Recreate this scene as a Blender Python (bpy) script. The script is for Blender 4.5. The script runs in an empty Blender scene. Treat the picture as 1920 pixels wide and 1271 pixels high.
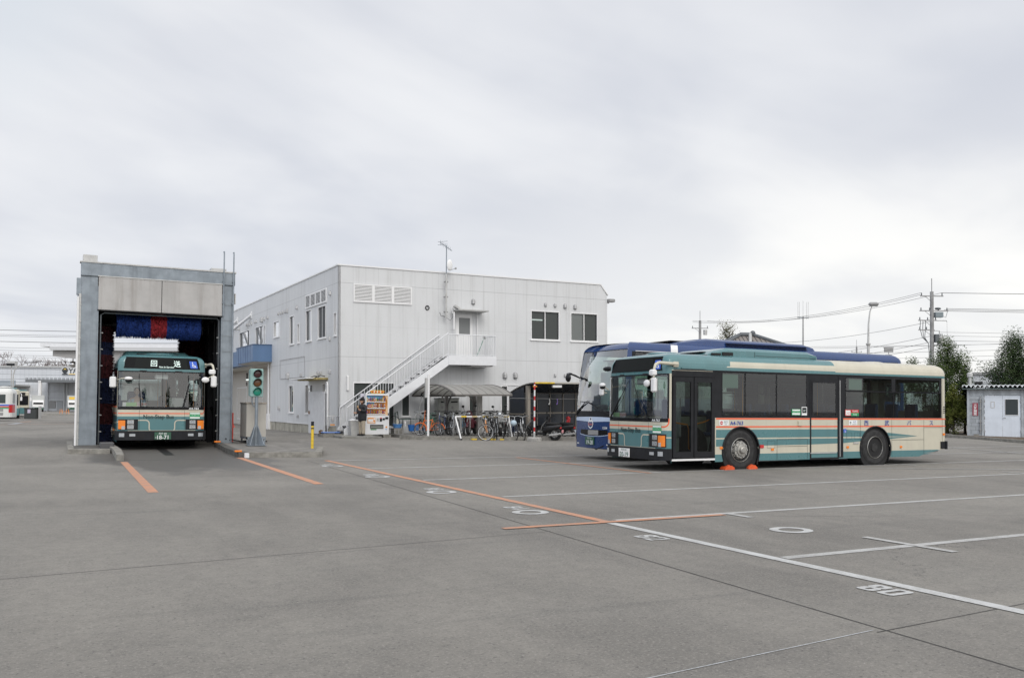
import bpy, math, random
from mathutils import Vector, Matrix
from mathutils.geometry import tessellate_polygon
random.seed(7)
SC = bpy.context.scene
COL = SC.collection
pi = math.pi
def rad(d): return math.radians(d)

# ------------------------------------------------------------------ camera
yaw, pitch, roll = rad(27.4), rad(1.5), math.atan(0.0082)
fwd = Vector((math.sin(yaw)*math.cos(pitch), math.cos(yaw)*math.cos(pitch), math.sin(pitch)))
rgt = Vector((math.cos(yaw), -math.sin(yaw), 0)); upv = rgt.cross(fwd)
Rv = rgt*math.cos(roll)+upv*math.sin(roll); Uv = upv*math.cos(roll)-rgt*math.sin(roll)
cd = bpy.data.cameras.new('camera'); cam = bpy.data.objects.new('camera', cd); COL.objects.link(cam)
cd.sensor_width = 36; cd.lens = 36*1640/1920; cd.clip_start = .1; cd.clip_end = 6000
cd.shift_y = 85.5/1920
M = Matrix((Rv, Uv, -fwd)).transposed().to_4x4(); M.translation = (0, 0, 1.5)
cam.matrix_world = M
SC.camera = cam

# ------------------------------------------------------------------ world and sun
SUN_DIR = Vector((-.14, -.76, .62)).normalized()
w = bpy.data.worlds.new("World"); SC.world = w; w.use_nodes = True
nt = w.node_tree; nt.nodes.clear()
def N(nt, t, **k):
    n = nt.nodes.new(t)
    for a, b in k.items():
        if a.startswith('i_'): n.inputs[a[2:]].default_value = b
        else: setattr(n, a, b)
    return n
def math_n(nt, op, a, b=None, c=None, clamp=False):
    n = nt.nodes.new('ShaderNodeMath'); n.operation = op; n.use_clamp = clamp
    for i, x in enumerate((a, b, c)):
        if x is None: continue
        if isinstance(x, (int, float)): n.inputs[i].default_value = x
        else: nt.links.new(x, n.inputs[i])
    return n.outputs[0]
def mixc(nt, f, a, b, mode='MIX'):
    n = nt.nodes.new('ShaderNodeMix'); n.data_type = 'RGBA'; n.blend_type = mode
    for s, x in ((n.inputs[0], f), (n.inputs[6], a), (n.inputs[7], b)):
        if isinstance(x, (int, float)): s.default_value = x
        elif isinstance(x, tuple): s.default_value = (*x, 1) if len(x) == 3 else x
        else: nt.links.new(x, s)
    return n.outputs[2]
def ramp(nt, x, lo, hi):
    n = nt.nodes.new('ShaderNodeMapRange'); n.interpolation_type = 'SMOOTHSTEP'
    n.inputs[1].default_value = lo; n.inputs[2].default_value = hi
    nt.links.new(x, n.inputs[0]); return n.outputs[0]
tc = N(nt, 'ShaderNodeTexCoord'); sp = N(nt, 'ShaderNodeSeparateXYZ'); nt.links.new(tc.outputs['Generated'], sp.inputs[0])
X_, Y_, Z_ = sp.outputs
zz = math_n(nt, 'ADD', math_n(nt, 'MAXIMUM', Z_, 0.0), .16)
cb = N(nt, 'ShaderNodeCombineXYZ')
# cloud deck seen in perspective, streets running roughly left-low to right-high
ux = math_n(nt, 'DIVIDE', X_, zz); uy = math_n(nt, 'DIVIDE', Y_, zz)
nt.links.new(math_n(nt, 'ADD', math_n(nt, 'MULTIPLY', ux, .62), math_n(nt, 'MULTIPLY', uy, .10)), cb.inputs[0])
nt.links.new(math_n(nt, 'SUBTRACT', math_n(nt, 'MULTIPLY', uy, .80), math_n(nt, 'MULTIPLY', ux, .25)), cb.inputs[1])
n1 = N(nt, 'ShaderNodeTexNoise', i_Scale=.75, i_Detail=5.0, i_Roughness=.48, i_Distortion=.55); nt.links.new(cb.outputs[0], n1.inputs['Vector'])
n2 = N(nt, 'ShaderNodeTexNoise', i_Scale=2.3, i_Detail=4.0, i_Roughness=.5, i_Distortion=.3); nt.links.new(cb.outputs[0], n2.inputs['Vector'])
f = math_n(nt, 'ADD', math_n(nt, 'MULTIPLY', n1.outputs[0], .75), math_n(nt, 'MULTIPLY', n2.outputs[0], .25))
f = ramp(nt, f, .39, .60)
col = mixc(nt, f, (.68, .705, .77), (.895, .905, .93))
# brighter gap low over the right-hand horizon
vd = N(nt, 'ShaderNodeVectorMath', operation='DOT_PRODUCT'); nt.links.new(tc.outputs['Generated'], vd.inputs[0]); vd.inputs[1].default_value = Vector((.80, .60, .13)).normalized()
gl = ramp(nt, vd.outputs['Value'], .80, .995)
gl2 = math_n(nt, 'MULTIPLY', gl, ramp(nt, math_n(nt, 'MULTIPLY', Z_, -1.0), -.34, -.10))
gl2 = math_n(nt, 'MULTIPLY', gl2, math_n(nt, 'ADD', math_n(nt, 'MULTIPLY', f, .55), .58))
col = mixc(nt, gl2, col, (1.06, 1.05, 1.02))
# bluish thin corner at upper left
vl = N(nt, 'ShaderNodeVectorMath', operation='DOT_PRODUCT'); nt.links.new(tc.outputs['Generated'], vl.inputs[0]); vl.inputs[1].default_value = Vector((-.18, .86, .48)).normalized()
col = mixc(nt, math_n(nt, 'MULTIPLY', ramp(nt, vl.outputs['Value'], .955, 1.0), .55), col, (.60, .685, .77))
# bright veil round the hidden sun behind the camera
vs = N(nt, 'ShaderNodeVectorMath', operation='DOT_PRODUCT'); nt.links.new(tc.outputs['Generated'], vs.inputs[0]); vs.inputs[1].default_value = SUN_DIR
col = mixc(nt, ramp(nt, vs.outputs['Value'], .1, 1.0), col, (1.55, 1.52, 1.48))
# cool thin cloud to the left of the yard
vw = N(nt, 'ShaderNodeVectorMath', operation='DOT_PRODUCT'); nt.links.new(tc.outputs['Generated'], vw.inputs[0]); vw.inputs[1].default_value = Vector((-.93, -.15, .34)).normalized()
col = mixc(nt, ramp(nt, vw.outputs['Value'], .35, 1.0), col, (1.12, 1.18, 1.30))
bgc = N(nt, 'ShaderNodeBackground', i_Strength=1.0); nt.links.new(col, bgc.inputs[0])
sky = N(nt, 'ShaderNodeTexSky', sky_type='NISHITA', sun_disc=False, sun_elevation=math.asin(SUN_DIR.z), sun_rotation=math.atan2(SUN_DIR.x, SUN_DIR.y))
bgs = N(nt, 'ShaderNodeBackground', i_Strength=.1); nt.links.new(sky.outputs[0], bgs.inputs[0])
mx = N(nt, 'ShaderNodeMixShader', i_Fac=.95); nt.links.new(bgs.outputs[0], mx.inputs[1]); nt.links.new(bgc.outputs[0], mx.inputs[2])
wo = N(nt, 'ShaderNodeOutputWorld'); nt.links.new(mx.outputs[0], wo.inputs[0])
sl = bpy.data.lights.new('sun', 'SUN'); sl.energy = 1.0; sl.angle = rad(24); sl.color = (1, .97, .93)
so = bpy.data.objects.new('sun', sl); COL.objects.link(so); so.rotation_euler = SUN_DIR.to_track_quat('Z', 'Y').to_euler(); so.location = (0, 0, 60)
SC.view_settings.view_transform = 'Standard'; SC.view_settings.look = 'None'; SC.view_settings.exposure = 0; SC.view_settings.gamma = 1
SC.cycles.use_denoising = True; SC.cycles.max_bounces = 8; SC.cycles.transparent_max_bounces = 16
SC.cycles.caustics_reflective = False; SC.cycles.caustics_refractive = False

# ------------------------------------------------------------------ terrain height
def sst(a, b, x):
    t = min(1, max(0, (x-a)/(b-a))); return t*t*(3-2*t)
def gz(X, Y):
    return .18*sst(25.5, 30, Y)*sst(-8, -1, X)*(1-.5*sst(13, 22, X))*(1-sst(60, 90, Y))

# ------------------------------------------------------------------ materials
MATS = {}
def mat(name, col, rough=.5, metal=0., var=0., vs=4., bump=0., bs=60., emis=0., streak=0., dirt=None, coat=0., spec=.5):
    if name in MATS: return MATS[name]
    m = bpy.data.materials.new(name); m.use_nodes = True; t = m.node_tree
    b = t.nodes['Principled BSDF']; b.inputs['Roughness'].default_value = rough; b.inputs['Metallic'].default_value = metal; b.inputs['Specular IOR Level'].default_value = spec
    c = tuple(col)
    b.inputs['Base Color'].default_value = (*c, 1)
    if coat: b.inputs['Coat Weight'].default_value = coat; b.inputs['Coat Roughness'].default_value = .08
    co = N(t, 'ShaderNodeTexCoord')
    cur = None
    if var:
        n = N(t, 'ShaderNodeTexNoise', i_Scale=vs, i_Detail=5.0, i_Roughness=.6); t.links.new(co.outputs['Object'], n.inputs['Vector'])
        fz = ramp(t, n.outputs[0], .3, .7)
        cur = mixc(t, fz, tuple(x*(1-var) for x in c), tuple(min(1, x*(1+var*.6)) for x in c))
        r = math_n(t, 'ADD', math_n(t, 'MULTIPLY', fz, -.12), rough+.06, clamp=True); t.links.new(r, b.inputs['Roughness'])
    if streak:
        mp = N(t, 'ShaderNodeMapping'); mp.inputs['Scale'].default_value = (3.2, 3.2, .22); t.links.new(co.outputs['Object'], mp.inputs[0])
        n = N(t, 'ShaderNodeTexNoise', i_Scale=1.3, i_Detail=4.0, i_Roughness=.65); t.links.new(mp.outputs[0], n.inputs['Vector'])
        fz = math_n(t, 'MULTIPLY', ramp(t, n.outputs[0], .47, .78), streak)
        cur = mixc(t, fz, cur if cur is not None else c, dirt or tuple(x*.45 for x in c))
    if cur is not None: t.links.new(cur, b.inputs['Base Color'])
    if bump:
        n = N(t, 'ShaderNodeTexNoise', i_Scale=bs, i_Detail=3.0); t.links.new(co.outputs['Object'], n.inputs['Vector'])
        bm = N(t, 'ShaderNodeBump', i_Strength=bump, i_Distance=.02); t.links.new(n.outputs[0], bm.inputs['Height']); t.links.new(bm.outputs[0], b.inputs['Normal'])
    if emis:
        b.inputs['Emission Color'].default_value = (*c, 1); b.inputs['Emission Strength'].default_value = emis
    MATS[name] = m; return m
def glass(name, tint, refl=1.0, rough=.02, ior=1.5, mult=1.0):
    if name in MATS: return MATS[name]
    m = bpy.data.materials.new(name); m.use_nodes = True; t = m.node_tree; t.nodes.clear()
    tr = N(t, 'ShaderNodeBsdfTransparent'); tr.inputs[0].default_value = (*tint, 1)
    gl = N(t, 'ShaderNodeBsdfGlossy', i_Roughness=rough); gl.inputs[0].default_value = (refl, refl, refl, 1)
    fr = N(t, 'ShaderNodeFresnel', i_IOR=ior); mx = N(t, 'ShaderNodeMixShader')
    fm = math_n(t, 'MULTIPLY', fr.outputs[0], 1.15*mult, clamp=True)
    t.links.new(fm, mx.inputs[0]); t.links.new(tr.outputs[0], mx.inputs[1]); t.links.new(gl.outputs[0], mx.inputs[2])
    o = N(t, 'ShaderNodeOutputMaterial'); t.links.new(mx.outputs[0], o.inputs[0]); MATS[name] = m; return m
teal = mat('teal paint', (.085, .205, .22), .30, var=.05, vs=2, streak=.22, dirt=(.07, .13, .13), coat=.5)
cream = mat('cream paint', (.56, .53, .43), .35, var=.05, vs=2, streak=.28, dirt=(.36, .33, .26), coat=.25)
orange = mat('orange stripe', (.80, .13, .05), .4)
black = mat('black trim', (.017, .018, .021), .5, var=.2, spec=.22)
blackg = mat('gloss black', (.010, .011, .013), .15, spec=.25)
rubber = mat('rubber', (.028, .028, .029), .8, var=.35, vs=9)
dark = mat('dark underbody', (.012, .012, .013), .8)
white = mat('white paint', (.74, .75, .77), .4, var=.05)
whitep = mat('white plastic', (.78, .78, .78), .35)
grey = mat('grey plastic', (.30, .30, .30), .5, var=.1)
lgrey = mat('light grey metal', (.50, .50, .49), .42, metal=.25, var=.12, vs=6)
steel = mat('galvanised steel', (.25, .285, .32), .5, metal=.45, var=.16, vs=3, streak=.45)
chrome = mat('chrome', (.7, .7, .7), .12, metal=1.)
alum = mat('aluminium rim', (.42, .41, .38), .42, metal=.55, var=.22, vs=10)
concrete = mat('concrete', (.26, .25, .225), .9, var=.3, vs=5, bump=.5, bs=40, streak=.3)
amber = mat('amber lens', (.85, .24, .03), .2)
redm = mat('red paint', (.55, .03, .03), .35)
lens = mat('clear lens', (.62, .66, .70), .08, metal=.55)
rednum = mat('signal red', (.62, .05, .05), .4)
green = mat('green sticker', (.03, .33, .13), .4)
blue = mat('blue sticker', (.02, .10, .55), .4)
navy = mat('navy letters', (.03, .06, .32), .5)
cobalt = mat('coach blue', (.014, .046, .155), .25, var=.06, vs=2, coat=.2)
coachsil = mat('coach silver', (.50, .60, .76), .3)
yellow = mat('yellow paint', (.72, .50, .04), .5, var=.2, vs=12)
blkl = mat('black letters', (.02, .05, .05), .5)
whl = mat('white letters', (.8, .82, .82), .5)
seatm = mat('seat fabric', (.03, .06, .16), .9)
orail = mat('orange handrail', (.85, .28, .02), .4)
inner = mat('bus interior grey', (.35, .36, .35), .7)
screenw = mat('lit sign white', (.70, .85, .80), .5, emis=.45)
screenb = mat('lit sign blue', (.03, .10, .8), .5, emis=.6)
screenr = mat('lit sign pink', (.85, .25, .25), .5, emis=.5)
gwind = glass('windscreen glass', (.84, .90, .89), mult=2.2)
gside = glass('side window glass', (.50, .60, .55), 1.0, mult=1.4)
gdoor = glass('door glass', (.42, .48, .46), .45)
gcoach = glass('coach glass', (.72, .82, .80), ior=1.6, mult=3.0)

# ------------------------------------------------------------------ mesh builder
class MB:
    def __init__(s): s.v = []; s.f = []; s.mi = []; s.sm = []; s.mats = []
    def k(s, m):
        if m not in s.mats: s.mats.append(m)
        return s.mats.index(m)
    def add(s, vs, fs, m, smooth=False, T=None):
        o = len(s.v); kk = s.k(m)
        s.v += [tuple(T @ Vector(p)) if T else tuple(p) for p in vs]
        for q in fs: s.f.append([i+o for i in q]); s.mi.append(kk); s.sm.append(smooth)
    def box(s, a, b, m, T=None, bev=0):
        x0, y0, z0 = [min(p, q) for p, q in zip(a, b)]; x1, y1, z1 = [max(p, q) for p, q in zip(a, b)]
        if not bev:
            vs = [(x0,y0,z0),(x1,y0,z0),(x1,y1,z0),(x0,y1,z0),(x0,y0,z1),(x1,y0,z1),(x1,y1,z1),(x0,y1,z1)]
            s.add(vs, [(0,3,2,1),(4,5,6,7),(0,1,5,4),(1,2,6,5),(2,3,7,6),(3,0,4,7)], m, T=T); return
        bb = min(bev, (x1-x0)*.49, (y1-y0)*.49, (z1-z0)*.49)
        # chamfered box: profile rings
        rings = []
        for z, d in ((z0, bb), (z0+bb, 0), (z1-bb, 0), (z1, bb)):
            X0, X1, Y0, Y1 = x0+d, x1-d, y0+d, y1-d
            c = bb
            rings.append([(X0+c,Y0,z),(X1-c,Y0,z),(X1,Y0+c,z),(X1,Y1-c,z),(X1-c,Y1,z),(X0+c,Y1,z),(X0,Y1-c,z),(X0,Y0+c,z)])
        vs = [p for r in rings for p in r]; fs = [tuple(range(7,-1,-1)), tuple(range(24,32))]
        for r in range(3):
            for i in range(8): j = (i+1) % 8; fs.append((r*8+i, r*8+j, r*8+8+j, r*8+8+i))
        s.add(vs, fs, m, T=T)
    def tube(s, pts, r, m, n=8, closed=False, caps=True, T=None, smooth=True):
        pts = [Vector(p) for p in pts]; L = len(pts)
        rs = r if isinstance(r, (list, tuple)) else [r]*L
        vs = []; prev = None
        for i, p in enumerate(pts):
            if closed: d = pts[(i+1) % L]-pts[i-1]
            else: d = (pts[min(i+1, L-1)]-pts[max(i-1, 0)])
            d = d.normalized() if d.length > 1e-9 else Vector((0,0,1))
            if prev is None:
                a = Vector((0,0,1)) if abs(d.z) < .9 else Vector((1,0,0)); u = d.cross(a).normalized()
            else:
                u = (prev - d*prev.dot(d)); u = u.normalized() if u.length > 1e-6 else d.orthogonal().normalized()
            prev = u; q = d.cross(u)
            for k in range(n):
                a = 2*pi*k/n; vs.append(p+(u*math.cos(a)+q*math.sin(a))*rs[i])
        fs = []
        for i in range(L if closed else L-1):
            j = (i+1) % L
            for k in range(n): k2 = (k+1) % n; fs.append((i*n+k, i*n+k2, j*n+k2, j*n+k))
        s.add(vs, fs, m, smooth, T)
        if caps and not closed:
            s.add([vs[k] for k in range(n)], [tuple(range(n-1,-1,-1))], m, False, T); s.add([vs[(L-1)*n+k] for k in range(n)], [tuple(range(n))], m, False, T)
    def cyl(s, a, b, r, m, n=16, r2=None, T=None): s.tube([a, b], [r, r if r2 is None else r2], m, n, T=T)
    def lathe(s, prof, m, n=24, T=None, smooth=True, mats=None):
        # prof: list of (radius, height) about local Z
        for i in range(len(prof)-1):
            (r0, z0), (r1, z1) = prof[i], prof[i+1]
            vs = [(r0*math.cos(2*pi*k/n), r0*math.sin(2*pi*k/n), z0) for k in range(n)]+[(r1*math.cos(2*pi*k/n), r1*math.sin(2*pi*k/n), z1) for k in range(n)]
            s.add(vs, [(k, (k+1) % n, n+(k+1) % n, n+k) for k in range(n)], mats[i] if mats else m, smooth, T)
    def ball(s, c, r, m, sc=(1,1,1), n=12, T=None):
        vs = []; rows = max(4, n//2)
        for i in range(rows+1):
            a = pi*i/rows
            for k in range(n):
                b = 2*pi*k/n; vs.append((c[0]+r*sc[0]*math.sin(a)*math.cos(b), c[1]+r*sc[1]*math.sin(a)*math.sin(b), c[2]+r*sc[2]*math.cos(a)))
        s.add(vs, [(i*n+k, (i+1)*n+k, (i+1)*n+(k+1) % n, i*n+(k+1) % n) for i in range(rows) for k in range(n)], m, True, T)
    def poly(s, loops, m, fn=None, smooth=False, T=None):
        # loops: outline plus holes in 2D; fn maps (u,v)->3D
        L3 = [[Vector((p[0], p[1], 0)) for p in l] for l in loops]
        tri = tessellate_polygon(L3); flat = [p for l in loops for p in l]
        fs = []
        for t in tri:
            a, b, c = [flat[i] for i in t]
            ar = (b[0]-a[0])*(c[1]-a[1])-(b[1]-a[1])*(c[0]-a[0])
            fs.append(t if ar > 0 else (t[0], t[2], t[1]))
        s.add([fn(*p) for p in flat] if fn else [(p[0], p[1], 0) for p in flat], fs, m, smooth, T)
    def plate(s, loops, m, fn, th, rim=None, back=True, T=None):
        # fn(u,v,w): w is depth
        s.poly(loops, m, lambda u, v: fn(u, v, 0), T=T)
        if back: s.poly(loops, m, lambda u, v: fn(u, v, th), T=T)
        for l in loops:
            n = len(l)
            for i in range(n):
                a, b = l[i], l[(i+1) % n]
                s.add([fn(*a, 0), fn(*b, 0), fn(*b, th), fn(*a, th)], [(0,1,2,3)], rim or m, T=T)
    def text(s, body, size, m, fn, align='CENTER', bold=0., sx=1.):
        V, F = text_geo(body, align, bold)
        s.add([fn(x*size*sx, y*size) for x, y in V], F, m)
    def build(s, name, parent=None, loc=None, rot=None, mats=None):
        me = bpy.data.meshes.new(name); me.from_pydata(s.v, [], s.f)
        for m in s.mats: me.materials.append(m)
        me.polygons.foreach_set('material_index', s.mi); me.polygons.foreach_set('use_smooth', s.sm); me.update()
        o = bpy.data.objects.new(name, me); COL.objects.link(o)
        if parent: o.parent = parent
        if loc: o.location = loc
        if rot: o.rotation_euler = rot
        return o
_TG = {}
def text_geo(body, align, bold):
    key = (body, align, bold)
    if key not in _TG:
        cu = bpy.data.curves.new('t', 'FONT'); cu.body = body; cu.align_x = align; cu.align_y = 'BOTTOM_BASELINE'; cu.resolution_u = 3; cu.offset = min(.03, bold*1.6)
        ob = bpy.data.objects.new('t', cu); COL.objects.link(ob); bpy.context.view_layer.update()
        me = bpy.data.meshes.new_from_object(ob.evaluated_get(bpy.context.evaluated_depsgraph_get()))
        V = [(v.co.x, v.co.y) for v in me.vertices]; F = [tuple(p.vertices) for p in me.polygons]
        bpy.data.objects.remove(ob); bpy.data.meshes.remove(me); bpy.data.curves.remove(cu); _TG[key] = (V, F)
    return _TG[key]
def tag(o, label=None, cat=None, group=None, kind=None):
    if label: o['label'] = label
    if cat: o['category'] = cat
    if group: o['group'] = group
    if kind: o['kind'] = kind
    return o
def thing(name, label, cat, loc=(0,0,0), rotz=0, group=None, rot=None):
    o = bpy.data.objects.new(name, None); COL.objects.link(o); o.empty_display_size = .2
    o.location = loc; o.rotation_euler = rot or (0, 0, rotz); return tag(o, label, cat, group)
def struct(mb, name, **k): return tag(mb.build(name, **k), kind='structure')
def dup(root, loc, rotz, label=None, group=None):
    r = root.copy(); COL.objects.link(r); r.location = loc; r.rotation_euler = (0, 0, rotz)
    if label: r['label'] = label
    if group: r['group'] = group
    def rec(src, dst):
        for c in list(src.children):
            d = c.copy(); COL.objects.link(d); d.parent = dst; rec(c, d)
    rec(root, r); return r
def XF(loc=(0,0,0), rz=0, rx=0, ry=0): return Matrix.Translation(loc) @ Matrix.Rotation(rz, 4, 'Z') @ Matrix.Rotation(ry, 4, 'Y') @ Matrix.Rotation(rx, 4, 'X')
def arc(c, r, a0, a1, n): return [(c[0]+r*math.cos(rad(a0+(a1-a0)*i/n)), c[1]+r*math.sin(rad(a0+(a1-a0)*i/n))) for i in range(n+1)]
def rrect(x0, y0, x1, y1, r, n=4):
    p = []
    for cx, cy, a in ((x1-r, y0+r, -90), (x1-r, y1-r, 0), (x0+r, y1-r, 90), (x0+r, y0+r, 180)): p += arc((cx, cy), r, a, a+90, n)
    return p
def rect(x0, y0, x1, y1): return [(x0,y0),(x1,y0),(x1,y1),(x0,y1)]
# ------------------------------------------------------------------ ground
def axis(lo, hi, fine_lo, fine_hi, step):
    out = []; x = fine_lo
    while x <= fine_hi: out.append(x); x += step
    e = step*2; x = fine_hi
    while x < hi: x += e; e *= 1.5; out.append(min(x, hi))
    e = step*2; x = fine_lo; pre = []
    while x > lo: x -= e; e *= 1.5; pre.append(max(x, lo))
    return sorted(set(pre+out))
gx = axis(-3000, 3000, -10, 30, 1.0); gy = axis(-400, 4000, -4, 100, .75)
mg = bpy.data.materials.new('worn asphalt'); mg.use_nodes = True; t = mg.node_tree; b = t.nodes['Principled BSDF']
ge = N(t, 'ShaderNodeNewGeometry'); P_ = ge.outputs['Position']
def noise(t, vec, sc, det=5., ro=.55, stretch=None, rotz=0, dist=0.):
    if stretch:
        mp = N(t, 'ShaderNodeMapping'); mp.inputs['Scale'].default_value = stretch; mp.inputs['Rotation'].default_value = (0, 0, rotz); t.links.new(vec, mp.inputs[0]); vec = mp.outputs[0]
    n = N(t, 'ShaderNodeTexNoise', i_Scale=sc, i_Detail=det, i_Roughness=ro, i_Distortion=dist); t.links.new(vec, n.inputs['Vector']); return n.outputs[0]
big = ramp(t, noise(t, P_, .16, 4, dist=.6), .32, .68)
c0 = mixc(t, big, (.170, .161, .147), (.262, .249, .225))
med = ramp(t, noise(t, P_, 1.1, 6, .65, (1, .35, 1), .5), .36, .68)
c0 = mixc(t, math_n(t, 'MULTIPLY', med, .55), c0, (.285, .268, .240))
st = ramp(t, noise(t, P_, .8, 5, .6, (.22, 2.6, 1), .28, .4), .55, .80)
c0 = mixc(t, math_n(t, 'MULTIPLY', st, .48), c0, (.105, .104, .102))
mot = ramp(t, noise(t, P_, 7, 6, .7), .38, .66); c0 = mixc(t, math_n(t, 'MULTIPLY', mot, .28), c0, (.120, .117, .111))
fine = noise(t, P_, 42, 4, .85); c0 = mixc(t, ramp(t, fine, .50, .68), c0, mixc(t, .75, c0, (.38, .36, .33)))
fn2 = noise(t, P_, 30, 4, .8); c0 = mixc(t, ramp(t, fn2, .55, .68), c0, mixc(t, .7, c0, (.05, .05, .05)))
# small dark spots (drips, gum)
vo = N(t, 'ShaderNodeTexVoronoi', i_Scale=.55); t.links.new(P_, vo.inputs['Vector'])
spot = math_n(t, 'LESS_THAN', vo.outputs['Distance'], .022); c0 = mixc(t, math_n(t, 'MULTIPLY', spot, .7), c0, (.06, .06, .06))
# wet run-off in front of and under the bus wash
sx = N(t, 'ShaderNodeSeparateXYZ'); t.links.new(P_, sx.inputs[0])
dx = math_n(t, 'DIVIDE', math_n(t, 'SUBTRACT', sx.outputs[0], 3.0), 2.5); dy = math_n(t, 'DIVIDE', math_n(t, 'SUBTRACT', sx.outputs[1], 27.2), 7.0)
dd = math_n(t, 'ADD', math_n(t, 'MULTIPLY', dx, dx), math_n(t, 'MULTIPLY', dy, dy))
dd = math_n(t, 'ADD', dd, math_n(t, 'MULTIPLY', math_n(t, 'SUBTRACT', noise(t, P_, .7, 5, .6, (1, .35, 1)), .5), 2.6))
wet = math_n(t, 'SUBTRACT', 1.0, ramp(t, dd, .65, 1.15)); c0 = mixc(t, math_n(t, 'MULTIPLY', wet, .75), c0, (.095, .092, .088))
# oil drips in the parking bays and tyre-worn tracks
vb = N(t, 'ShaderNodeTexVoronoi', i_Scale=.16); t.links.new(P_, vb.inputs['Vector'])
oil = math_n(t, 'MULTIPLY', math_n(t, 'SUBTRACT', 1.0, ramp(t, math_n(t, 'ADD', vb.outputs['Distance'], math_n(t, 'MULTIPLY', med, .06)), .03, .15)), .6)
c0 = mixc(t, oil, c0, (.10, .10, .097))
# hairline cracks
vc = N(t, 'ShaderNodeTexVoronoi', feature='DISTANCE_TO_EDGE', i_Scale=.11)
dv = N(t, 'ShaderNodeVectorMath', operation='ADD'); nv = N(t, 'ShaderNodeTexNoise', i_Scale=.9, i_Detail=6.0, i_Roughness=.7); t.links.new(P_, nv.inputs['Vector'])
sv = N(t, 'ShaderNodeVectorMath', operation='SCALE'); sv.inputs['Scale'].default_value = 1.6; t.links.new(nv.outputs['Color'], sv.inputs[0]); t.links.new(P_, dv.inputs[0]); t.links.new(sv.outputs[0], dv.inputs[1]); t.links.new(dv.outputs[0], vc.inputs['Vector'])
ck = math_n(t, 'MULTIPLY', math_n(t, 'LESS_THAN', vc.outputs['Distance'], .0011), math_n(t, 'MULTIPLY', ramp(t, noise(t, P_, .13, 2), .50, .62), .6)); c0 = mixc(t, ck, c0, (.07, .07, .068))
t.links.new(c0, b.inputs['Base Color'])
t.links.new(math_n(t, 'SUBTRACT', .88, math_n(t, 'MULTIPLY', wet, .42)), b.inputs['Roughness'])
b.inputs['Specular IOR Level'].default_value = .35
bm = N(t, 'ShaderNodeBump', i_Strength=.7, i_Distance=.015); t.links.new(fine, bm.inputs['Height']); t.links.new(bm.outputs[0], b.inputs['Normal'])
g = MB(); vs = [(x, y, gz(x, y)) for y in gy for x in gx]; nx = len(gx)
g.add(vs, [(j*nx+i, j*nx+i+1, (j+1)*nx+i+1, (j+1)*nx+i) for j in range(len(gy)-1) for i in range(nx-1)], mg, True)
struct(g, 'ground')
def paint(name, c, wear=.45):
    m = bpy.data.materials.new(name); m.use_nodes = True; t = m.node_tree; b = t.nodes['Principled BSDF']; b.inputs['Roughness'].default_value = .75
    ge = N(t, 'ShaderNodeNewGeometry'); n = noise(t, ge.outputs['Position'], 3.5, 6, .75); n2 = noise(t, ge.outputs['Position'], 55, 3, .7)
    ff = math_n(t, 'MULTIPLY', ramp(t, math_n(t, 'ADD', math_n(t, 'MULTIPLY', n, .6), math_n(t, 'MULTIPLY', n2, .4)), .44, .60), wear)
    t.links.new(mixc(t, ff, c, (.24, .235, .22)), b.inputs['Base Color']); return m
pw = paint('worn white road paint', (.46, .46, .45), .62); po = paint('worn orange road paint', (.55, .26, .15), .55); pw2 = paint('fresh white road paint', (.52, .525, .52), .45)
pch = paint('chalk line', (.50, .52, .54), .8); pseam = mat('pavement seam', (.065, .063, .06), .9, var=.4, vs=3)
def strip(name, p0, p1, wd, m, dz=.004, end=None):
    p0, p1 = Vector((*p0, 0)), Vector((*p1, 0)); d = (p1-p0).normalized(); q = Vector((-d.y, d.x, 0))*wd/2
    L = (p1-p0).length; n = max(1, int(L/1.5)); mb = MB(); vs = []
    for i in range(n+1):
        c = p0+d*(L*i/n)
        for sgn in (-1, 1): e = c+q*sgn; vs.append((e.x, e.y, gz(e.x, e.y)+dz))
    mb.add(vs, [(2*i, 2*i+2, 2*i+3, 2*i+1) for i in range(n)], m); return struct(mb, name)
# dividing lines of the bays (run along X), and the head line (runs along Y)
for y in (9.81, 13.15, 16.78, 20.36, 23.66): strip('white_bay_line', (6.66, y), (44, y), .13, pw)
strip('white_bay_line', (6.55, 6.63), (44, 6.63), .13, pw); strip('white_bay_line', (6.55, 3.3), (44, 3.3), .13, pw); strip('white_bay_line', (6.55, -.05), (44, -.05), .13, pw)
strip('white_head_line', (6.44, 9.58), (6.44, -8), .14, pw2, .006)
strip('orange_head_line', (6.58, 23.75), (6.46, 9.72), .15, po, .006)
strip('orange_cross_line', (4.91, 9.68), (8.42, 9.68), .13, po, .009)
strip('orange_stop_line', (12.25, 23.3), (12.25, 16.6), .12, po, .008)
strip('orange_guide_line', (1.545, 24.9), (1.47, 16.1), .17, po); strip('orange_guide_line', (4.63, 25.85), (4.48, 16.65), .18, po)
strip('white_tick_line', (8.57, 9.74), (8.57, 9.28), .12, pw, .008); strip('white_tick_line', (8.5, 7.3), (8.5, 6.12), .11, pw, .008)
for y in (3.3,): strip('white_tick_line', (8.5, 3.9), (8.5, 2.8), .11, pw, .008)
for y in (13.15, 16.78, 20.36): strip('white_tick_line', (20.9, y-.6), (20.9, y+.6), .11, pw, .008)
strip('white_diagonal_line', (18.3, 16.2), (25.5, 12.2), .12, pw, .008)
strip('white_head_line', (33, 24.5), (26.5, 10.5), .12, pw, .012)
strip('pavement_seam', (6.10, 24.0), (4.75, -1.5), .014, pseam, .003); strip('pavement_seam', (-16, 7.05), (5.35, 9.27), .012, mat('faint seam', (.135, .13, .125), .9), .003)
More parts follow.
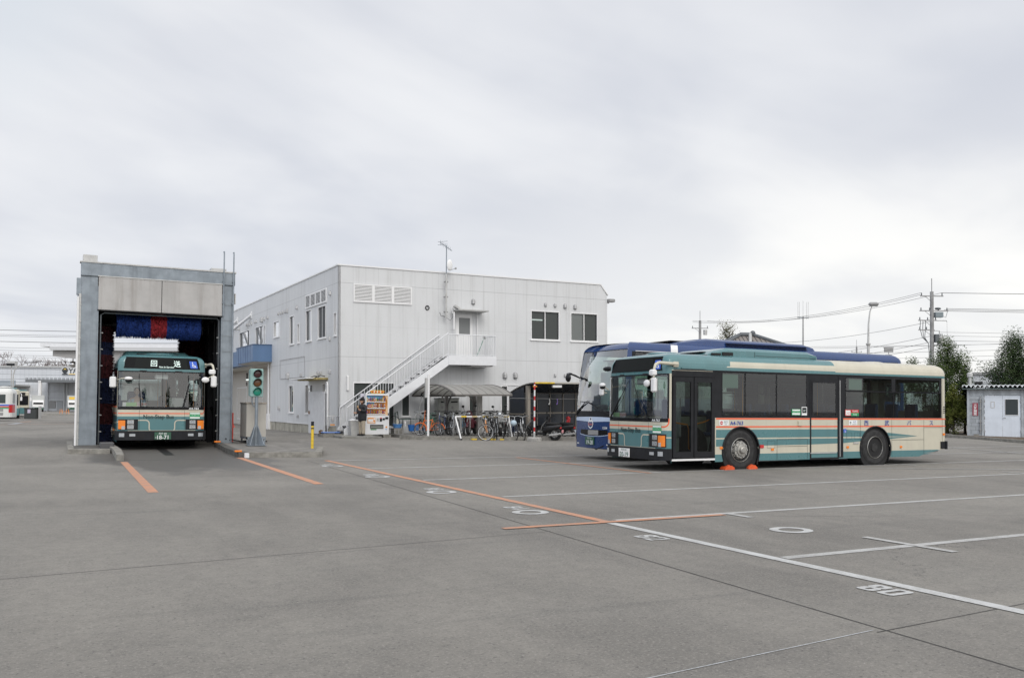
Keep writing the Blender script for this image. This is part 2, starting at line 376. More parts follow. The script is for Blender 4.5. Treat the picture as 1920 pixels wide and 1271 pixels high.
strip('pavement_seam', (4.95, 4.15), (20, 5.1), .012, pseam, .0025); strip('chalk_line', (2.6, 3.97), (4.97, 4.2), .010, pch)
strip('pavement_seam', (1.5, 25.55), (4.6, 25.62), .05, pseam, .003); strip('pavement_seam', (8.9, 9.3), (19, 5.3), .010, mat('faint seam', (.135, .13, .125), .9), .003)
def ring(cx, cy, ro, ri, asp=1.):
    mb = MB(); n = 40; vs = []
    for k in range(n):
        a = 2*pi*k/n
        for r in (ro, ri): vs.append((cx+r*math.cos(a), cy+r*asp*math.sin(a), .006))
    mb.add(vs, [(2*k, 2*k+1, (2*k+3) % (2*n), (2*k+2) % (2*n)) for k in range(n)], pw2); struct(mb, 'painted_circle')
for cx, cy in ((6.04, 11.05), (6.02, 14.28), (6.07, 17.9), (6.1, 21.45), (8.15, 8.12)): ring(cx, cy, .27, .155, .95)
# stencilled bay numbers, read from the lane: right = -Y, up = +X
SEG = {'8': [[(0,.08),(.08,0),(.34,0),(.42,.08),(.42,.42),(.36,.5),(.42,.58),(.42,.92),(.34,1),(.08,1),(0,.92),(0,.58),(.06,.5),(0,.42)], [(.16,.16),(.26,.16),(.26,.40),(.16,.40)], [(.16,.60),(.26,.60),(.26,.84),(.16,.84)]],
       '0': [[(0,.08),(.08,0),(.34,0),(.42,.08),(.42,.92),(.34,1),(.08,1),(0,.92)], [(.14,.16),(.28,.16),(.28,.84),(.14,.84)]],
       '2': [[(0,0),(.42,0),(.42,.15),(.17,.15),(.42,.5),(.42,.92),(.34,1),(.08,1),(0,.92),(0,.68),(.14,.68),(.14,.86),(.28,.86),(.28,.54),(0,.16)]],
       '4': [[(.24,0),(.38,0),(.38,.2),(.46,.2),(.46,.34),(.38,.34),(.38,1),(.24,1),(0,.34),(0,.2),(.24,.2)], [(.13,.34),(.24,.34),(.24,.66)]],
       '6': [[(0,.08),(.08,0),(.34,0),(.42,.08),(.42,.52),(.34,.6),(.15,.6),(.15,.86),(.42,.86),(.42,1),(.08,1),(0,.92)], [(.15,.14),(.27,.14),(.27,.46),(.15,.46)]],
       '9': [[(.42,.92),(.34,1),(.08,1),(0,.92),(0,.48),(.08,.4),(.27,.4),(.27,.14),(0,.14),(0,0),(.34,0),(.42,.08)], [(.27,.86),(.15,.86),(.15,.54),(.27,.54)]]}
def number(txt, x, y, h=.29, wd=.44):
    mb = MB()
    for i, ch in enumerate(txt):
        for_loops = SEG[ch]; mb.poly(for_loops, pw2, lambda u, v, i=i: (x+v*h, y-(i*.5+u)*wd*.93, .006))
    struct(mb, 'bay_number')
number('80', 6.01, 5.27); number('82', 6.01, 8.5); number('84', 5.95, 11.78); number('86', 5.95, 15.02); number('88', 5.95, 18.62); number('90', 5.95, 22.2); number('78', 6.01, 2.05) if '7' in SEG else None

# kerbs and islands by the bus wash
def slab(name, pts, h, m, topm=None, dz=0):
    mb = MB(); n = len(pts); top = [(x, y, gz(x, y)+h+dz) for x, y in pts]; bot = [(x, y, gz(x, y)-.1) for x, y in pts]
    mb.poly([pts], topm or m, lambda u, v: (u, v, gz(u, v)+h+dz)); mb.add(top+bot, [(i, (i+1) % n, n+(i+1) % n, n+i) for i in range(n)], m); return struct(mb, name)
pavm = mat('island concrete', (.215, .205, .19), .9, var=.25, vs=2.2, bump=.3, bs=50)
slab('kerb', [(4.86, 25.75), (6.9, 25.38), (6.95, 25.56), (4.90, 25.93)], .155, concrete)
slab('kerb', [(6.9, 25.38), (7.45, 27.3), (7.28, 27.35), (6.74, 25.6)], .15, concrete)
slab('pavement', [(4.84, 25.9), (6.77, 25.55), (7.32, 27.5), (7.6, 30.5), (4.70, 30.5), (4.70, 28)], .14, pavm)
slab('kerb', [(4.62, 25.9), (4.84, 25.8), (4.72, 27.4), (4.66, 29.3), (4.46, 29.3), (4.5, 27.4)], .15, mat('painted kerb dark', (.10, .098, .09), .8, var=.3, vs=6))
slab('kerb', [(1.40, 25.5), (1.58, 25.5), (1.62, 27.3), (1.46, 29.3), (1.28, 29.3), (1.42, 27.2)], .16, concrete)
slab('kerb', [(.26, 27.75), (1.34, 27.6), (1.36, 27.78), (.40, 27.93)], .13, concrete); slab('kerb', [(.26, 27.75), (.42, 27.75), (.42, 31.5), (.26, 31.5)], .135, concrete)
slab('pavement', [(.40, 27.9), (1.32, 27.76), (1.3, 29.3), (.40, 29.6)], .10, mat('dark washed concrete', (.12, .115, .105), .8, var=.4, vs=3))
mb = MB(); mb.box((2.58, 26.8, 0), (2.93, 27.6, 0.001), dark); 
strip('drain_channel', (2.88, 26.95), (2.75, 30.6), .26, mat('drain dark', (.02, .02, .02), .5), .005)
# raised platform with kerb in front of the building
slab('pavement', [(12.9, 33.0), (14.6, 32.55), (16.2, 32.35), (26, 32.0), (26, 37.4), (12.9, 37.4)], .13, pavm)
slab('kerb', [(12.3, 33.6), (12.9, 32.9), (14.6, 32.42), (16.2, 32.2), (17.2, 32.05), (17.2, 32.22), (14.6, 32.58), (13.0, 33.06), (12.45, 33.72)], .145, concrete)
slab('kerb', [(10.3, 34.9), (11.1, 34.15), (11.9, 34.6), (11.6, 36.2), (10.35, 36.6)], .09, mat('ramp concrete', (.27, .265, .245), .9, var=.2, vs=3, bump=.3))
slab('kerb', [(9.95, 36.5), (10.75, 36.1), (10.8, 37.2), (9.98, 37.4)], .13, concrete)
# bed with soil and kerb at the far right
soil = mat('soil', (.12, .085, .055), .95, var=.5, vs=3, bump=.8, bs=12)
slab('soil_bed', [(41.0, 26), (42.45, 30.9), (47.9, 35.1), (60, 40), (70, 30), (60, 10), (39.5, 20)], .12, soil)
slab('kerb', [(39.3, 20), (40.85, 25.9), (42.3, 30.95), (47.7, 35.2), (60, 40.4), (60, 40.1), (47.95, 34.95), (42.55, 30.75), (41.1, 25.8), (39.55, 20)], .15, concrete)
# ------------------------------------------------------------------ bus shells
class Shell:
    def __init__(s, L, W, rc, rr, bulge, inset, lean=lambda z: 0):
        s.L, s.W, s.inset, s.lean = L, W, inset, lean; s.cut = None; h = W/2; pts = []
        for i in range(15):
            y = (h-rc)*i/14; pts.append((bulge*(y/(h-rc))**2, -y, -1, -2*bulge*y/(h-rc)**2))
        for i in range(1, 13):
            a = pi+pi/2*i/12; pts.append((bulge+rc+rc*math.cos(a), -(h-rc)+rc*math.sin(a), math.cos(a), math.sin(a)))
        s.ic = len(pts)-1
        for i in range(1, 21): pts.append((bulge+rc+(L-rr-bulge-rc)*i/20, -h, 0, -1))
        for i in range(1, 9):
            a = -pi/2+pi/2*i/8; pts.append((L-rr+rr*math.cos(a), -(h-rr)+rr*math.sin(a), math.cos(a), math.sin(a)))
        for i in range(1, 7): pts.append((L, -(h-rr)*(1-i/6), 1, 0))
        s.pts = pts; s.S = [0]
        for a, b in zip(pts, pts[1:]): s.S.append(s.S[-1]+math.hypot(a[0]-b[0], a[1]-b[1]))
        s.x0 = bulge+rc; s.s0 = s.S[s.ic]; s.sf = s.S[14]; s.end = s.S[-1]; s.send = s.s0+(L-rr-s.x0)
    def sx(s, x): return s.s0+(x-s.x0)
    def base(s, a):
        a = min(max(a, 0), s.end); lo, hi = 0, len(s.S)-1
        while hi-lo > 1:
            m = (lo+hi)//2
            if s.S[m] <= a: lo = m
            else: hi = m
        f = (a-s.S[lo])/max(1e-9, s.S[hi]-s.S[lo]); p, q = s.pts[lo], s.pts[hi]
        x, y, nx, ny = [p[i]+(q[i]-p[i])*f for i in range(4)]; l = math.hypot(nx, ny); return x, y, nx/l, ny/l
    def P(s, a, z, off=0.):
        x, y, nx, ny = s.base(abs(a)); d = s.inset(z); h = s.W/2
        y *= 1-d/h; x = s.L/2+(x-s.L/2)*(1-d/(s.L/2)); x += s.lean(z)*max(0, -nx)**1.5
        if a < 0: y, ny = -y, -ny
        return (x+nx*off, y+ny*off, z)
    def mids(s, zs, ss, holes, matfn, arches, mb, off=0.):
        A = sorted(set([round(v, 4) for v in ss])); B = sorted(set(zs))
        def low(a):
            z = -9
            for (xc, zc, r) in arches:
                for sg in (1, -1):
                    d = a*sg-s.sx(xc)
                    if abs(d) < r: z = max(z, zc+math.sqrt(r*r-d*d))
            if s.cut: z = max(z, s.cut(s.x0+abs(a)-s.s0))
            return z
        for a0, a1 in zip(A, A[1:]):
            for z0, z1 in zip(B, B[1:]):
                am, zm = (a0+a1)/2, (z0+z1)/2
                if any(h[0] < am < h[1] and h[2] < zm < h[3] for h in holes): continue
                m = matfn(am, zm)
                if m is None: continue
                l0, l1 = max(z0, low(a0)), max(z0, low(a1))
                if l0 >= z1 and l1 >= z1: continue
                l0, l1 = min(l0, z1), min(l1, z1)
                mb.add([s.P(a0, l0, off), s.P(a1, l1, off), s.P(a1, z1, off), s.P(a0, z1, off)], [(0,1,2,3)], m, True)
    def band(s, mb, a0, a1, lo, hi, m, off=.003, arches=(), step=.05):
        n = max(1, int(abs(a1-a0)/step)); lf = lo if callable(lo) else (lambda x: lo); hf = hi if callable(hi) else (lambda x: hi)
        def low(a):
            z = -9
            for (xc, zc, r) in arches:
                d = abs(a)-s.sx(xc)
                if abs(d) < r: z = max(z, zc+math.sqrt(r*r-d*d))
            return z
        for i in range(n):
            p, q = a0+(a1-a0)*i/n, a0+(a1-a0)*(i+1)/n
            L0, H0, L1, H1 = max(lf(p), low(p)), hf(p), max(lf(q), low(q)), hf(q)
            if L0 >= H0 and L1 >= H1: continue
            L0, L1 = min(L0, H0), min(L1, H1)
            mb.add([s.P(p, L0, off), s.P(q, L1, off), s.P(q, H1, off), s.P(p, H0, off)], [(0,1,2,3)], m, True)
    def line(s, mb, pts, wd, m, off=.004):
        for (a0, z0), (a1, z1) in zip(pts, pts[1:]):
            d = Vector((a1-a0, z1-z0)); 
            if d.length < 1e-6: continue
            d.normalize(); q = Vector((-d.y, d.x))*wd/2
            mb.add([s.P(a0-q.x, z0-q.y, off), s.P(a1-q.x, z1-q.y, off), s.P(a1+q.x, z1+q.y, off), s.P(a0+q.x, z0+q.y, off)], [(0,1,2,3)], m)
    def rim(s, mb, a0, a1, z0, z1, wd, m, off=.005):
        s.band(mb, a0-wd, a1+wd, z1, z1+wd, m, off); s.band(mb, a0-wd, a1+wd, z0-wd, z0, m, off)
        s.band(mb, a0-wd, a0, z0, z1, m, off); s.band(mb, a1, a1+wd, z0, z1, m, off)
    def block(s, mb, a0, a1, z0, z1, m, o0, o1, step=.12):
        # a proud block following the skin
        n = max(1, int(abs(a1-a0)/step))
        for i in range(n):
            p, q = a0+(a1-a0)*i/n, a0+(a1-a0)*(i+1)/n
            mb.add([s.P(p,z0,o1), s.P(q,z0,o1), s.P(q,z1,o1), s.P(p,z1,o1)], [(0,1,2,3)], m, True)
            mb.add([s.P(p,z1,o1), s.P(q,z1,o1), s.P(q,z1,o0), s.P(p,z1,o0)], [(0,1,2,3)], m); mb.add([s.P(p,z0,o0), s.P(q,z0,o0), s.P(q,z0,o1), s.P(p,z0,o1)], [(0,1,2,3)], m)
        for p in (a0, a1): mb.add([s.P(p,z0,o0), s.P(p,z0,o1), s.P(p,z1,o1), s.P(p,z1,o0)], [(0,1,2,3)], m)
    def cap(s, mb, ztop, crown, matfn, ss):
        A = sorted(set([round(v, 4) for v in ss])); ring = [s.P(a, ztop) for a in A]; K = 6
        for k in range(K):
            f0, f1 = 1-k/K, 1-(k+1)/K
            def q(p, f): return (p[0] if abs(p[1]) > 9 else s.L/2+(p[0]-s.L/2)*(1-(1-f)*.12), p[1]*f, ztop+crown*(1-f*f))
            for i in range(len(ring)-1):
                a, b = ring[i], ring[i+1]
                mb.add([q(a, f0), q(b, f0), q(b, f1), q(a, f1)], [(0,1,2,3)], matfn((a[0]+b[0])/2), True)
def frange(a, b, n): return [a+(b-a)*i/n for i in range(n+1)]

def wheel(root, x, y, r, side, front=True, w=.27):
    # side -1: outer face towards -y
    T = XF((x, y, r), 0, rad(-90) if side < 0 else rad(90))
    m = MB(); m.lathe([(r*.60, .00), (r*.62, w*.04), (r*.86, w*.0), (r*.97, w*.10), (r, w*.24), (r, w*.8), (r*.95, w*.95), (r*.62, w)], rubber, 36, T=T)
    for k in (.36, .5, .64): m.lathe([(r*1.001, w*k), (r*.985, w*(k+.01)), (r*1.001, w*(k+.03))], dark, 36, T=T)
    m.lathe([(r*.60, .0), (0.001, w*.9)], dark, 20, T=T)
    o = m.build('wheel', root)
    m = MB(); R = r*.62
    if front:
        m.lathe([(R, .0), (R*.97, -.012), (R*.93, .012), (R*.90, .05), (R*.72, .03), (R*.68, -.015), (R*.50, -.02), (R*.48, -.05), (R*.30, -.055), (R*.28, -.10), (R*.2, -.115), (.001, -.115)], alum, 30, T=T)
        for k in range(10):
            a = 2*pi*k/10; m.cyl((R*.60*math.cos(a), R*.60*math.sin(a), -.045), (R*.60*math.cos(a), R*.60*math.sin(a), .0), .016, lgrey, 6, T=T)
            a += pi/10; m.cyl((R*.81*math.cos(a), R*.81*math.sin(a), .022), (R*.81*math.cos(a), R*.81*math.sin(a), .045), .032, dark, 8, T=T)
    else:
        m.lathe([(R, .0), (R*.97, -.012), (R*.93, .02), (R*.87, .07), (R*.78, .11), (R*.60, .12), (R*.56, .07), (R*.40, .06), (R*.38, .02), (.001, .02)], alum, 30, T=T, mats=[alum]*5+[grey]+[rubber]*3)
        for k in range(8): a = 2*pi*k/8; m.cyl((R*.68*math.cos(a), R*.68*math.sin(a), .10), (R*.68*math.cos(a), R*.68*math.sin(a), .16), .018, lgrey, 6, T=T)
        for k in range(4): a = 2*pi*k/4+.4; m.cyl((R*.42*math.cos(a), R*.42*math.sin(a), .06), (R*.42*math.cos(a), R*.42*math.sin(a), .12), .05, dark, 8, T=T)
    m.build('rim', o)

def interior(root, x0, x1, W, zf, zt, seats_from, right=True):
    m = MB(); m.box((x0, -W/2+.07, zf-.05), (x1, W/2-.07, zf), grey); m.box((x0+.4, -W/2+.12, zt), (x1, W/2-.12, zt+.03), inner); m.build('cabin_floor', root)
    sm = MB()
    sm.box((0,-.42,.0), (.42,.0,.10), seatm, bev=.04); sm.box((.36,-.42,.05), (.46,.0,.70), seatm, bev=.04); sm.box((.05,-.3,-.40), (.3,-.12,0), grey)
    base = None; x = seats_from; row = 0
    while x < x1-.5:
        for y in (-W/2+.50, W/2-.10):
            zz = zf+.40+(0.22 if x > 6.2 else 0)
            if base is None: base = sm.build('seat', root, loc=(x, y, zz)); continue
            o = base.copy(); COL.objects.link(o); o.parent = root; o.location = (x, y, zz)
        x += .82; row += 1

def make_bus(name, label, loc, rotz, num, plate, plate_white, lit, plate_y, wip):
    root = thing(name, label, 'bus', loc, rotz)
    L, W = 10.25, 2.49
    def inset(z): return 0 if z <= 2.5 else .34*(1-max(0, 1-((z-2.5)/.342)**2.5)**(1/2.5))
    S = Shell(L, W, .2, .16, .05, inset, lambda z: max(0, z-1.2)*.035); sx = S.sx
    AR = [(2.4, .46, .60), (7.22, .46, .60)]
    S.cut = lambda x: .20 if x < 9.0 else min(.40, .225+(x-9.0)*.18)
    wl = {'l': [(sx(1.80), sx(2.51), 1.35, 2.40), (sx(2.55), sx(3.56), 1.35, 2.40), (sx(3.60), sx(4.62), 1.35, 2.40), (sx(4.86), sx(5.70), 1.36, 2.22),
                (sx(6.08), sx(7.86), 2.04, 2.37), (sx(8.04), sx(9.86), 2.04, 2.37), (sx(6.08), sx(7.92), 1.32, 2.00), (sx(7.97), sx(9.92), 1.32, 2.00)],
          'r': [(-sx(b), -sx(a), 1.33, 2.38) for a, b in ((.42, 1.35), (1.55, 3.0), (3.1, 4.6), (4.7, 6.1), (6.2, 7.9), (8.0, 9.8))]}
    door = (sx(.26), sx(1.55), .32, 2.28); wind = (-1.24, 1.24, 1.27, 2.31); dest = (-1.07, 1.06, 2.43, 2.755); rear = [(S.end-.95, S.end+.01, 1.5, 2.35), (-S.end-.01, -S.end+.95, 1.5, 2.35)]
    holes = wl['l']+wl['r']+[door, wind, dest]+rear
    sc = S.s0
    def mf(a, z):
        q = abs(a); x = S.x0+(q-sc)
        if q < sc-.02:
            if z < .55: return black if z > .27 else None
            if z < .98: return teal
            if z < 1.18: return cream
            if z < 2.345: return blackg if q < 1.29 else cream
            return teal
        if z < .30 and (a > 0 and sx(.24) < a < sx(1.57)): return None
        if a > 0 and sx(.24) < a < sx(1.57) and z < 2.42: return black
        if x < .24: return teal if (z < .98 or z > 2.345) else cream
        if z < .39: return teal
        if z < 1.29: return cream
        if z < 2.44: return black if (x > 1.5 or a < 0) and x < 9.98 else cream
        if z < 2.51: return teal
        if x < 2.05: return teal
        if 2.535 < z < 2.685 : return cream
        return teal if x < 5.69 else cream
    zs = [2.43, 2.755, .21, .27, .30, .32, .39, .55, .98, 1.18, 1.29, 1.27, 1.32, 1.33, 1.35, 1.36, 1.5, 2.0, 2.04, 2.22, 2.28, 2.31, 2.345, 2.35, 2.37, 2.38, 2.40, 2.42, 2.44, 2.51, 2.535, 2.61, 2.685, 2.73, 2.77, 2.80, 2.825, 2.838]
    ss = []
    for h in holes: ss += [h[0], h[1]]
    for x in (.24, 1.5, 1.57, 2.05, 5.69, 9.0, 9.2, 9.6, 9.98): ss += [sx(x), -sx(x)]
    for xc, zc, r in AR:
        for k in frange(-r, r, 24)+[-r-.003, r+.003]: ss += [sx(xc+k), -sx(xc+k)]
    for k in frange(0, 1.36, 16): ss += [k, -k]
    for k in frange(S.send, S.end, 8): ss += [k, -k]
    ss += [1.29, -1.29, sc-.02, -sc+.02]+[sx(x) for x in frange(.5, 9.9, 12)]+[-sx(x) for x in frange(.5, 9.9, 12)]
    b = MB(); S.mids(zs, ss, holes, mf, AR, b)
    S.cap(b, 2.838, .055, lambda x: teal if x < 5.69 else cream, ss)
    # livery
    for sg in (1, -1):
        def B(x0, x1, lo, hi, m, off=.003, xx=None):
            lo2 = (lambda a: lo(S.x0+abs(a)-sc)) if callable(lo) else lo; hi2 = (lambda a: hi(S.x0+abs(a)-sc)) if callable(hi) else hi
            S.band(b, sg*sx(x0), sg*sx(x1), lo2, hi2, m, off, AR) if sg > 0 else S.band(b, -sx(x1), -sx(x0), lo2, hi2, m, off, AR)
        xs = 1.6 if sg > 0 else .25
        def lerp(P):
            def f(x):
                for (a, u), (c, v) in zip(P, P[1:]):
                    if x <= c: return u+(v-u)*max(0, x-a)/(c-a)
                return P[-1][1]
            return f
        t1 = lerp([(0, 1.0), (5.9, .995), (6.83, .94), (7.79, .885), (8.92, .79)]); t2 = lerp([(0, .80), (6.78, .785), (8.92, .788)])
        B(xs, 8.92, t2, t1, teal)
        B(xs, 8.92, lerp([(0, .58), (4.78, .60), (5.95, .62), (6.76, .67), (7.84, .72), (8.92, .788)]), lerp([(0, .765), (6.78, .75), (7.2, .752), (8.92, .789)]), teal)
        B(xs, 10.05, 1.05, 1.085, orange); B(xs, 10.05, 1.25, 1.287, orange)
        S.band(b, *((sx(10.05), S.end) if sg > 0 else (-S.end, -sx(10.05))), 1.055, 1.08, orange, .003, step=.04); S.band(b, *((sx(10.05), S.end) if sg > 0 else (-S.end, -sx(10.05))), 1.255, 1.285, orange, .003, step=.04)
        # sloping start of the cream roof stripe
        b.add([S.P(sg*sx(1.93), 2.535, .003), S.P(sg*sx(2.06), 2.535, .003), S.P(sg*sx(2.06), 2.685, .003)], [(0,1,2)], cream)
        # rear skirt rise
        for xc, zc, r in AR:
            pts = [S.P(sg*sx(xc+r*math.cos(rad(t))), zc+r*math.sin(rad(t)), .004) for t in range(-24, 205, 8)]
            b.tube(pts, .022, black, 6)
        for x in (9.2, 6.63, 7.87): S.line(b, [(sg*sx(x), .26), (sg*sx(x), 1.25)], .008, dark, .0055)
        S.line(b, [(sg*sx(7.87), .685), (sg*sx(9.2), .685)], .008, dark, .0055); S.line(b, [(sg*sx(9.2), 1.03), (sg*sx(9.99), 1.03)], .008, dark, .0055)
        S.line(b, [(sg*sx(3.60), .22), (sg*sx(3.60), .74), (sg*sx(4.66), .74), (sg*sx(4.66), .22)], .008, dark, .0055); S.line(b, [(sg*sx(3.6), .56), (sg*sx(4.66), .56)], .008, dark, .0055)
        S.line(b, [(sg*sx(10.0), .4), (sg*sx(10.0), 2.42)], .007, dark, .0055)
        S.line(b, [(sg*sx(3.27), .52), (sg*sx(3.53), .52), (sg*sx(3.53), .71), (sg*sx(3.27), .71), (sg*sx(3.27), .52)], .006, dark, .0055)
        S.line(b, [(sg*sx(6.1), .72), (sg*sx(6.3), .72), (sg*sx(6.3), .90), (sg*sx(6.1), .90), (sg*sx(6.1), .72)], .005, dark, .0055); S.line(b, [(sg*sx(6.4), .72), (sg*sx(6.6), .72), (sg*sx(6.6), .90), (sg*sx(6.4), .90), (sg*sx(6.4), .72)], .005, dark, .0055)
        for k in range(4): S.block(b, *sorted((sg*sx(10.04), sg*(sx(10.04)+.10))), 1.44+k*.055, 1.465+k*.055, dark, 0, .006, .03)
        S.block(b, *sorted((sg*sx(.30), sg*sx(9.98))), 2.435, 2.455, black if sg > 0 else teal, 0, .012, .5)
        for x, z in ((1.72, .52), (3.40, .46), (6.10, .48), (8.2, .46), (10.02, .80)):
            S.block(b, *sorted((sg*sx(x), sg*sx(x+.08))), z, z+.06, amber, 0, .02)
    # front stripes: orange line bends up the corner pillar
    S.band(b, -S.sf-.2, S.sf+.16, 1.055, 1.085, orange, .003)
    S.line(b, [(S.sf+.14, 1.07), (S.sf+.20, 1.10), (S.sf+.235, 1.16), (S.sf+.24, 1.27)], .03, orange, .0035)
    for sg in (1, -1):
        c = [(sg*.70, .865), (sg*.46, .865)]+[(sg*(.46-.10*math.sin(rad(a))), .765+.10*math.cos(rad(a))) for a in range(10, 91, 16)]+[(sg*.36, .60), (sg*.33, .565)]
        S.line(b, c, .032, cream, .004)
        S.band(b, *sorted((sg*1.20, sg*1.345)), .80, .825, cream, .004)
        S.line(b, [(sg*.64, .56), (sg*.64, 1.17)], .007, dark, .005)
    S.line(b, [(-.64, .925), (.64, .925)], .007, dark, .005)
    for k in (-.55, .45): S.block(b, k-.10, k+.10, 2.335, 2.365, dark, 0, .01)
    for k in (-.75, .55): S.block(b, k-.14, k+.14, 1.195, 1.215, dark, 0, .015)
    # lettering
    def ft(body, sz, m, s0, z, off=.008, al='CENTER', bold=0., kx=1.): b.text(body, sz, m, lambda u, v: S.P(s0+u, z+v, off), al, bold, kx)
    ft('Non-Step Bus', .165, blkl, -.10, .915, .008, 'CENTER', .018, .93)
    ft(num, .085, whl, .91, 1.195, .009, 'CENTER', .012, 1.15)
    ft(num, .13, navy, sx(2.26), 1.115, .008, 'CENTER', .012, 1.1)
    for x, ch in ((6.86, '西'), (7.67, '武'), (8.58, 'バ'), (9.52, 'ス')): ft(ch, .16, navy, sx(x), 1.10, .009, 'CENTER', .004, 1.15)
    S.band(b, .79, 1.10, .91, 1.10, green, .0045); S.band(b, .80, 1.09, 1.055, 1.09, whl, .0065); S.band(b, .80, 1.09, .92, .965, whl, .0065); ft('ノンステップ', .045, whl, .945, 1.0, .0075, 'CENTER', .003)
    # stickers on the door side
    S.band(b, sx(1.70), sx(2.0), 1.10, 1.235, whl, .006); b.poly([arc((0, 0), .045, 0, 330, 14)], redm, lambda u, v: S.P(sx(1.77)+u, 1.165+v, .009)); S.band(b, sx(1.74), sx(1.80), 1.157, 1.173, whl, .011); ft('出口', .065, blkl, sx(1.91), 1.165, .009); ft('EXIT', .04, blkl, sx(1.91), 1.115, .009)
    S.band(b, sx(6.19), sx(6.51), 1.10, 1.235, whl, .006); ft('↑', .11, blkl, sx(6.25), 1.12, .009, 'CENTER', .006); ft('入口', .065, navy, sx(6.40), 1.165, .009, 'CENTER', .003); ft('ENTRANCE', .03, blkl, sx(6.40), 1.115, .009)
    S.band(b, sx(4.10), sx(4.41), 1.36, 1.52, green, .012); S.band(b, sx(4.12), sx(4.39), 1.375, 1.42, whl, .014); S.band(b, sx(4.12), sx(4.39), 1.475, 1.51, whl, .014); ft('ノンステップバス', .03, whl, sx(4.255), 1.437, .015)
    S.band(b, sx(4.45), sx(4.64), 1.36, 1.58, whl, .012); S.band(b, sx(4.47), sx(4.62), 1.42, 1.56, black, .014); ft('AT', .06, screenw, sx(4.545), 1.46, .016)
    S.band(b, sx(6.04), sx(6.26), 1.35, 1.52, redm, .012); S.band(b, sx(6.06), sx(6.24), 1.37, 1.50, whl, .014); ft('入口', .07, redm, sx(6.15), 1.40, .016, 'CENTER', .004)
    S.band(b, sx(6.27), sx(6.56), 1.435, 1.52, redm, .012); S.band(b, sx(6.27), sx(6.56), 1.35, 1.435, green, .012); ft('PASMO', .065, whl, sx(6.415), 1.455, .015, 'CENTER', .004); ft('Suica', .065, whl, sx(6.415), 1.372, .015, 'CENTER', .004)
    def wheelchair(s0, z0, k, off, mb=None, PF=None):
        b_ = mb or b; pf = PF or S.P
        b_.add([pf(s0-.5*k, z0, off), pf(s0+.5*k, z0, off), pf(s0+.5*k, z0+k, off), pf(s0-.5*k, z0+k, off)], [(0,1,2,3)], blue)
        q = lambda u, v: pf(s0+u*k, z0+v*k, off+.004)
        pts = [(.02+.20*math.cos(rad(a)), .36+.20*math.sin(rad(a))) for a in range(100, 390, 20)]
        def st(pl, wd):
            for (u0, v0), (u1, v1) in zip(pl, pl[1:]):
                d = Vector((u1-u0, v1-v0)).normalized(); n = Vector((-d.y, d.x))*wd/2
                b_.add([q(u0-n.x, v0-n.y), q(u1-n.x, v1-n.y), q(u1+n.x, v1+n.y), q(u0+n.x, v0+n.y)], [(0,1,2,3)], whl)
        st(pts, .07); st([(-.08, .72), (-.06, .42), (.12, .42), (.22, .16), (.32, .18)], .08); b_.poly([arc((-.09, .82), .07, 0, 330, 10)], whl, q)
    wheelchair(sx(6.04), .90, .10, .007)
    # fleet light, mudflaps, step edge
    S.block(b, sx(.24), sx(1.56), .255, .30, whitep, -.02, .015); 
    S.block(b, sx(4.76), sx(5.72), .36, .385, lgrey, 0, .02); S.block(b, sx(6.36), sx(6.56), .60, .64, lgrey, 0, .02); S.block(b, sx(4.32), sx(4.46), 1.09, 1.22, cream, 0, .03); S.block(b, sx(3.02), sx(3.14), .53, .61, redm, 0, .02)
    S.block(b, sx(.52), sx(1.27), 2.475, 2.50, teal, 0, .035, .3)
    b.box((2.98, -1.2, .12), (3.0, -.85, .42), rubber); b.box((7.8, -1.2, .12), (7.82, -.85, .42), rubber)
    # rear skirt slope
    b.build('body', root)
    u = MB(); u.box((.35, -1.08, .24), (9.3, 1.08, .345), dark); u.box((9.3, -1.1, .40), (10.1, 1.1, 1.2), dark); u.box((7.9, -1.0, .35), (9.3, 1.0, .9), dark)
    for xc, zc, r in AR:
        for yy in (-1, 1): u.tube([(xc, yy*1.2, zc), (xc, yy*.72, zc)], r*.985, dark, 28); 
    u.build('chassis', root)
    # bumpers
    m = MB(); S.block(m, -S.s0+.02, S.s0-.03, .27, .55, black, -.05, .055, .06); S.line(m, [(-.95, .555), (.95, .555)], .012, cream, .058)
    S.block(m, -.62, -.48, .33, .48, dark, 0, .06); 
    for sg in (1, -1):
        for a0, a1, z0, z1, mm in ((.74, .90, .385, .46, lens), (1.04, 1.16, .37, .48, lens)): S.rim(m, *sorted((sg*a0, sg*a1)), z0, z1, .012, dark, .058); S.block(m, *sorted((sg*a0, sg*a1)), z0, z1, mm, 0, .062, .04)
    m.build('front_bumper', root)
    m = MB(); S.block(m, S.send+.02, S.end, .40, .63, black, 0, .06, .05); S.block(m, -S.end, -S.send-.02, .40, .63, black, 0, .06, .05); S.block(m, sx(9.92), S.send+.03, .42, .62, black, 0, .03); m.build('rear_bumper', root)
    # headlamp clusters
    for sg in (1, -1):
        m = MB(); S.block(m, *sorted((sg*.67, sg*1.22)), .58, .895, black, 0, .012, .05); h = m.build('headlight', root)
        m = MB()
        for z0 in (.62, .765): S.rim(m, *sorted((sg*.80, sg*.95)), z0, z0+.09, .014, chrome, .016); S.block(m, *sorted((sg*.80, sg*.95)), z0, z0+.09, lens, 0, .024, .03); S.rim(m, *sorted((sg*.835, sg*.915)), z0+.025, z0+.065, .006, dark, .027)
        m.build('lamp_lens', h)
        m = MB(); S.block(m, *sorted((sg*1.02, sg*1.20)), .60, .86, amber, 0, .04, .03); S.block(m, *sorted((sg*1.03, sg*1.11)), .59, .69, lens, 0, .045, .03); m.build('indicator_lens', h)
    m = MB(); pm, lm = (whitep, mat('plate green letters', (.02, .12, .07), .5)) if plate_white else (mat('plate green', (.03, .10, .06), .5), whl)
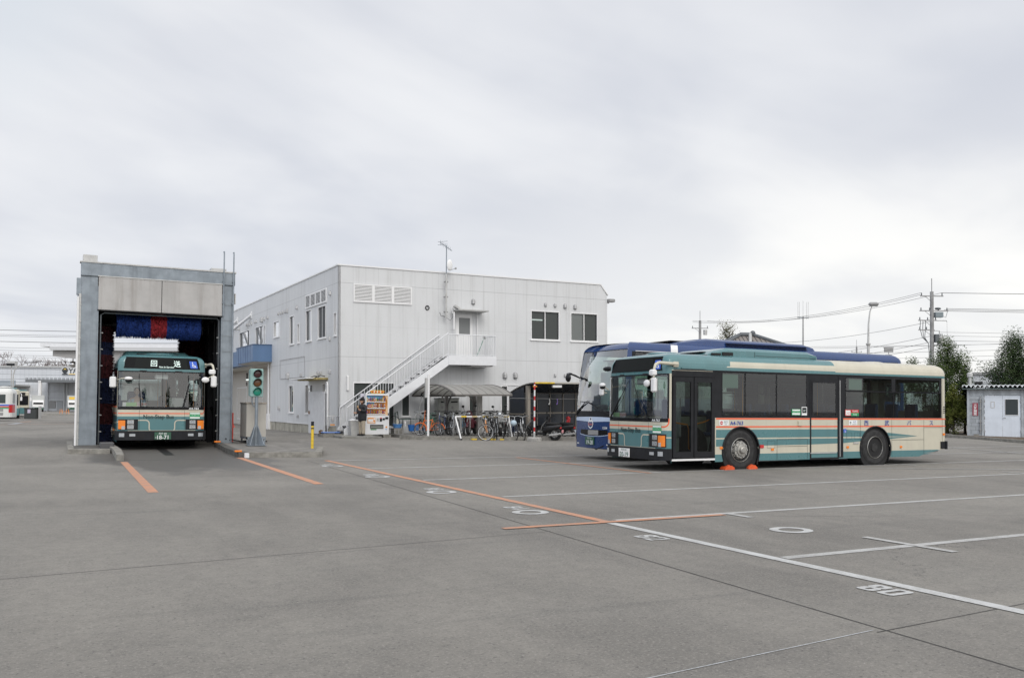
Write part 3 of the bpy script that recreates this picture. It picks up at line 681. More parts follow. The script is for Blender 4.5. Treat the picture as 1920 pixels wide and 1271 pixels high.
    m.box((-.085, plate_y-.235, .285), (-.065, plate_y+.235, .505), pm, bev=.006)
    T_ = lambda u, v: (-.0875, plate_y-u, .295+v)
    m.text(plate, .17, lm, T_, 'CENTER', .008, .95); m.text('所沢 200', .06, lm, lambda u, v: (-.0875, plate_y-u, .445+v), 'CENTER', .003); m.text('か', .05, lm, lambda u, v: (-.0875, plate_y+.195-u, .33+v), 'CENTER', .002)
    m.build('number_plate', root)
    # glass parts
    m = MB(); S.band(m, wind[0], wind[1], wind[2], wind[3], gwind, .004, step=.06); wd_ = m.build('windscreen', root)
    m = MB(); S.band(m, -.006, .006, wind[2], wind[3], black, .006); S.rim(m, *wind, .018, black, .007); m.build('seal', wd_)
    m = MB()
    def DS(a, z, off=0.):
        p, q = Vector(S.P(a, dest[2])), Vector(S.P(a, dest[3])); f = (z-dest[2])/(dest[3]-dest[2]); r = p+(q-p)*f; return (r.x-.012-off, r.y, r.z)
    def dband(a0, a1, z0, z1, mm, off):
        n = 24
        for i in range(n):
            p, q = a0+(a1-a0)*i/n, a0+(a1-a0)*(i+1)/n; m.add([DS(p, z0, off), DS(q, z0, off), DS(q, z1, off), DS(p, z1, off)], [(0,1,2,3)], mm, True)
    dband(dest[0]-.02, dest[1]+.02, dest[2]-.01, dest[3]+.01, mat('sign surround', (.008, .009, .010), .5, spec=.08), 0)
    ds = lambda s0, z0: (lambda u, v: DS(s0+u, z0+v, .010))
    dband(-.80, .72, 2.445, 2.735, mat('sign matt dark', (.013, .015, .015), .6, spec=.1), .004)
    if lit:
        m.text('回', .21, screenw, ds(-.26, 2.505), 'CENTER', .002); m.text('送', .21, screenw, ds(.42, 2.505), 'CENTER', .002); m.text('Not In Service', .072, screenw, ds(.10, 2.452), 'CENTER', .006)
    wheelchair(.91, 2.455, .22, .007, mb=m, PF=DS); m.build('destination_sign', root)
    for k, hs in enumerate(wl['l']+wl['r']):
        m = MB(); S.band(m, *hs, gside, .002, step=1.); o = m.build('window', root)
        m = MB(); S.rim(m, *hs, .014, blackg, .006); m.build('frame', o)
    m = MB(); S.band(m, S.end-.95, S.end, 1.5, 2.35, gside, .002); S.band(m, -S.end, -S.end+.95, 1.5, 2.35, gside, .002); m.build('rear_window', root)
    # doors
    a0, a1 = sx(.28), sx(1.54); am = (a0+a1)/2
    for p, q, hx in ((a0, am-.012, 1), (am+.012, a1, -1)):
        m = MB(); fr = .085
        S.block(m, p, p+fr, .33, 2.27, black, -.03, .012); S.block(m, q-fr, q, .33, 2.27, black, -.03, .012); S.block(m, p+fr, q-fr, .33, .47, black, -.03, .012); S.block(m, p+fr, q-fr, 2.15, 2.27, black, -.03, .012)
        d = m.build('front_door', root); m = MB(); S.band(m, p+fr, q-fr, .47, 2.15, gdoor, -.005); m.build('pane', d)
    m = MB(); S.rim(m, sx(4.80), sx(5.76), .25, 2.26, .05, black, .008); S.rim(m, sx(4.86), sx(5.70), 1.36, 2.22, .05, black, .010); S.band(m, sx(5.80), sx(5.97), .24, 2.42, black, .012); S.block(m, sx(5.83), sx(5.86), .26, 2.3, grey, 0, .02); m.build('middle_door', root)
    # roof kit
    m = MB(); prof = [(1.60, .0), (1.85, .10), (2.25, .185), (3.0, .19), (5.0, .18), (5.28, .11), (5.32, 0.0)]
    hw = [.90, .96, .99, .99, .99, .97, .95]
    for (x0, z0), (x1, z1), w0, w1 in zip(prof, prof[1:], hw, hw[1:]):
        zb = 2.865
        for sg in (1, -1):
            m.add([(x0, sg*w0, zb-.10), (x1, sg*w1, zb-.10), (x1, sg*w1, zb+z1*.6), (x0, sg*w0, zb+z0*.6)], [(0,1,2,3)], teal); m.add([(x0, sg*w0, zb+z0*.6), (x1, sg*w1, zb+z1*.6), (x1, sg*(w1-.12), zb+z1), (x0, sg*(w0-.12), zb+z0)], [(0,1,2,3)], teal)
        m.add([(x0, -(w0-.12), zb+z0), (x1, -(w1-.12), zb+z1), (x1, w1-.12, zb+z1), (x0, w0-.12, zb+z0)], [(0,1,2,3)], teal)
    for x0, x1 in ((1.70, 1.98), (2.02, 2.36)):
        for sg in (1, -1): m.box((x0, sg*.94, 2.85), (x1, sg*(.985 if x0 < 2 else 1.0), 2.85+.045+(x0-1.6)*.09), dark)
    m.box((1.66, -.62, 2.93), (1.80, .62, 2.955), dark); m.box((3.08, -.995, 2.79), (3.09, .995, 2.975), dark)
    for sg in (1, -1): m.box((3.12, sg*.985, 2.87), (5.25, sg*.998, 2.876), dark)
    m.build('air_conditioner', root)
    m = MB(); m.ball((.95, 0, 2.885), 1, teal, (.45, .45, .055), 20); m.build('roof_vent', root)
    m = MB(); m.ball((8.4, 0, 2.885), 1, cream, (.42, .42, .05), 20); m.build('roof_vent', root)
    # mirrors
    m = MB(); m.box((.27, -1.30, 2.50), (.42, -1.235, 2.63), cream, bev=.012); m.tube([(.40, -1.275, 2.565), (.05, -1.31, 2.58), (-.22, -1.36, 2.585), (-.34, -1.39, 2.54), (-.40, -1.41, 2.42), (-.41, -1.41, 2.20), (-.38, -1.41, 2.08)], [.042, .042, .04, .036, .03, .02, .018], cream, 8)
    m.tube([(-.40, -1.40, 2.25), (-.42, -1.30, 2.19), (-.42, -1.20, 2.12)], .012, cream, 6); mi = m.build('mirror', root)
    m = MB(); m.box((-.46, -1.46, 2.27), (-.33, -1.27, 2.42), whitep, bev=.03); m.build('mirror_housing', mi)
    m = MB(); m.box((-.455, -1.50, 1.88), (-.355, -1.33, 2.23), whitep, bev=.035); m.build('mirror_housing', mi)
    m = MB(); m.ball((-.43, -1.17, 2.10), .115, whitep, (.42, 1, .75), 16); m.build('mirror_housing', mi)
    m = MB(); m.box((-.353, -1.48, 1.90), (-.350, -1.35, 2.21), chrome); m.build('mirror_glass', mi)
    m = MB(); m.tube([(.10, 1.22, 1.98), (-.02, 1.26, 2.06), (-.20, 1.16, 2.10), (-.26, 1.02, 2.11)], .016, cream, 6); m.tube([(.06, 1.25, 1.90), (-.03, 1.34, 1.93), (-.02, 1.36, 2.05)], .014, cream, 6); mi = m.build('mirror', root)
    m = MB(); m.box((-.06, 1.29, 1.83), (.02, 1.47, 2.16), whitep, bev=.03); m.build('mirror_housing', mi); m = MB(); m.ball((-.27, .97, 2.10), .115, whitep, (.6, 1, .5), 16); m.build('mirror_housing', mi)
    m = MB(); m.ball((-.27, .97, 2.045), .10, blackg, (.6, 1, .55), 14); m.build('mirror_glass', mi); m = MB(); m.box((.022, 1.31, 1.85), (.025, 1.45, 2.14), chrome); m.build('mirror_glass', mi)
    # wipers: (pivot s, z) -> (elbow) -> blade ends
    for piv, elb, b0, b1 in wip:
        m = MB(); m.tube([S.P(*piv, .03), S.P(*elb, .05)], [.018, .011], black, 6); m.tube([S.P(*b0, .022), S.P(*elb, .04), S.P(*b1, .022)], .009, black, 5); m.cyl(S.P(*piv, 0), S.P(*piv, .04), .03, black, 10); m.build('wiper', root)
    for x, fr in ((2.4, True), (7.22, False)):
        wheel(root, x, -1.235, .49, -1, fr); wheel(root, x, 1.235, .49, 1, fr)
    # inside
    interior(root, .5, 9.9, W, .37, 2.50, 2.9)
    m = MB(); m.box((.22, -.25, .5), (.72, 1.13, 1.16), mat('dash grey', (.16, .18, .18), .6), bev=.08); m.box((.20, -1.0, .5), (.34, -.25, 1.10), inner, bev=.04); m.box((.30, .35, 1.16), (.62, .95, 1.27), black, bev=.05); m.build('dashboard', root)
    m = MB(); m.tube([(.72+.05*math.cos(rad(a))+0.0, .62+.22*math.sin(rad(a)), 1.27+.17*math.cos(rad(a))*.6) for a in range(0, 360, 20)], .014, black, 6, closed=True); m.cyl((.60, .62, 1.16), (.72, .62, 1.27), .03, black, 8); m.build('steering_wheel', root)
    m = MB(); m.box((1.15, .36, .9), (1.6, .88, 1.02), seatm, bev=.04); m.box((1.52, .36, 1.0), (1.66, .88, 1.75), seatm, bev=.05); m.build('driver_seat', root)
    m = MB(); m.tube([(.95, -.20, .4), (.95, -.20, 1.30), (.95, -.55, 1.30), (.95, -.55, .4)], .018, orail, 6); m.tube([(1.62, -1.10, .4), (1.62, -1.10, 2.4)], .014, orail, 6)
    m.tube([(.33, -1.12, 1.22), (.50, -1.12, 1.16), (.80, -1.14, 1.12), (.84, -1.14, 1.0), (.84, -1.14, .55), (.89, -1.14, .50)], .017, orail, 6); m.tube([(1.50, -1.12, 1.24), (1.30, -1.12, 1.18), (1.02, -1.12, 1.12)], .017, orail, 6)
    for x in (3.2, 5.9): m.tube([(x, -.42, .4), (x, -.42, 2.4)], .012, orail, 6)
    m.build('handrail', root)
    m = MB(); m.box((.9, -.72, .8), (.96, -.28, 1.55), inner, bev=.02); m.box((.78, -.60, .4), (1.0, -.35, 1.0), inner, bev=.03); m.box((.88, -.76, 1.35), (.91, -.74, 1.75), grey); m.build('fare_box', root)
    m = MB(); S.band(m, sx(1.85), sx(2.35), 2.03, 2.38, mat('pale curtain', (.45, .60, .55), .8), -.05, step=.2); S.band(m, sx(6.25), sx(6.75), 2.06, 2.37, MATS['pale curtain'], -.05, step=.2); m.build('sun_blind', root)
    m = MB(); m.box((.25, -.18, 2.10), (.32, .20, 2.26), whitep, bev=.03); m.build('inner_mirror', root)
    m = MB(); m.box((.10, .45, 1.28), (.11, 1.10, 1.40), whitep); m.box((.095, .70, 1.285), (.099, 1.0, 1.395), mat('route card', (.35, .62, .25), .6)); m.text('回送中', .10, redm, lambda u, v: (.094, .57-u, 1.305+v), 'CENTER', .002); m.build('route_card', root)
    return root, S
wipA = [((.62, 1.26), (.22, 1.80), (.42, 1.36), (-.02, 2.22)), ((-1.02, 1.27), (-.50, 1.80), (-.92, 1.34), (-.20, 2.20))]
wipB = [((-.60, 1.25), (-.66, 1.97), (-.60, 1.30), (-.66, 2.26)), ((.58, 1.25), (.76, 1.95), (.62, 1.30), (.74, 2.24))]
busA, SA = make_bus('city_bus', 'teal and cream city bus parked side-on at right, orange chocks at its front wheel', (12.75, 18.025, 0), 0, 'A4-763', '20-19', True, False, .26, wipA)
busB, SB = make_bus('city_bus', 'teal and cream city bus nose-on in the bus wash, destination sign lit', (2.80, 28.4, .165), rad(90), 'A4-764', '18-71', False, True, -.02, wipB)

# wheel chocks
for x, lab in ((14.63, 'orange wheel chock in front of the parked bus front tyre'), (15.38, 'orange wheel chock behind the parked bus front tyre')):
    m = MB(); T = XF((x, 16.76, .006))
    prof = [(0, 0), (.30, 0), (.30, .05), (.22, .10), (.08, .10), (.0, .04)] if x < 15.1 else [(0, 0), (.30, 0), (.30, .04), (.22, .10), (.08, .10), (0, .05)]
    ch = mat('orange plastic', (.70, .10, .025), .5, var=.2, vs=20)
    m.plate([prof], ch, lambda u, v, w: (u, w, v), .20, T=T); m.plate([[(.10, .11), (.18, .11), (.16, .125), (.12, .125)]], ch, lambda u, v, w: (u, .03+w, v-.008), .12, T=T)
    tag(m.build('wheel_chock'), lab, 'wheel chock', 'orange wheel chocks')

# ------------------------------------------------------------------ blue coach
def make_coach():
    root = thing('coach', 'dark blue tour coach parked behind the teal bus, its raked windscreen showing', 'coach', (13.95, 21.75, 0))
    def inset(z): return 0 if z <= 2.0 else .07*((z-2.0)/1.15)**2 if z < 3.15 else .07+.33*(1-math.sqrt(max(0, 1-((z-3.15)/.28)**2)))
    S = Shell(12.0, 2.5, .26, .16, .10, inset, lambda z: .04*max(0, z-.9)+.16*max(0, z-1.5)**1.6); sx = S.sx
    AR = [(2.7, .48, .60), (8.8, .48, .60)]
    wind = (-1.30, 1.30, 1.42, 3.20); sidew = [(sg*sx(a), sg*sx(b)) for sg in (1, -1) for a, b in ((.62, 1.9), (2.1, 3.7), (3.76, 5.3), (5.36, 6.9), (6.96, 8.5), (8.56, 10.1), (10.2, 11.6))]
    sidew = [tuple(sorted(p)) for p in sidew]; holes = [wind]+[(a, b, 1.85, 3.10) for a, b in sidew]
    def mf(a, z):
        q = abs(a); x = S.x0+(q-S.s0)
        if q < S.s0:
            if z < 1.24: return cobalt
            if z < 1.42 and q < 1.32: return black
            if z < 3.23 and q < 1.325: return black
            return cobalt
        if .5 < x < 11.7 and 1.80 < z < 3.14: return black
        return cobalt
    zs = [.33, .5, .8, 1.0, 1.24, 1.42, 1.6, 1.8, 1.85, 2.1, 2.4, 2.7, 2.98, 3.04, 3.09, 3.10, 3.14, 3.15, 3.20, 3.23, 3.26, 3.29, 3.35, 3.39, 3.415, 3.425]
    ss = [0]
    for h in holes: ss += [h[0], h[1]]
    for k in frange(0, S.s0, 18): ss += [k, -k]
    for k in frange(S.send, S.end, 8): ss += [k, -k]
    for xc, zc, r in AR:
        for k in frange(-r, r, 20)+[-r-.003, r+.003]: ss += [sx(xc+k), -sx(xc+k)]
    ss += [1.32, -1.32, 1.36, -1.36, sx(.5), -sx(.5), sx(11.7), -sx(11.7)]
    b = MB(); S.mids(zs, ss, holes, mf, AR, b); S.cap(b, 3.425, .05, lambda x: cobalt, ss)
    # pale curved panel top under the windscreen
    S.band(b, -1.18, 1.18, lambda a: 1.10+.03*abs(a), lambda a: 1.25-.02*a*a, coachsil, .006, step=.08)
    # lower grille with a bright smile line
    S.band(b, -.72, .72, lambda a: .70+.09*a*a, .87, blackg, .005, step=.06); S.band(b, -.25, .30, .72, .86, grey, .007)
    S.band(b, -.78, .78, lambda a: .672+.09*a*a, lambda a: .69+.09*a*a, coachsil, .006, step=.06)
    for sg in (1, -1): S.band(b, *sorted((sg*sx(.62), sg*sx(1.9))), 3.145, 3.16, chrome, .003, step=.3)
    for sg in (1, -1): b.add([S.P(sg*sx(1.92), 1.85, .006), S.P(sg*sx(2.08), 1.85, .006), S.P(sg*sx(2.08), 3.13, .006), S.P(sg*sx(1.92), 3.13, .006)], [(0,1,2,3)], black)
    
    for k in range(5): z0 = 3.13+.058*k; S.band(b, sx(2.02)-.13, sx(2.02)+.13, z0, z0+.058, whitep, .008, step=.1)
    # front emblem: white crest outline with red script
    em = lambda u, v: S.P(-.10+u, .90+v, .012)
    cr = whl
    b.poly([[(-.02, 0), (.02, 0), (.11, .05), (.145, .14), (.12, .22), (.075, .25), (.075, .30), (.03, .335), (-.03, .335), (-.075, .30), (-.075, .25), (-.12, .22), (-.145, .14), (-.11, .05)]], cr, em)
    em2 = lambda u, v: S.P(-.10+u, .90+v, .014)
    b.poly([[(0, .03), (.085, .07), (.11, .14), (.09, .20), (-.09, .20), (-.11, .14), (-.085, .07)]], cobalt, em2); b.text('Lions', .115, whl, lambda u, v: S.P(-.10+u, 1.0+v, .018), 'CENTER', .010); b.text('Lions', .115, redm, lambda u, v: S.P(-.10+u, 1.0+v, .021), 'CENTER', .001)
    b.poly([arc((0, .285), .035, 0, 340, 12)], cobalt, em2)
    b.text('1554', .10, whl, lambda u, v: S.P(.60+u, .90+v, .010), 'CENTER', .012, 1.1)
    S.band(b, .98, 1.12, 1.02, 1.20, whl, .008, step=.05); S.band(b, .99, 1.11, 1.08, 1.15, redm, .010, step=.05)
    S.line(b, [(-1.0, .45), (-.86, .45)], .03, whl, .006); S.line(b, [(.68, .45), (.84, .45)], .03, whl, .006)
    b.build('body', root)
    m = MB(); m.box((.5, -1.1, .28), (11.6, 1.1, .40), dark)
    for xc, zc, r in AR:
        for yy in (-1, 1): m.tube([(xc, yy*1.2, zc), (xc, yy*.72, zc)], r*.985, dark, 24)
    m.build('chassis', root)
    m = MB()
    zq = frange(1.42, 3.20, 12)
    for z0, z1 in zip(zq, zq[1:]): S.band(m, wind[0], wind[1], z0, z1, gcoach, .002, step=.06)
    w_ = m.build('windscreen', root)
    m = MB(); S.band(m, wind[0]-.02, wind[1]+.02, 1.40, 1.42, black, .005)
    for sg in (1, -1):
        for z0, z1 in zip(zq, zq[1:]): S.band(m, *sorted((sg*1.29, sg*1.32)), z0, z1, black, .005)
    m.build('seal', w_)
    for a, c in sidew:
        m = MB(); S.band(m, a, c, 1.85, 3.10, gside, .002, step=.6); m.build('window', root)
    for sg in (1, -1):
        m = MB(); S.band(m, *sorted((sg*1.12, sg*1.42)), .55, .86, blackg, .008, step=.04); h = m.build('headlight', root)
        m = MB(); c = S.P(sg*1.24, .76, .01); m.ball(c, .085, lens, (.5, 1, 1), 14); c = S.P(sg*1.30, .62, .01); m.ball(c, .06, lens, (.6, 1, 1), 12); m.build('lamp_lens', h)
    m = MB(); m.box((-.03, -.12, .43), (-.005, .36, .66), mat('plate green', (.03, .10, .06), .5), bev=.006); m.text('19-28', .17, whl, lambda u, v: (-.033, .12-u, .445+v), 'CENTER', .008, .95); m.text('所沢 200', .06, whl, lambda u, v: (-.033, .12-u, .60+v), 'CENTER', .003)
    m.build('number_plate', root)
    m = MB(); m.tube([(.02, -.55, .42), (.0, -.2, .30), (.02, .15, .42)], .014, dark, 6); m.build('air_hose', root)
    for piv, elb, b0, b1 in (((-1.12, 1.30), (-.45, 1.66), (-1.15, 1.36), (-.28, 1.72)), ((.80, 1.32), (-.20, 1.66), (.66, 1.36), (-.78, 1.70))):
        m = MB(); m.tube([S.P(*piv, .03), S.P(*elb, .05)], [.02, .013], black, 6); m.tube([S.P(*b0, .03), S.P(*elb, .045), S.P(*b1, .03)], .012, black, 5); m.build('wiper', root)
    m = MB(); m.tube([S.P(-1.36, 2.42, .0), (.25, 1.42, 2.52), (.05, 1.42, 2.56), (-.10, 1.32, 2.50)], .025, blackg, 6); mi = m.build('mirror', root)
    m = MB(); m.ball((.08, 1.46, 2.55), .12, blackg, (.6, 1.3, .35), 12); m.build('mirror_housing', mi); m = MB(); m.ball((-.12, 1.20, 2.42), .13, blackg, (.6, .9, 1.0), 12); m.build('mirror_housing', mi); m = MB(); m.tube([S.P(-1.36, 2.42, .0), (.12, 1.46, 2.55)], .02, blackg, 6); m.build('mirror_arm', mi)
    m = MB(); m.tube([(.35, -1.24, 2.62), (.1, -1.15, 2.66), (-.05, -.98, 2.64)], .03, blackg, 6); m.ball((-.08, -.90, 2.62), .16, blackg, (.7, 1.2, .45), 12); mi = m.build('mirror', root)
    # roof unit
    m = MB(); prof = [(2.2, .02), (3.1, .17), (3.6, .22), (7.6, .20), (7.9, .12), (8.0, 0)]; zb = 3.43
    for (x0, z0), (x1, z1) in zip(prof, prof[1:]):
        for sg in (1, -1): m.add([(x0, sg*.98, zb-.10), (x1, sg*.98, zb-.10), (x1, sg*.92, zb+z1*.7), (x0, sg*.92, zb+z0*.7)], [(0,1,2,3)], cobalt, True); m.add([(x0, sg*.92, zb+z0*.7), (x1, sg*.92, zb+z1*.7), (x1, sg*.75, zb+z1), (x0, sg*.75, zb+z0)], [(0,1,2,3)], cobalt, True)
        m.add([(x0, -.75, zb+z0), (x1, -.75, zb+z1), (x1, .75, zb+z1), (x0, .75, zb+z0)], [(0,1,2,3)], cobalt)
    for k in range(5): 
        for sg in (1, -1): m.box((4.2, sg*.93, 3.41+k*.028), (7.6, sg*.99, 3.416+k*.028), mat('deep blue', (.012, .02, .07), .5))
    m.box((2.3, -.7, 3.53), (2.9, .7, 3.55), dark); m.build('air_conditioner', root)
    for x in (2.7, 8.8): wheel(root, x, -1.24, .50, -1, True); wheel(root, x, 1.24, .50, 1, True)
    interior(root, .7, 11.6, 2.5, 1.0, 2.95, 1.9)
    m = MB(); m.box((.45, -1.0, .9), (1.1, 1.05, 1.45), mat('dash grey', (.16, .18, .18), .6), bev=.08); m.ball((.7, .5, 1.48), 1, black, (.25, .35, .14), 14); m.build('dashboard', root)
    m = MB(); m.box((.95, -.30, 2.42), (1.0, .65, 2.90), mat('pale curtain', (.45, .60, .55), .8)); m.box((1.0, .45, 1.4), (1.05, 1.1, 2.6), MATS['pale curtain']); m.build('sun_blind', root)
    return root
make_coach()
# ------------------------------------------------------------------ bus wash tunnel
TUN = (0, 29.3, .17)
bw = thing('bus_wash_building', 'tall open-ended galvanised steel bus wash portal with white panels over its mouth', 'bus wash', TUN)
wpan = mat('stained white panel', (.42, .41, .40), .6, var=.12, vs=1.2, streak=.75, dirt=(.26, .24, .22))
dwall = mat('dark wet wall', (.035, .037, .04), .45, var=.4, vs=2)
def part(mb, name, root, **k): return mb.build(name, root, **k)
D = 8.0; ZT = 5.62
m = MB(); m.box((.55, 0, 0), (1.0, .18, 5.22), steel); m.box((.49, -.03, 0), (.55, .02, 4.65), lgrey); m.box((1.0, -.02, 0), (1.03, .3, 4.9), steel); part(m, 'portal_column', bw)
m = MB(); m.box((4.64, 0, 0), (5.0, .18, 5.22), steel); m.box((4.61, -.02, 0), (4.64, .3, 4.9), steel)
for k in range(9): m.box((4.655, -.012, .55+k*.5), (4.985, 0, .57+k*.5), mat('seam grey', (.22, .24, .26), .5))
part(m, 'portal_column', bw)
m = MB(); m.box((.53, -.05, 5.20), (5.02, .25, 5.60), steel, bev=.01); m.box((.50, -.07, 5.60), (5.05, .30, 5.64), lgrey); part(m, 'top_beam', bw)
for x0, x1 in ((1.02, 2.80), (2.82, 4.62)):
    m = MB(); m.box((x0, -.045, 4.20), (x1, -.02, 5.22), wpan)
    for k in range(5): m.cyl((x0+.08+k*.4, -.05, 4.24), (x0+.08+k*.4, -.045, 4.24), .012, grey, 6); m.cyl((x0+.08+k*.4, -.05, 5.18), (x0+.08+k*.4, -.045, 5.18), .012, grey, 6)
    part(m, 'fascia_panel', bw)
m = MB(); m.box((1.0, -.055, 4.165), (4.64, -.01, 4.20), dark); m.box((1.0, -.06, 5.20), (4.64, -.02, 5.23), lgrey); part(m, 'fascia_trim', bw)
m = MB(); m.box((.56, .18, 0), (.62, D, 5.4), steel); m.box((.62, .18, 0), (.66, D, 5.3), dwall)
for k in range(5): m.box((.66, .8+k*1.7, 0), (.78, .95+k*1.7, 5.2), black)
m.box((.66, .3, 2.9), (.74, D, 3.0), black); part(m, 'side_wall', bw)
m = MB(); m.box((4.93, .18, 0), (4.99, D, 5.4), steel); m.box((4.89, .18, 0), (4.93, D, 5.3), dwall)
for k in range(6): m.box((4.70, .5+k*1.4, 0), (4.89, .62+k*1.4, 5.2), black)
for z in (1.2, 3.1): m.box((4.80, .3, z), (4.89, D, z+.08), black)
m.tube([(4.74, .35, .2), (4.74, .35, 4.1)], .02, steel, 6); m.tube([(4.70, .95, .2), (4.70, .95, 4.1)], .012, lgrey, 6); part(m, 'side_wall', bw)
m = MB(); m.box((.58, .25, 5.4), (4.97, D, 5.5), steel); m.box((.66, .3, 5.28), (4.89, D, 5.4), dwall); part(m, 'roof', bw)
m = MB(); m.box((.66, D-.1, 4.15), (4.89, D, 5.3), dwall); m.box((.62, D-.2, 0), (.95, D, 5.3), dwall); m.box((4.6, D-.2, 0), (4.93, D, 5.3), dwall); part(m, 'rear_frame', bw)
m = MB(); m.box((.58, .1, 5.64), (.98, .5, 5.86), lgrey, bev=.01); part(m, 'roof_box', bw); m = MB(); m.box((4.36, .6, 5.5), (4.84, 1.1, 5.82), lgrey, bev=.01); part(m, 'roof_box', bw)
m = MB(); m.box((.42, -.02, 4.62), (.54, .16, 5.12), steel); part(m, 'junction_box', bw); m = MB(); m.box((5.02, .02, 4.62), (5.06, .2, 4.95), lgrey); part(m, 'junction_box', bw)
for x in (4.66, 4.96):
    m = MB(); m.tube([(x, -.09, 4.2 if x < 4.8 else .1), (x, -.09, 6.2), (x, -.07, 6.27), (x+.0, .02, 6.27)], .022, steel, 6)
    for z in (4.6, 5.3): m.box((x-.04, -.09, z), (x+.04, 0, z+.03), steel)
    part(m, 'ladder_rail', bw)
m = MB(); m.tube([(.47, -.05, 0), (.47, -.05, 4.55)], .035, whitep, 8)
for k in range(9): m.box((.43, -.05, .3+k*.5), (.56, .0, .33+k*.5), lgrey)
part(m, 'drainpipe', bw)
# washing machine: its brushes
def brush_mat(name, stops):
    m = bpy.data.materials.new(name); m.use_nodes = True; t = m.node_tree; b = t.nodes['Principled BSDF']; b.inputs['Roughness'].default_value = .9
    co = N(t, 'ShaderNodeTexCoord'); mp = N(t, 'ShaderNodeMapping'); mp.inputs['Scale'].default_value = (40, 40, 3); t.links.new(co.outputs['Object'], mp.inputs[0])
    n = N(t, 'ShaderNodeTexNoise', i_Scale=1.0, i_Detail=2.0); t.links.new(mp.outputs[0], n.inputs['Vector'])
    t.links.new(mixc(t, ramp(t, n.outputs[0], .3, .7), tuple(x*.45 for x in stops), tuple(min(1, x*1.35) for x in stops)), b.inputs['Base Color']); return m
bblue = brush_mat('blue bristles', (.016, .052, .25)); bred = brush_mat('red bristles', (.38, .03, .04)); dblue = brush_mat('shaded blue bristles', (.005, .012, .050)); dred = brush_mat('shaded red bristles', (.055, .007, .010))  # side-brush copies darkened: shade inside the wash put into their colour
wm = thing('washing_machine', 'blue and red bristle brushes hanging inside the bus wash portal', 'washing machine', TUN)
def brush(name, axis, bands, r, T, seed=1):
    rnd = random.Random(seed); mb = MB(); mb.tube([(0, 0, bands[0][0]-.1), (0, 0, bands[-1][1]+.1)], .06, dark, 8, T=T)
    for z0, z1, mm in bands:
        mb.tube([(0, 0, z0), (0, 0, z1)], r*.80, mm, 24, T=T)
        n = int((z1-z0)*190)
        for i in range(n):
            z = z0+(z1-z0)*rnd.random(); 
            for _ in range(7):
                a = rnd.random()*2*pi; rr = r*(.93+.10*rnd.random()); da = .05; dz = rnd.uniform(-.03, .03)
                mb.add([(r*.72*math.cos(a-da), r*.72*math.sin(a-da), z-.018), (r*.72*math.cos(a+da), r*.72*math.sin(a+da), z+.018), (rr*math.cos(a), rr*math.sin(a), z+dz)], [(0,1,2)], mm, T=T)
    return mb.build(name, wm)
brush('top_brush', 'x', [(0, .98, bblue), (.98, 1.46, bred), (1.46, 2.50, bblue)], .43, XF((1.58, .9, 3.84), 0, 0, rad(90)))
brush('side_brush', 'z', [(.15, .70, dblue), (.70, 1.35, dred), (1.35, 2.15, dblue), (2.15, 2.9, dred), (2.9, 3.3, dblue), (3.3, 3.8, dred)], .36, XF((1.22, 1.5, 0)), 2)
brush('side_brush', 'z', [(.15, 1.2, dblue), (1.2, 2.1, dred), (2.1, 2.95, dblue), (2.95, 3.9, dred)], .50, XF((4.30, 4.6, 0)), 3)
m = MB(); m.box((.8, .6, 4.30), (4.8, .75, 4.48), dark); m.box((.72, 1.0, 0), (.86, 1.2, 4.4), black); m.box((4.66, 1.0, 0), (4.8, 1.2, 4.4), black); m.box((.72, 4.2, 4.1), (4.8, 4.4, 4.3), dark); m.box((1.0, .5, 4.35), (1.6, 1.3, 4.55), grey); m.box((.72, 1.0, 4.2), (.86, 4.4, 4.3), dark); m.box((4.66, 1.0, 4.2), (4.8, 4.4, 4.3), dark); part(m, 'gantry', wm)
m = MB(); m.tube([(1.10, .12, .1), (1.10, .12, 4.05), (1.2, .12, 4.12), (4.5, .12, 4.12), (4.56, .12, 4.05), (4.56, .12, .1)], .03, mat('dark pipe', (.10, .11, .12), .4, metal=.5), 6)
for k in range(7): m.cyl((1.10, .12, .5+k*.5), (1.16, .06, .5+k*.5), .02, lgrey, 6); m.cyl((4.56, .12, .5+k*.5), (4.50, .06, .5+k*.5), .02, lgrey, 6)
part(m, 'spray_pipe', wm)
m = MB(); m.box((1.10, -1.15, .0), (1.48, -.55, .22), mat('wet plastic', (.09, .09, .095), .2), bev=.03); tag(m.build('spray_box', loc=TUN), 'dark low spray box beside the left kerb at the bus wash mouth', 'spray box')
m = MB(); m.box((3.42, 4.0, 0), (3.72, 4.3, .32), mat('wet white block', (.38, .39, .40), .35), bev=.02); tag(m.build('guide_block', loc=TUN), 'pale block on the wet floor seen beneath the washed bus', 'block')

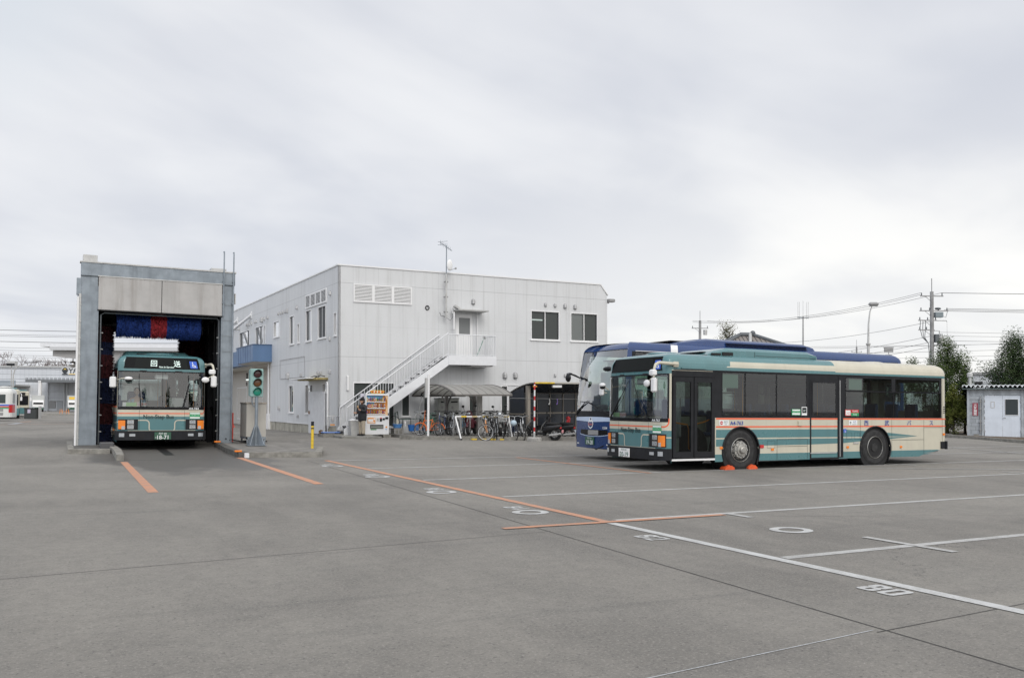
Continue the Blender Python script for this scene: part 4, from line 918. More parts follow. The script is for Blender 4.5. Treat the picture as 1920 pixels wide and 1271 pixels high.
# ------------------------------------------------------------------ traffic signal, cabinet, bollard
def sig():
    r = thing('traffic_signal', 'pale green three-lamp traffic signal on a short steel post, green lit', 'traffic signal', (5.52, 28.05, gz(5.52, 28.05)+.14)); b0 = 0
    shell = mat('signal green', (.27, .42, .40), .5, var=.12, vs=6, streak=.3); m = MB()
    m.tube([(0, 0, 0), (0, 0, 1.62)], .05, steel, 10); m.box((-.28, -.28, 0), (.28, .28, .015), steel)
    for a in range(4):
        c, s_ = math.cos(a*pi/2+pi/4), math.sin(a*pi/2+pi/4); m.add([(c*.04, s_*.04, .65), (c*.05, s_*.05, .01), (c*.33, s_*.33, .01), (c*.33, s_*.33, .03)], [(0,1,2,3)], steel); m.tube([(c*.05, s_*.05, .62), (c*.30, s_*.30, .02)], .018, steel, 6)
    m.build('post', r)
    m = MB(); m.box((-.21, -.06, 1.52), (.19, .06, 2.40), shell, bev=.02); m.box((-.21, .06, 1.54), (.10, .26, 2.38), shell, bev=.03); hd = m.build('signal_head', r)
    gl = mat('green lamp lit', (.015, .22, .15), .2, emis=.12); dr = mat('red lamp off', (.055, .018, .02), .15); am = mat('amber lamp off', (.13, .055, .02), .15)
    for z, mm in ((2.24, dr), (1.96, am), (1.68, gl)):
        m = MB(); m.lathe([(.118, 0), (.125, -.02), (.11, -.04), (.08, -.058), (.001, -.066)], mm, 20, T=XF((0, -.06, z), 0, rad(-90)))
        m.build('lamp', hd)
        m = MB(); n = 14
        for i in range(n):
            a0, a1 = rad(-25+230*i/n), rad(-25+230*(i+1)/n); f = lambda a: .06+.16*max(0, math.sin(a))
            m.add([(.135*math.cos(a0), -.06, z+.135*math.sin(a0)), (.135*math.cos(a1), -.06, z+.135*math.sin(a1)), (.135*math.cos(a1), -.06-f(a1), z+.135*math.sin(a1)), (.135*math.cos(a0), -.06-f(a0), z+.135*math.sin(a0))], [(0,1,2,3)], shell, True)
        m.build('visor', hd)
    m = MB(); m.ball((.01, -.105, 1.67), .022, mat('bright green core', (.5, 1, .85), .5, emis=1.6), (1, .4, 1), 8); m.build('bulb', hd)
    m = MB(); m.tube([(-.13, .05, 1.52), (-.13, .05, 1.35), (-.09, .04, 1.24), (0, .03, 1.20)], .02, steel, 6); m.build('conduit', r)
sig()
r = thing('control_cabinet', 'beige metal control cabinet on a low steel stand behind the signal post', 'cabinet', (5.35, 28.75, gz(5.4, 28.8)+.14))
cabm = mat('cabinet beige', (.43, .41, .37), .5, var=.06, vs=2, streak=.2); m = MB(); m.box((0, 0, .20), (.62, 1.05, 1.27), cabm, bev=.008); m.box((-.02, -.02, 1.27), (.64, 1.07, 1.31), mat('cabinet top', (.35, .31, .26), .6, var=.3)); m.build('housing', r)
m = MB()
for x in (.02, .56):
    for y in (.02, .97): m.box((x, y, 0), (x+.05, y+.05, .2), steel)
m.box((0, 0, .14), (.62, .04, .20), steel); m.box((0, 0, .14), (.04, 1.05, .2), steel); m.build('stand', r)
m = MB(); rnd = random.Random(4)
for k in range(5): m.tube([(-.75+.05*k, .9-.1*k, .02+.03*k), (-.35, .5+.1*k, .10), (0.0, .35+.12*k, .03), (.45, .5+.05*k, .10), (.78, .6, .03)], .02, dark, 6)
tag(m.build('hose', loc=(5.35, 28.75, gz(5.4, 28.8)+.14)), 'black hoses lying under and around the beige control cabinet', 'hose')
m = MB(); zb = gz(7.18, 27.2)+.13; m.tube([(0, 0, 0), (0, 0, .80)], .045, yellow, 12); r = thing('bollard', 'thin yellow post with a black cap at the kerb end', 'bollard', (7.0, 26.9, zb)); m.build('post', r)
m = MB(); m.tube([(0, 0, .70), (0, 0, .83)], .048, black, 12); m.tube([(0, 0, .60), (0, 0, .64)], .046, black, 12); m.build('cap', r)
for (x, y, lab) in ((4.62, 26.0, 'small orange reflector block on the kerb at the island corner'), (4.52, 29.1, 'small orange reflector block on the kerb beside the wash portal')):
    m = MB(); m.box((-.10, -.06, 0), (.10, .06, .05), amber, bev=.01); tag(m.build('kerb_reflector', loc=(x, y, gz(x, y)+.152)), lab, 'reflector', 'orange kerb reflectors')
m = MB(); m.box((-.06, -.10, 0), (.06, .05, .14), white, bev=.01); tag(m.build('kerb_end_marker', loc=(4.80, 25.70, gz(4.8, 25.7))), 'white marker at the corner of the island kerb', 'marker')

# ------------------------------------------------------------------ white building
BLD = thing('depot_building', 'white panelled two-storey depot building with louvres and vent hoods', 'building', (10.9, 37.5, .2), rot=(0, -.0125, rad(1.6)))
def wall_mat(name, c, dirtc, st, joints=True, pw_=.59):
    m = bpy.data.materials.new(name); m.use_nodes = True; t = m.node_tree; b = t.nodes['Principled BSDF']; b.inputs['Roughness'].default_value = .55
    co = N(t, 'ShaderNodeTexCoord'); O = co.outputs['Object']; s = N(t, 'ShaderNodeSeparateXYZ'); t.links.new(O, s.inputs[0])
    n0 = ramp(t, noise(t, O, .6, 4), .3, .7); cur = mixc(t, n0, tuple(x*.95 for x in c), c)
    n1 = ramp(t, noise(t, O, 1.5, 5, .65, (2.4, 2.4, .16)), .48, .80); cur = mixc(t, math_n(t, 'MULTIPLY', n1, st), cur, dirtc)
    n3 = ramp(t, noise(t, O, 14, 4, .7), .35, .7); cur = mixc(t, math_n(t, 'MULTIPLY', n3, .08), cur, dirtc)
    if joints:
        def jl(v, p, off, wd):
            fr = math_n(t, 'FRACT', math_n(t, 'DIVIDE', math_n(t, 'ADD', v, off), p)); return math_n(t, 'LESS_THAN', fr, wd/p)
        jv = math_n(t, 'MAXIMUM', math_n(t, 'MULTIPLY', jl(s.outputs[0], pw_, 10*pw_-.07, .016), math_n(t, 'GREATER_THAN', s.outputs[0], .05)), math_n(t, 'MULTIPLY', jl(s.outputs[1], pw_, 10*pw_, .016), math_n(t, 'MULTIPLY', math_n(t, 'LESS_THAN', s.outputs[0], .05), math_n(t, 'GREATER_THAN', s.outputs[1], .05))))
        jh = math_n(t, 'MAXIMUM', math_n(t, 'COMPARE', s.outputs[2], 3.475, .012), math_n(t, 'COMPARE', s.outputs[2], 6.73, .012))
        zf = math_n(t, 'COMPARE', s.outputs[2], 4.85, .008)
        j = math_n(t, 'MAXIMUM', math_n(t, 'MULTIPLY', jv, .30), math_n(t, 'MAXIMUM', math_n(t, 'MULTIPLY', jh, .5), math_n(t, 'MULTIPLY', zf, .18)))
        cur = mixc(t, j, cur, (.26, .265, .27))
    t.links.new(cur, b.inputs['Base Color'])
    bm = N(t, 'ShaderNodeBump', i_Strength=.15, i_Distance=.01); t.links.new(noise(t, O, 30, 3), bm.inputs['Height']); t.links.new(bm.outputs[0], b.inputs['Normal']); return m
wallm = wall_mat('white metal panel', (.65, .66, .67), (.37, .37, .355), .42); wallm2 = wall_mat('beige recess wall', (.60, .57, .52), (.40, .37, .33), .3, False)
H_ = 7.48; WF = 14.35; DP = 36.
F_ = lambda u, v, w=0: (u, w, v); Lf = lambda u, v, w=0: (w, u, v)
fwins = [(9.76, 4.53, 11.43, 5.98), (12.08, 4.53, 13.75, 5.98)]
fdoor = (5.70, 3.62, 6.58, 5.60)
lower = [(.66, .35, 2.62, 2.36), (2.95, .82, 3.36, 2.25), (4.03, .72, 4.42, 2.25), (6.35, .80, 6.74, 2.25), (8.08, .80, 8.46, 2.25)]
outl = [(0, 0), (WF, 0), (WF, 6.95), (WF-.42, H_), (0, H_)]
m = MB(); m.plate([outl]+[rect(*r_) for r_ in fwins+[fdoor]+lower], wallm, F_, .10, back=False); part(m, 'front_wall', BLD)
lup = [(1.82, 4.43, 3.08, 5.93), (4.12, 4.43, 5.12, 5.95), (.27, 4.42, .64, 5.45), (7.26, 4.46, 8.12, 5.93), (6.25, 4.46, 6.63, 5.44), (10.25, 5.05, 11.48, 5.92), (13.4, 4.6, 13.75, 5.9), (13.95, 4.62, 15.9, 5.95), (17.5, 4.62, 20.4, 5.95), (22.5, 4.62, 25, 5.95), (27, 4.62, 30, 5.95)]
llow = [(7.35, .95, 8.24, 2.36), (3.93, .93, 5.15, 2.34), (1.72, 1.93, 2.32, 2.34)]
m = MB(); m.plate([[(0, .42), (12.3, .42), (12.3, 3.72), (DP, 3.72), (DP, H_), (0, H_)]]+[rect(*r_) for r_ in lup+llow], wallm, Lf, .10, back=False); part(m, 'side_wall', BLD)
plin = mat('stained plinth', (.40, .38, .32), .9, var=.25, vs=2, streak=.9, dirt=(.09, .085, .07))
m = MB(); m.box((.03, .06, -.25), (.2, 12.3, .42), plin); m.box((-.02, 3.6, .41), (.03, 8.6, .44), whitep); part(m, 'plinth', BLD)
m = MB(); m.box((1.3, 12.3, -.25), (1.4, DP, 3.8), wallm2); m.box((0, 12.25, -.2), (1.3, 12.35, 3.72), wallm2); m.box((0, 12.3, 3.66), (1.3, DP, 3.72), wallm2); part(m, 'recess_wall', BLD)
m = MB(); m.box((WF-.1, .1, -.2), (WF, DP, 6.95), wallm); m.box((0, DP-.1, -.2), (WF, DP, H_), wallm); part(m, 'rear_wall', BLD)
m = MB(); m.box((.1, .1, 7.2), (WF-.5, DP-.1, 7.3), lgrey); part(m, 'roof', BLD)
m = MB(); m.box((-.04, -.04, H_), (WF-.42, .2, H_+.06), whitep); m.box((-.04, .2, H_), (.2, DP, H_+.06), whitep); m.plate([[(WF-.42, H_), (WF+.03, 6.95), (WF+.06, 7.0), (WF-.40, H_+.06)]], whitep, lambda u, v, w: (u, -.04+w, v), DP); part(m, 'parapet_cap', BLD)
m = MB(); m.box((WF+.02, -.2, 6.62), (WF+.38, .10, 6.78), grey, bev=.02); m.box((WF, -.05, 6.55), (WF+.1, .05, 6.62), grey); part(m, 'floodlight', BLD)
pdark = glass('office glass', (.55, .57, .57), .6, .03, 1.45); roomd = mat('dim room', (.36, .38, .37), .9); roomw = mat('white blind', (.52, .53, .52), .8)
sidepane = mat('side window pane', (.045, .05, .055), .35, spec=.15)
def bwin(fn, r_, kinds, fw=.045, sill=True, name='window'):
    u0, v0, u1, v1 = r_; m = MB()
    m.plate([rect(u0, v0, u1, v1), rect(u0+fw, v0+fw, u1-fw, v1-fw)][:], whitep, lambda u, v, w: fn(u, v, -.02+w), .09)
    n = len(kinds); wdt = (u1-u0-2*fw)/n
    for i in range(1, n): x = u0+fw+wdt*i; m.poly([rect(x-.025, v0+fw, x+.025, v1-fw)], whitep, lambda u, v: fn(u, v, .015)); 
    if sill: m.plate([rect(u0-.04, v0-.05, u1+.04, v0)], whitep, lambda u, v, w: fn(u, v, -.06+w), .1)
    o = part(m, name, BLD)
    for i, k in enumerate(kinds):
        x0 = u0+fw+wdt*i; m = MB(); m.poly([rect(x0, v0+fw, x0+wdt, v1-fw)], (sidepane if fn is Lf else pdark) if k != 'w' else glass('clear pane', (.75, .78, .78)), lambda u, v: fn(u, v, .05)); 
        m.poly([rect(x0, v0+fw, x0+wdt, v1-fw)], roomw if k == 'w' else roomd, lambda u, v: fn(u, v, .12)); m.build('pane', o)
    return o
w1 = bwin(F_, fwins[0], 'dd'); m = MB(); m.box((9.9, .112, 5.50), (10.5, .118, 5.56), mat('ceiling lamp lit', (.9, 1, .95), .5, emis=.9), T=XF()); m.build('ceiling_lamp', w1)
bwin(F_, fwins[1], 'wd')
bwin(F_, lower[0], 'dd', .05); 
for r_ in lower[1:]: bwin(F_, r_, 'd', .04)
for r_, k in zip(lup, ('dd', 'wd', 'w', 'wd', 'w', 'ww', 'w', 'wdwd', 'dwwd', 'dwd', 'dwd')): bwin(Lf, r_, k, .04)
for r_, k in zip(llow, ('wd', 'dw', 'w')): bwin(Lf, r_, k, .04)
# upstairs door with canopy
m = MB(); u0, v0, u1, v1 = fdoor; m.plate([rect(u0, v0, u1, v1), rect(u0+.16, v0+1.05, u1-.14, v1-.16)], whitep, lambda u, v, w: F_(u, v, .02+w), .05); d_ = part(m, 'door', BLD)
m = MB(); m.poly([rect(u0+.16, v0+1.05, u1-.14, v1-.16)], mat('grey door glass', (.17, .18, .18), .15), lambda u, v: F_(u, v, .04)); m.build('pane', d_); m = MB(); m.box((u0+.07, -.03, v0+.95), (u0+.11, .02, v0+1.03), chrome); m.build('handle', d_)
m = MB(); m.box((5.50, -.75, 5.70), (7.05, .0, 5.76), mat('canopy grey', (.42, .42, .41), .5, var=.1)); m.tube([(6.78, -.06, 5.7), (6.78, -.06, 3.65)], .028, whitep, 8); part(m, 'door_canopy', BLD)
# louvres
def louvre(fn, r_, n, nx_):
    u0, v0, u1, v1 = r_; m = MB(); fw = .06; pw_ = (u1-u0)/nx_
    for i in range(nx_):
        a = u0+i*pw_; m.plate([rect(a, v0, a+pw_, v1), rect(a+fw, v0+fw, a+pw_-fw, v1-fw)], whitep, lambda u, v, w: fn(u, v, -.05+w), .06)
        m.poly([rect(a+fw, v0+fw, a+pw_-fw, v1-fw)], mat('louvre shade', (.12, .12, .12), .8), lambda u, v: fn(u, v, -.004))
        for k in range(n):
            z = v0+fw+(v1-v0-2*fw)*(k+.5)/n; h = (v1-v0-2*fw)/n*.36
            m.add([fn(a+fw, z-h, -.045), fn(a+pw_-fw, z-h, -.045), fn(a+pw_-fw, z+h, -.012), fn(a+fw, z+h, -.012)], [(0,1,2,3)], whitep)
    part(m, 'louvre_vent', BLD)
louvre(F_, (.67, 5.90, 3.45, 6.72), 11, 3); louvre(Lf, (1.69, 6.03, 5.11, 6.68), 9, 4)
hoodm = mat('vent hood grey', (.40, .40, .40), .45, metal=.4, var=.15, vs=9)
def hood(fn, u, v, s=1.):
    m = MB(); r = .10*s; n = 12; rows = []
    for (rr, zz_) in ((r, -.14*s), (r*1.04, -.13*s), (r, -.11*s), (r, .0), (r*.92, .05*s), (r*.72, .085*s), (r*.4, .105*s), (.001, .11*s)):
        rows.append([fn(u+rr*math.cos(pi*k/n), v+zz_, -rr*1.35*math.sin(pi*k/n)) for k in range(n+1)])
    vs = [p for q in rows for p in q]; m.add(vs, [(i*(n+1)+k, i*(n+1)+k+1, (i+1)*(n+1)+k+1, (i+1)*(n+1)+k) for i in range(len(rows)-1) for k in range(n)], hoodm, True)
    m.add(rows[0], [tuple(range(n+1))], dark); part(m, 'vent_hood', BLD)
for u, v, s in ((6.59, 6.25, .95), (8.29, 2.78, 1.15), (8.87, 2.79, 1.15), (10.6, 6.31, .7), (11.16, 6.30, .7), (11.75, 6.30, .9), (12.35, 6.29, .9), (11.15, 2.80, .6), (11.73, 2.80, .6)): hood(F_, u, v, s)
for u, v, s in ((1.15, 6.4, .8), (1.2, 4.35, .8), (1.2, 2.87, .8), (2.6, 2.87, .7), (3.0, 2.87, .7), (5.9, 2.85, .8), (6.7, 6.28, .8), (8.35, 2.88, 1.35), (8.6, 6.3, .9), (9.0, 6.3, .7), (9.5, 6.3, .7), (9.95, 6.3, .7), (10.4, 6.3, .7), (12.8, 6.3, .8), (13.6, 6.3, .8), (14.2, 6.3, 1.2), (15.6, 6.3, .7), (16.0, 6.3, .7), (16.9, 6.3, .8), (17.5, 6.3, .8), (18.1, 6.3, .8), (20.5, 6.3, 1.2), (21.3, 6.3, .8), (6.45, .80, .7), (10.2, 1.2, .9), (.75, .75, .8)): hood(Lf, u, v, s)
m = MB(); m.tube([(4.22+.09*math.cos(rad(a)), -.03, 5.82+.09*math.sin(rad(a))) for a in range(0, 360, 30)], .022, black, 6, closed=True); part(m, 'wall_ring', BLD)
# panel outline, side canopy and the big white side door
m = MB()
for (y0, z0, y1, z1) in ((5.25, 3.72, 10.0, 3.72), (5.25, 2.72, 10.0, 2.72)): m.tube([(-.03, y0, z0), (-.03, y1, z1)], .012, grey, 4)
m.tube([(-.03, 5.25, 2.72), (-.03, 5.25, 3.72)], .008, grey, 4); m.tube([(-.03, 10.0, 2.72), (-.03, 10.0, 3.72)], .008, grey, 4); part(m, 'wall_trim', BLD)
m = MB(); m.box((-.55, 1.5, 2.50), (.0, 4.6, 2.58), mat('rusty yellow canopy', (.45, .36, .14), .7, var=.4, vs=6)); m.box((-.9, 1.9, 2.55), (-.5, 4.9, 2.60), whitep)
for y in (2.0, 2.9): m.tube([(-.5, y, 2.58), (-.2, y, 2.70), (0, y, 2.66)], .02, dark, 5)
part(m, 'door_canopy', BLD)
m = MB(); m.box((-.09, 1.78, .0), (-.03, 4.35, 1.98), mat('white door', (.66, .67, .69), .5, var=.06), bev=.006); d_ = part(m, 'door', BLD); m = MB(); m.box((-.14, 4.1, .92), (-.09, 4.22, 1.06), mat('rusty handle', (.25, .15, .10), .6)); m.build('handle', d_)
m = MB(); m.tube([(-.06, 1.55, 2.36), (-.06, 1.40, 2.36), (-.06, 1.36, 2.28), (-.06, 1.36, .3)], .045, whitep, 8); part(m, 'drainpipe', BLD)
m = MB(); m.tube([(-.05, 12.45, 3.7), (-.05, 12.45, .8)], .05, whitep, 8); m.box((-.12, 12.3, -.1), (0, 12.75, .85), whitep); part(m, 'drainpipe', BLD)
# blue balcony canopy
bb = mat('blue canopy panel', (.115, .20, .35), .45, var=.1, vs=1, streak=.2); m = MB(); m.box((-1.05, 11.9, 3.74), (-.0, 16.2, 4.66), bb); m.box((-.45, 16.2, 3.74), (0, DP, 4.66), bb)
for k in range(6): m.box((-1.06, 12.5+k*.62, 3.75), (-1.052, 12.512+k*.62, 4.65), mat('deep blue', (.012, .02, .07), .5))
m.box((-1.08, 11.87, 4.66), (.0, 16.25, 4.70), mat('blue cap', (.06, .11, .2), .4)); m.box((-.95, 12.0, 3.70), (0, 16.1, 3.74), wallm2); part(m, 'blue_canopy', BLD)
for y in (17.0, 21.0): m = MB(); m.tube([(0, y, 6.8), (-1.3, y+3.2, 5.4)], .09, whitep, 8); m.box((-.04, y-.15, 6.6), (.02, y+.15, 7.0), whitep); part(m, 'canopy_strut', BLD)
# entrance in the recess
Rf = lambda u, v, w=0: (1.3+w, u, v)
bwin(Rf, (24.2, .3, 27.4, 2.55), 'dwd', .06, False, 'entrance_window'); bwin(Rf, (19.6, .1, 23.6, 2.75), 'wdw', .08, False, 'entrance_window')
m = MB(); m.box((1.1, 22.3, 2.98), (1.28, 23.6, 3.06), mat('ceiling lamp lit', (.9, 1, .95), .5)); part(m, 'entrance_lamp', BLD)
m = MB(); m.box((1.24, 16.2, 1.2), (1.3, 16.6, 1.8), grey); m.box((1.25, 24.0, 3.1), (1.3, 24.2, 3.5), dark); m.tube([(1.25, 24.1+.12*math.cos(rad(a)), 2.75+.12*math.sin(rad(a))) for a in range(0, 360, 40)], .02, dark, 5, closed=True); part(m, 'wall_box', BLD)
m = MB(); m.box((.36, -.10, 1.98), (.46, 0, 2.64), whitep, bev=.02); part(m, 'wall_lamp', BLD)
m = MB()
for x in (5.6, 8.2): m.plate([rect(x, 2.27, x+.85, 2.30)], whitep, lambda u, v, w: (u, -.04+w, v), .05)
part(m, 'window_hood', BLD)
# TV aerial, its pipe and dish
ae = thing('tv_aerial', 'TV aerial and white satellite dish on a mast up the front wall', 'aerial', (0, 0, 0)); ae.parent = None
ae.location = (15.87, 37.42, .27); ae.rotation_euler = (0, 0, rad(1.6))
m = MB(); m.tube([(0, -.08, 5.35), (0, -.08, 7.4)], .05, lgrey, 8); m.tube([(0, -.08, 7.3), (0, -.08, 8.72)], .022, steel, 6)
for z in (5.6, 6.3, 7.0): m.box((-.09, -.12, z), (.09, .0, z+.06), grey)
m.build('mast', ae)
m = MB(); m.tube([(-.42, -.3, 8.78), (.45, .3, 8.58)], .014, steel, 5)
for k in range(7): x = -.4+k*.12; m.tube([(x, -.28+k*.08, 8.66-.02*k), (x, -.28+k*.08, 8.90-.03*k)], .007, steel, 4)
m.tube([(-.45, -.1, 8.84), (-.15, -.5, 8.84)], .008, steel, 4); m.tube([(-.45, -.1, 8.70), (-.15, -.5, 8.70)], .008, steel, 4); m.build('antenna', ae)
m = MB(); m.ball((.10, -.22, 7.80), .24, whitep, (.62, .25, 1.1), 18); m.tube([(.1, -.28, 7.55), (.28, -.5, 7.62)], .012, grey, 5); m.box((.25, -.54, 7.58), (.31, -.46, 7.66), grey); m.build('dish', ae)
m = MB(); m.tube([(0, -.09, 5.4), (-.25, -.06, 5.45), (-.3, -.05, 5.6)], .012, black, 5); m.tube([(0, -.09, 5.38), (.25, -.04, 5.25), (.42, -.04, 5.5), (.5, -.04, 5.8)], .008, black, 5); m.build('cable', ae)
cc = thing('cctv_camera', 'security camera on the front wall left of the upstairs door', 'camera', (16.30, 37.40, .27)); cc.rotation_euler = (0, 0, rad(1.6))
m = MB(); m.tube([(-.05, 0, 5.72), (-.05, -.15, 5.80)], .02, whitep, 6); m.box((-.08, 0, 5.6), (-.02, .06, 5.85), whitep); m.build('bracket', cc)
m = MB(); m.box((-.15, -.42, -.06), (.15, -.18, .06), lgrey, T=XF((.06, .12, 5.86), 0, 0, rad(28)), bev=.02); m.build('housing', cc)
m = MB(); m.tube([(.0, -.03, 5.66), (.0, -.03, 4.85)], .045, whitep, 8); m.build('cable_duct', cc)

# ------------------------------------------------------------------ outside staircase
ST = thing('exterior_staircase', 'white steel staircase with railings climbing the front wall to an upper door', 'staircase', (10.9, 37.5, .2), rot=(0, -.0125, rad(1.6)))
ya, yb = -1.10, -.12; XA, ZA, XB, ZB = -.15, .22, 4.80, 3.52
def sz(x): return ZA+(ZB-ZA)*(x-XA)/(XB-XA)
for y in (ya, yb):
    m = MB(); m.plate([[(XA+.05, .0), (XA+.35, .0), (XB, ZB-.38), (XB, ZB+.04), (XA+.05, ZA+.10)]], white, lambda u, v, w: (u, y+w, v), .05); part(m, 'stringer', ST)
nst = 17
for k in range(nst):
    x = XA+(XB-XA)*k/nst; z = ZA+(ZB-ZA)*k/nst; m = MB(); m.box((x, ya+.05, z), (x+.30, yb-.0, z+.035), mat('tread grey', (.20, .20, .20), .7)); part(m, 'tread', ST)
m = MB(); m.box((XB, ya, ZB-.04), (7.25, -.02, ZB+.02), grey); m.box((XB, ya-.02, ZB-.36), (7.25, ya+.03, ZB+.06), white); m.box((7.20, ya, ZB-.36), (7.25, -.02, ZB+.06), white); m.box((6.0, ya+.1, ZB-.42), (7.1, -.1, ZB-.36), lgrey); part(m, 'landing', ST)
def railing(p0, p1, zf, posts):
    m = MB(); (x0, y0), (x1, y1) = p0, p1; L = math.hypot(x1-x0, y1-y0); n = max(2, int(L/.125)); at_ = lambda f: (x0+(x1-x0)*f, y0+(y1-y0)*f)
    for h, r in ((1.02, .024), (.10, .014)): m.tube([(*at_(0), zf(0)+h), (*at_(1), zf(1)+h)], r, white, 6)
    for i in range(n+1):
        f = i/n; x, y = at_(f); m.tube([(x, y, zf(f)+.06), (x, y, zf(f)+1.0)], .022 if i % posts == 0 else .009, white, 5, caps=False)
    part(m, 'railing', ST)
for y in (ya+.02, yb+.02):
    railing((XA+.18, y), (XB, y), lambda f: sz(XA+.18)-.12+(ZB+.06-sz(XA+.18)+.12)*f, 9)
railing((XB, ya+.02), (7.22, ya+.02), lambda f: ZB+.0, 9); railing((7.22, ya+.02), (7.22, -.06), lambda f: ZB, 9)
m = MB(); m.box((-.012, 0, 0), (.012, .02, 1.0), mat('green broom handle', (.08, .25, .18), .5), T=XF((6.35, -.85, 3.56), 0, 0, rad(24))); m.box((-.07, -.02, .95), (.09, .03, 1.04), grey, T=XF((6.35, -.85, 3.56), 0, 0, rad(24)))
tag(m.build('broom', loc=(10.9, 37.5, .2), rot=(0, -.0125, rad(1.6))), 'broom leaning on the upper landing railing', 'broom')
# ------------------------------------------------------------------ bike shelters
polyc = mat('shelter roof sheet', (.42, .41, .385), .45, var=.10, vs=2, streak=.25)
t = polyc.node_tree; b_ = t.nodes['Principled BSDF']; tl = N(t, 'ShaderNodeBsdfTranslucent'); tl.inputs[0].default_value = (.60, .59, .55, 1); mx_ = N(t, 'ShaderNodeMixShader', i_Fac=.35)
t.links.new(b_.outputs[0], mx_.inputs[1]); t.links.new(tl.outputs[0], mx_.inputs[2]); t.links.new(mx_.outputs[0], t.nodes['Material Output'].inputs[0]); alb = mat('bronze aluminium', (.17, .16, .15), .45, metal=.3, var=.1); tint = glass('tinted panel', (.10, .12, .15), .7, .08)
tintd = mat('tinted sheet', (.035, .042, .055), .25)
def bw_pt(x, y, z=0):  # building axes -> world
    v = BLD.matrix_basis @ Vector((x, y, z)); return v
s1 = thing('bicycle_shelter', 'open bicycle shelter with a pale curved sheet roof below the staircase', 'bicycle shelter', (10.9, 37.5, .2), rot=(0, -.0125, rad(1.6)))
x0, x1, yf, yb_, zf, rise = 3.30, 5.95, -4.95, -.45, 1.76, .46
prof = []
for i in range(17):
    u = i/16; prof.append((yf+(yb_-yf)*u, zf+rise*math.sin(pi*u)**.8))
m = MB()
for (a, za), (c, zc) in zip(prof, prof[1:]):
    m.add([(x0, a, za), (x1, a, za), (x1, c, zc), (x0, c, zc)], [(0,1,2,3)], polyc, True)
part(m, 'roof', s1)
for k in range(8):
    x = x0+(x1-x0)*k/7; m = MB(); m.tube([(x, p, z-.01 if k else z) for p, z in prof], .018 if 0 < k < 7 else .04, alb, 6); part(m, 'roof_rib', s1)
m = MB(); m.box((x0, yf-.03, zf-.05), (x1, yf+.03, zf+.02), alb); m.box((x0, yb_-.03, zf-.05), (x1, yb_+.03, zf+.02), alb); part(m, 'gutter', s1)
for x in (4.0, 5.35):
    m = MB(); y = -2.6; m.box((x-.06, y-.06, .1), (x+.06, y+.06, 1.75), alb); m.tube([(x, y, 1.3), (x, y-.5, 1.75), (x, yf+.2, zf+.06)], .04, alb, 6); m.tube([(x, y, 1.3), (x, y+.5, 1.75), (x, yb_-.2, zf+.06)], .04, alb, 6); part(m, 'post', s1)
m = MB(); m.box((5.02, -3.6, .12), (5.24, -3.45, 1.76), mat('pale post', (.42, .41, .39), .5, var=.1)); part(m, 'post', s1)
s2 = thing('bicycle_shelter', 'motorbike shelter with dark tinted back panels beside the blue coach', 'bicycle shelter', (10.9, 37.5, .2), rot=(0, -.0125, rad(1.6)))
x0, x1, yf, yb_ = 6.95, 12.6, -5.1, -2.9
prof = [(yb_+(yf-yb_)*i/10, 1.86+.42*math.sin(rad(90*i/10))**.9) for i in range(11)]
m = MB()
for (a, za), (c, zc) in zip(prof, prof[1:]):
    m.add([(x0, a, za), (x1, a, za), (x1, c, zc), (x0, c, zc)], [(0,1,2,3)], polyc, True); m.add([(x0, a, za-.02), (x1, a, za-.02), (x1, c, zc-.02), (x0, c, zc-.02)], [(0,1,2,3)], tintd, True)
part(m, 'roof', s2)
for k in range(7):
    x = x0+(x1-x0)*k/6; m = MB(); m.tube([(x, p, z-.02) for p, z in prof], .022 if k else .035, alb, 6); part(m, 'roof_rib', s2)
m = MB(); m.box((x0, yf-.04, 2.24), (x1, yf+.03, 2.31), mat('pale fascia', (.44, .42, .38), .5)); m.box((x0, yf-.045, 2.245), (x0+1.0, yf-.04, 2.305), yellow); part(m, 'fascia', s2)
m = MB(); m.box((x0+.95, yf+.02, 2.08), (x0+1.4, yf+.12, 2.18), whitep); part(m, 'lamp', s2)
m = MB(); m.box((x0, yb_-.0, .15), (x1, yb_+.02, 1.86), tintd); part(m, 'back_panel', s2); m = MB(); m.plate([[(yb_, .15), (yf+.9, .15), (yf+.9, 2.18), (-4.2, 2.12), (-3.4, 1.98), (yb_, 1.86)]], tintd, lambda u, v, w: (x0+w, u, v), .02); part(m, 'side_panel', s2)
frm = mat('tan aluminium', (.30, .27, .23), .45, metal=.2)
m = MB()
for z in (.92, 1.84): m.box((x0, yb_-.05, z), (x1, yb_-.005, z+.07), frm)
for k in range(9): x = x0+.02+k*.7; m.box((x-.02, yb_-.045, .15), (x+.02, yb_-.004, 1.86), frm)
m.box((x0-.03, yf+.9, .90), (x0-.002, yb_, .96), frm); part(m, 'panel_frame', s2)
for x in (x0+.06, x0+3.2):
    m = MB(); m.box((x-.07, yf+.55, .0), (x+.07, yf+.72, 2.16), frm); part(m, 'post', s2)
m = MB(); m.tube([(x0-.9, yf+.5, 1.62), (x1, yf+.5, 1.55)], .008, grey, 4); part(m, 'wire_line', s2)
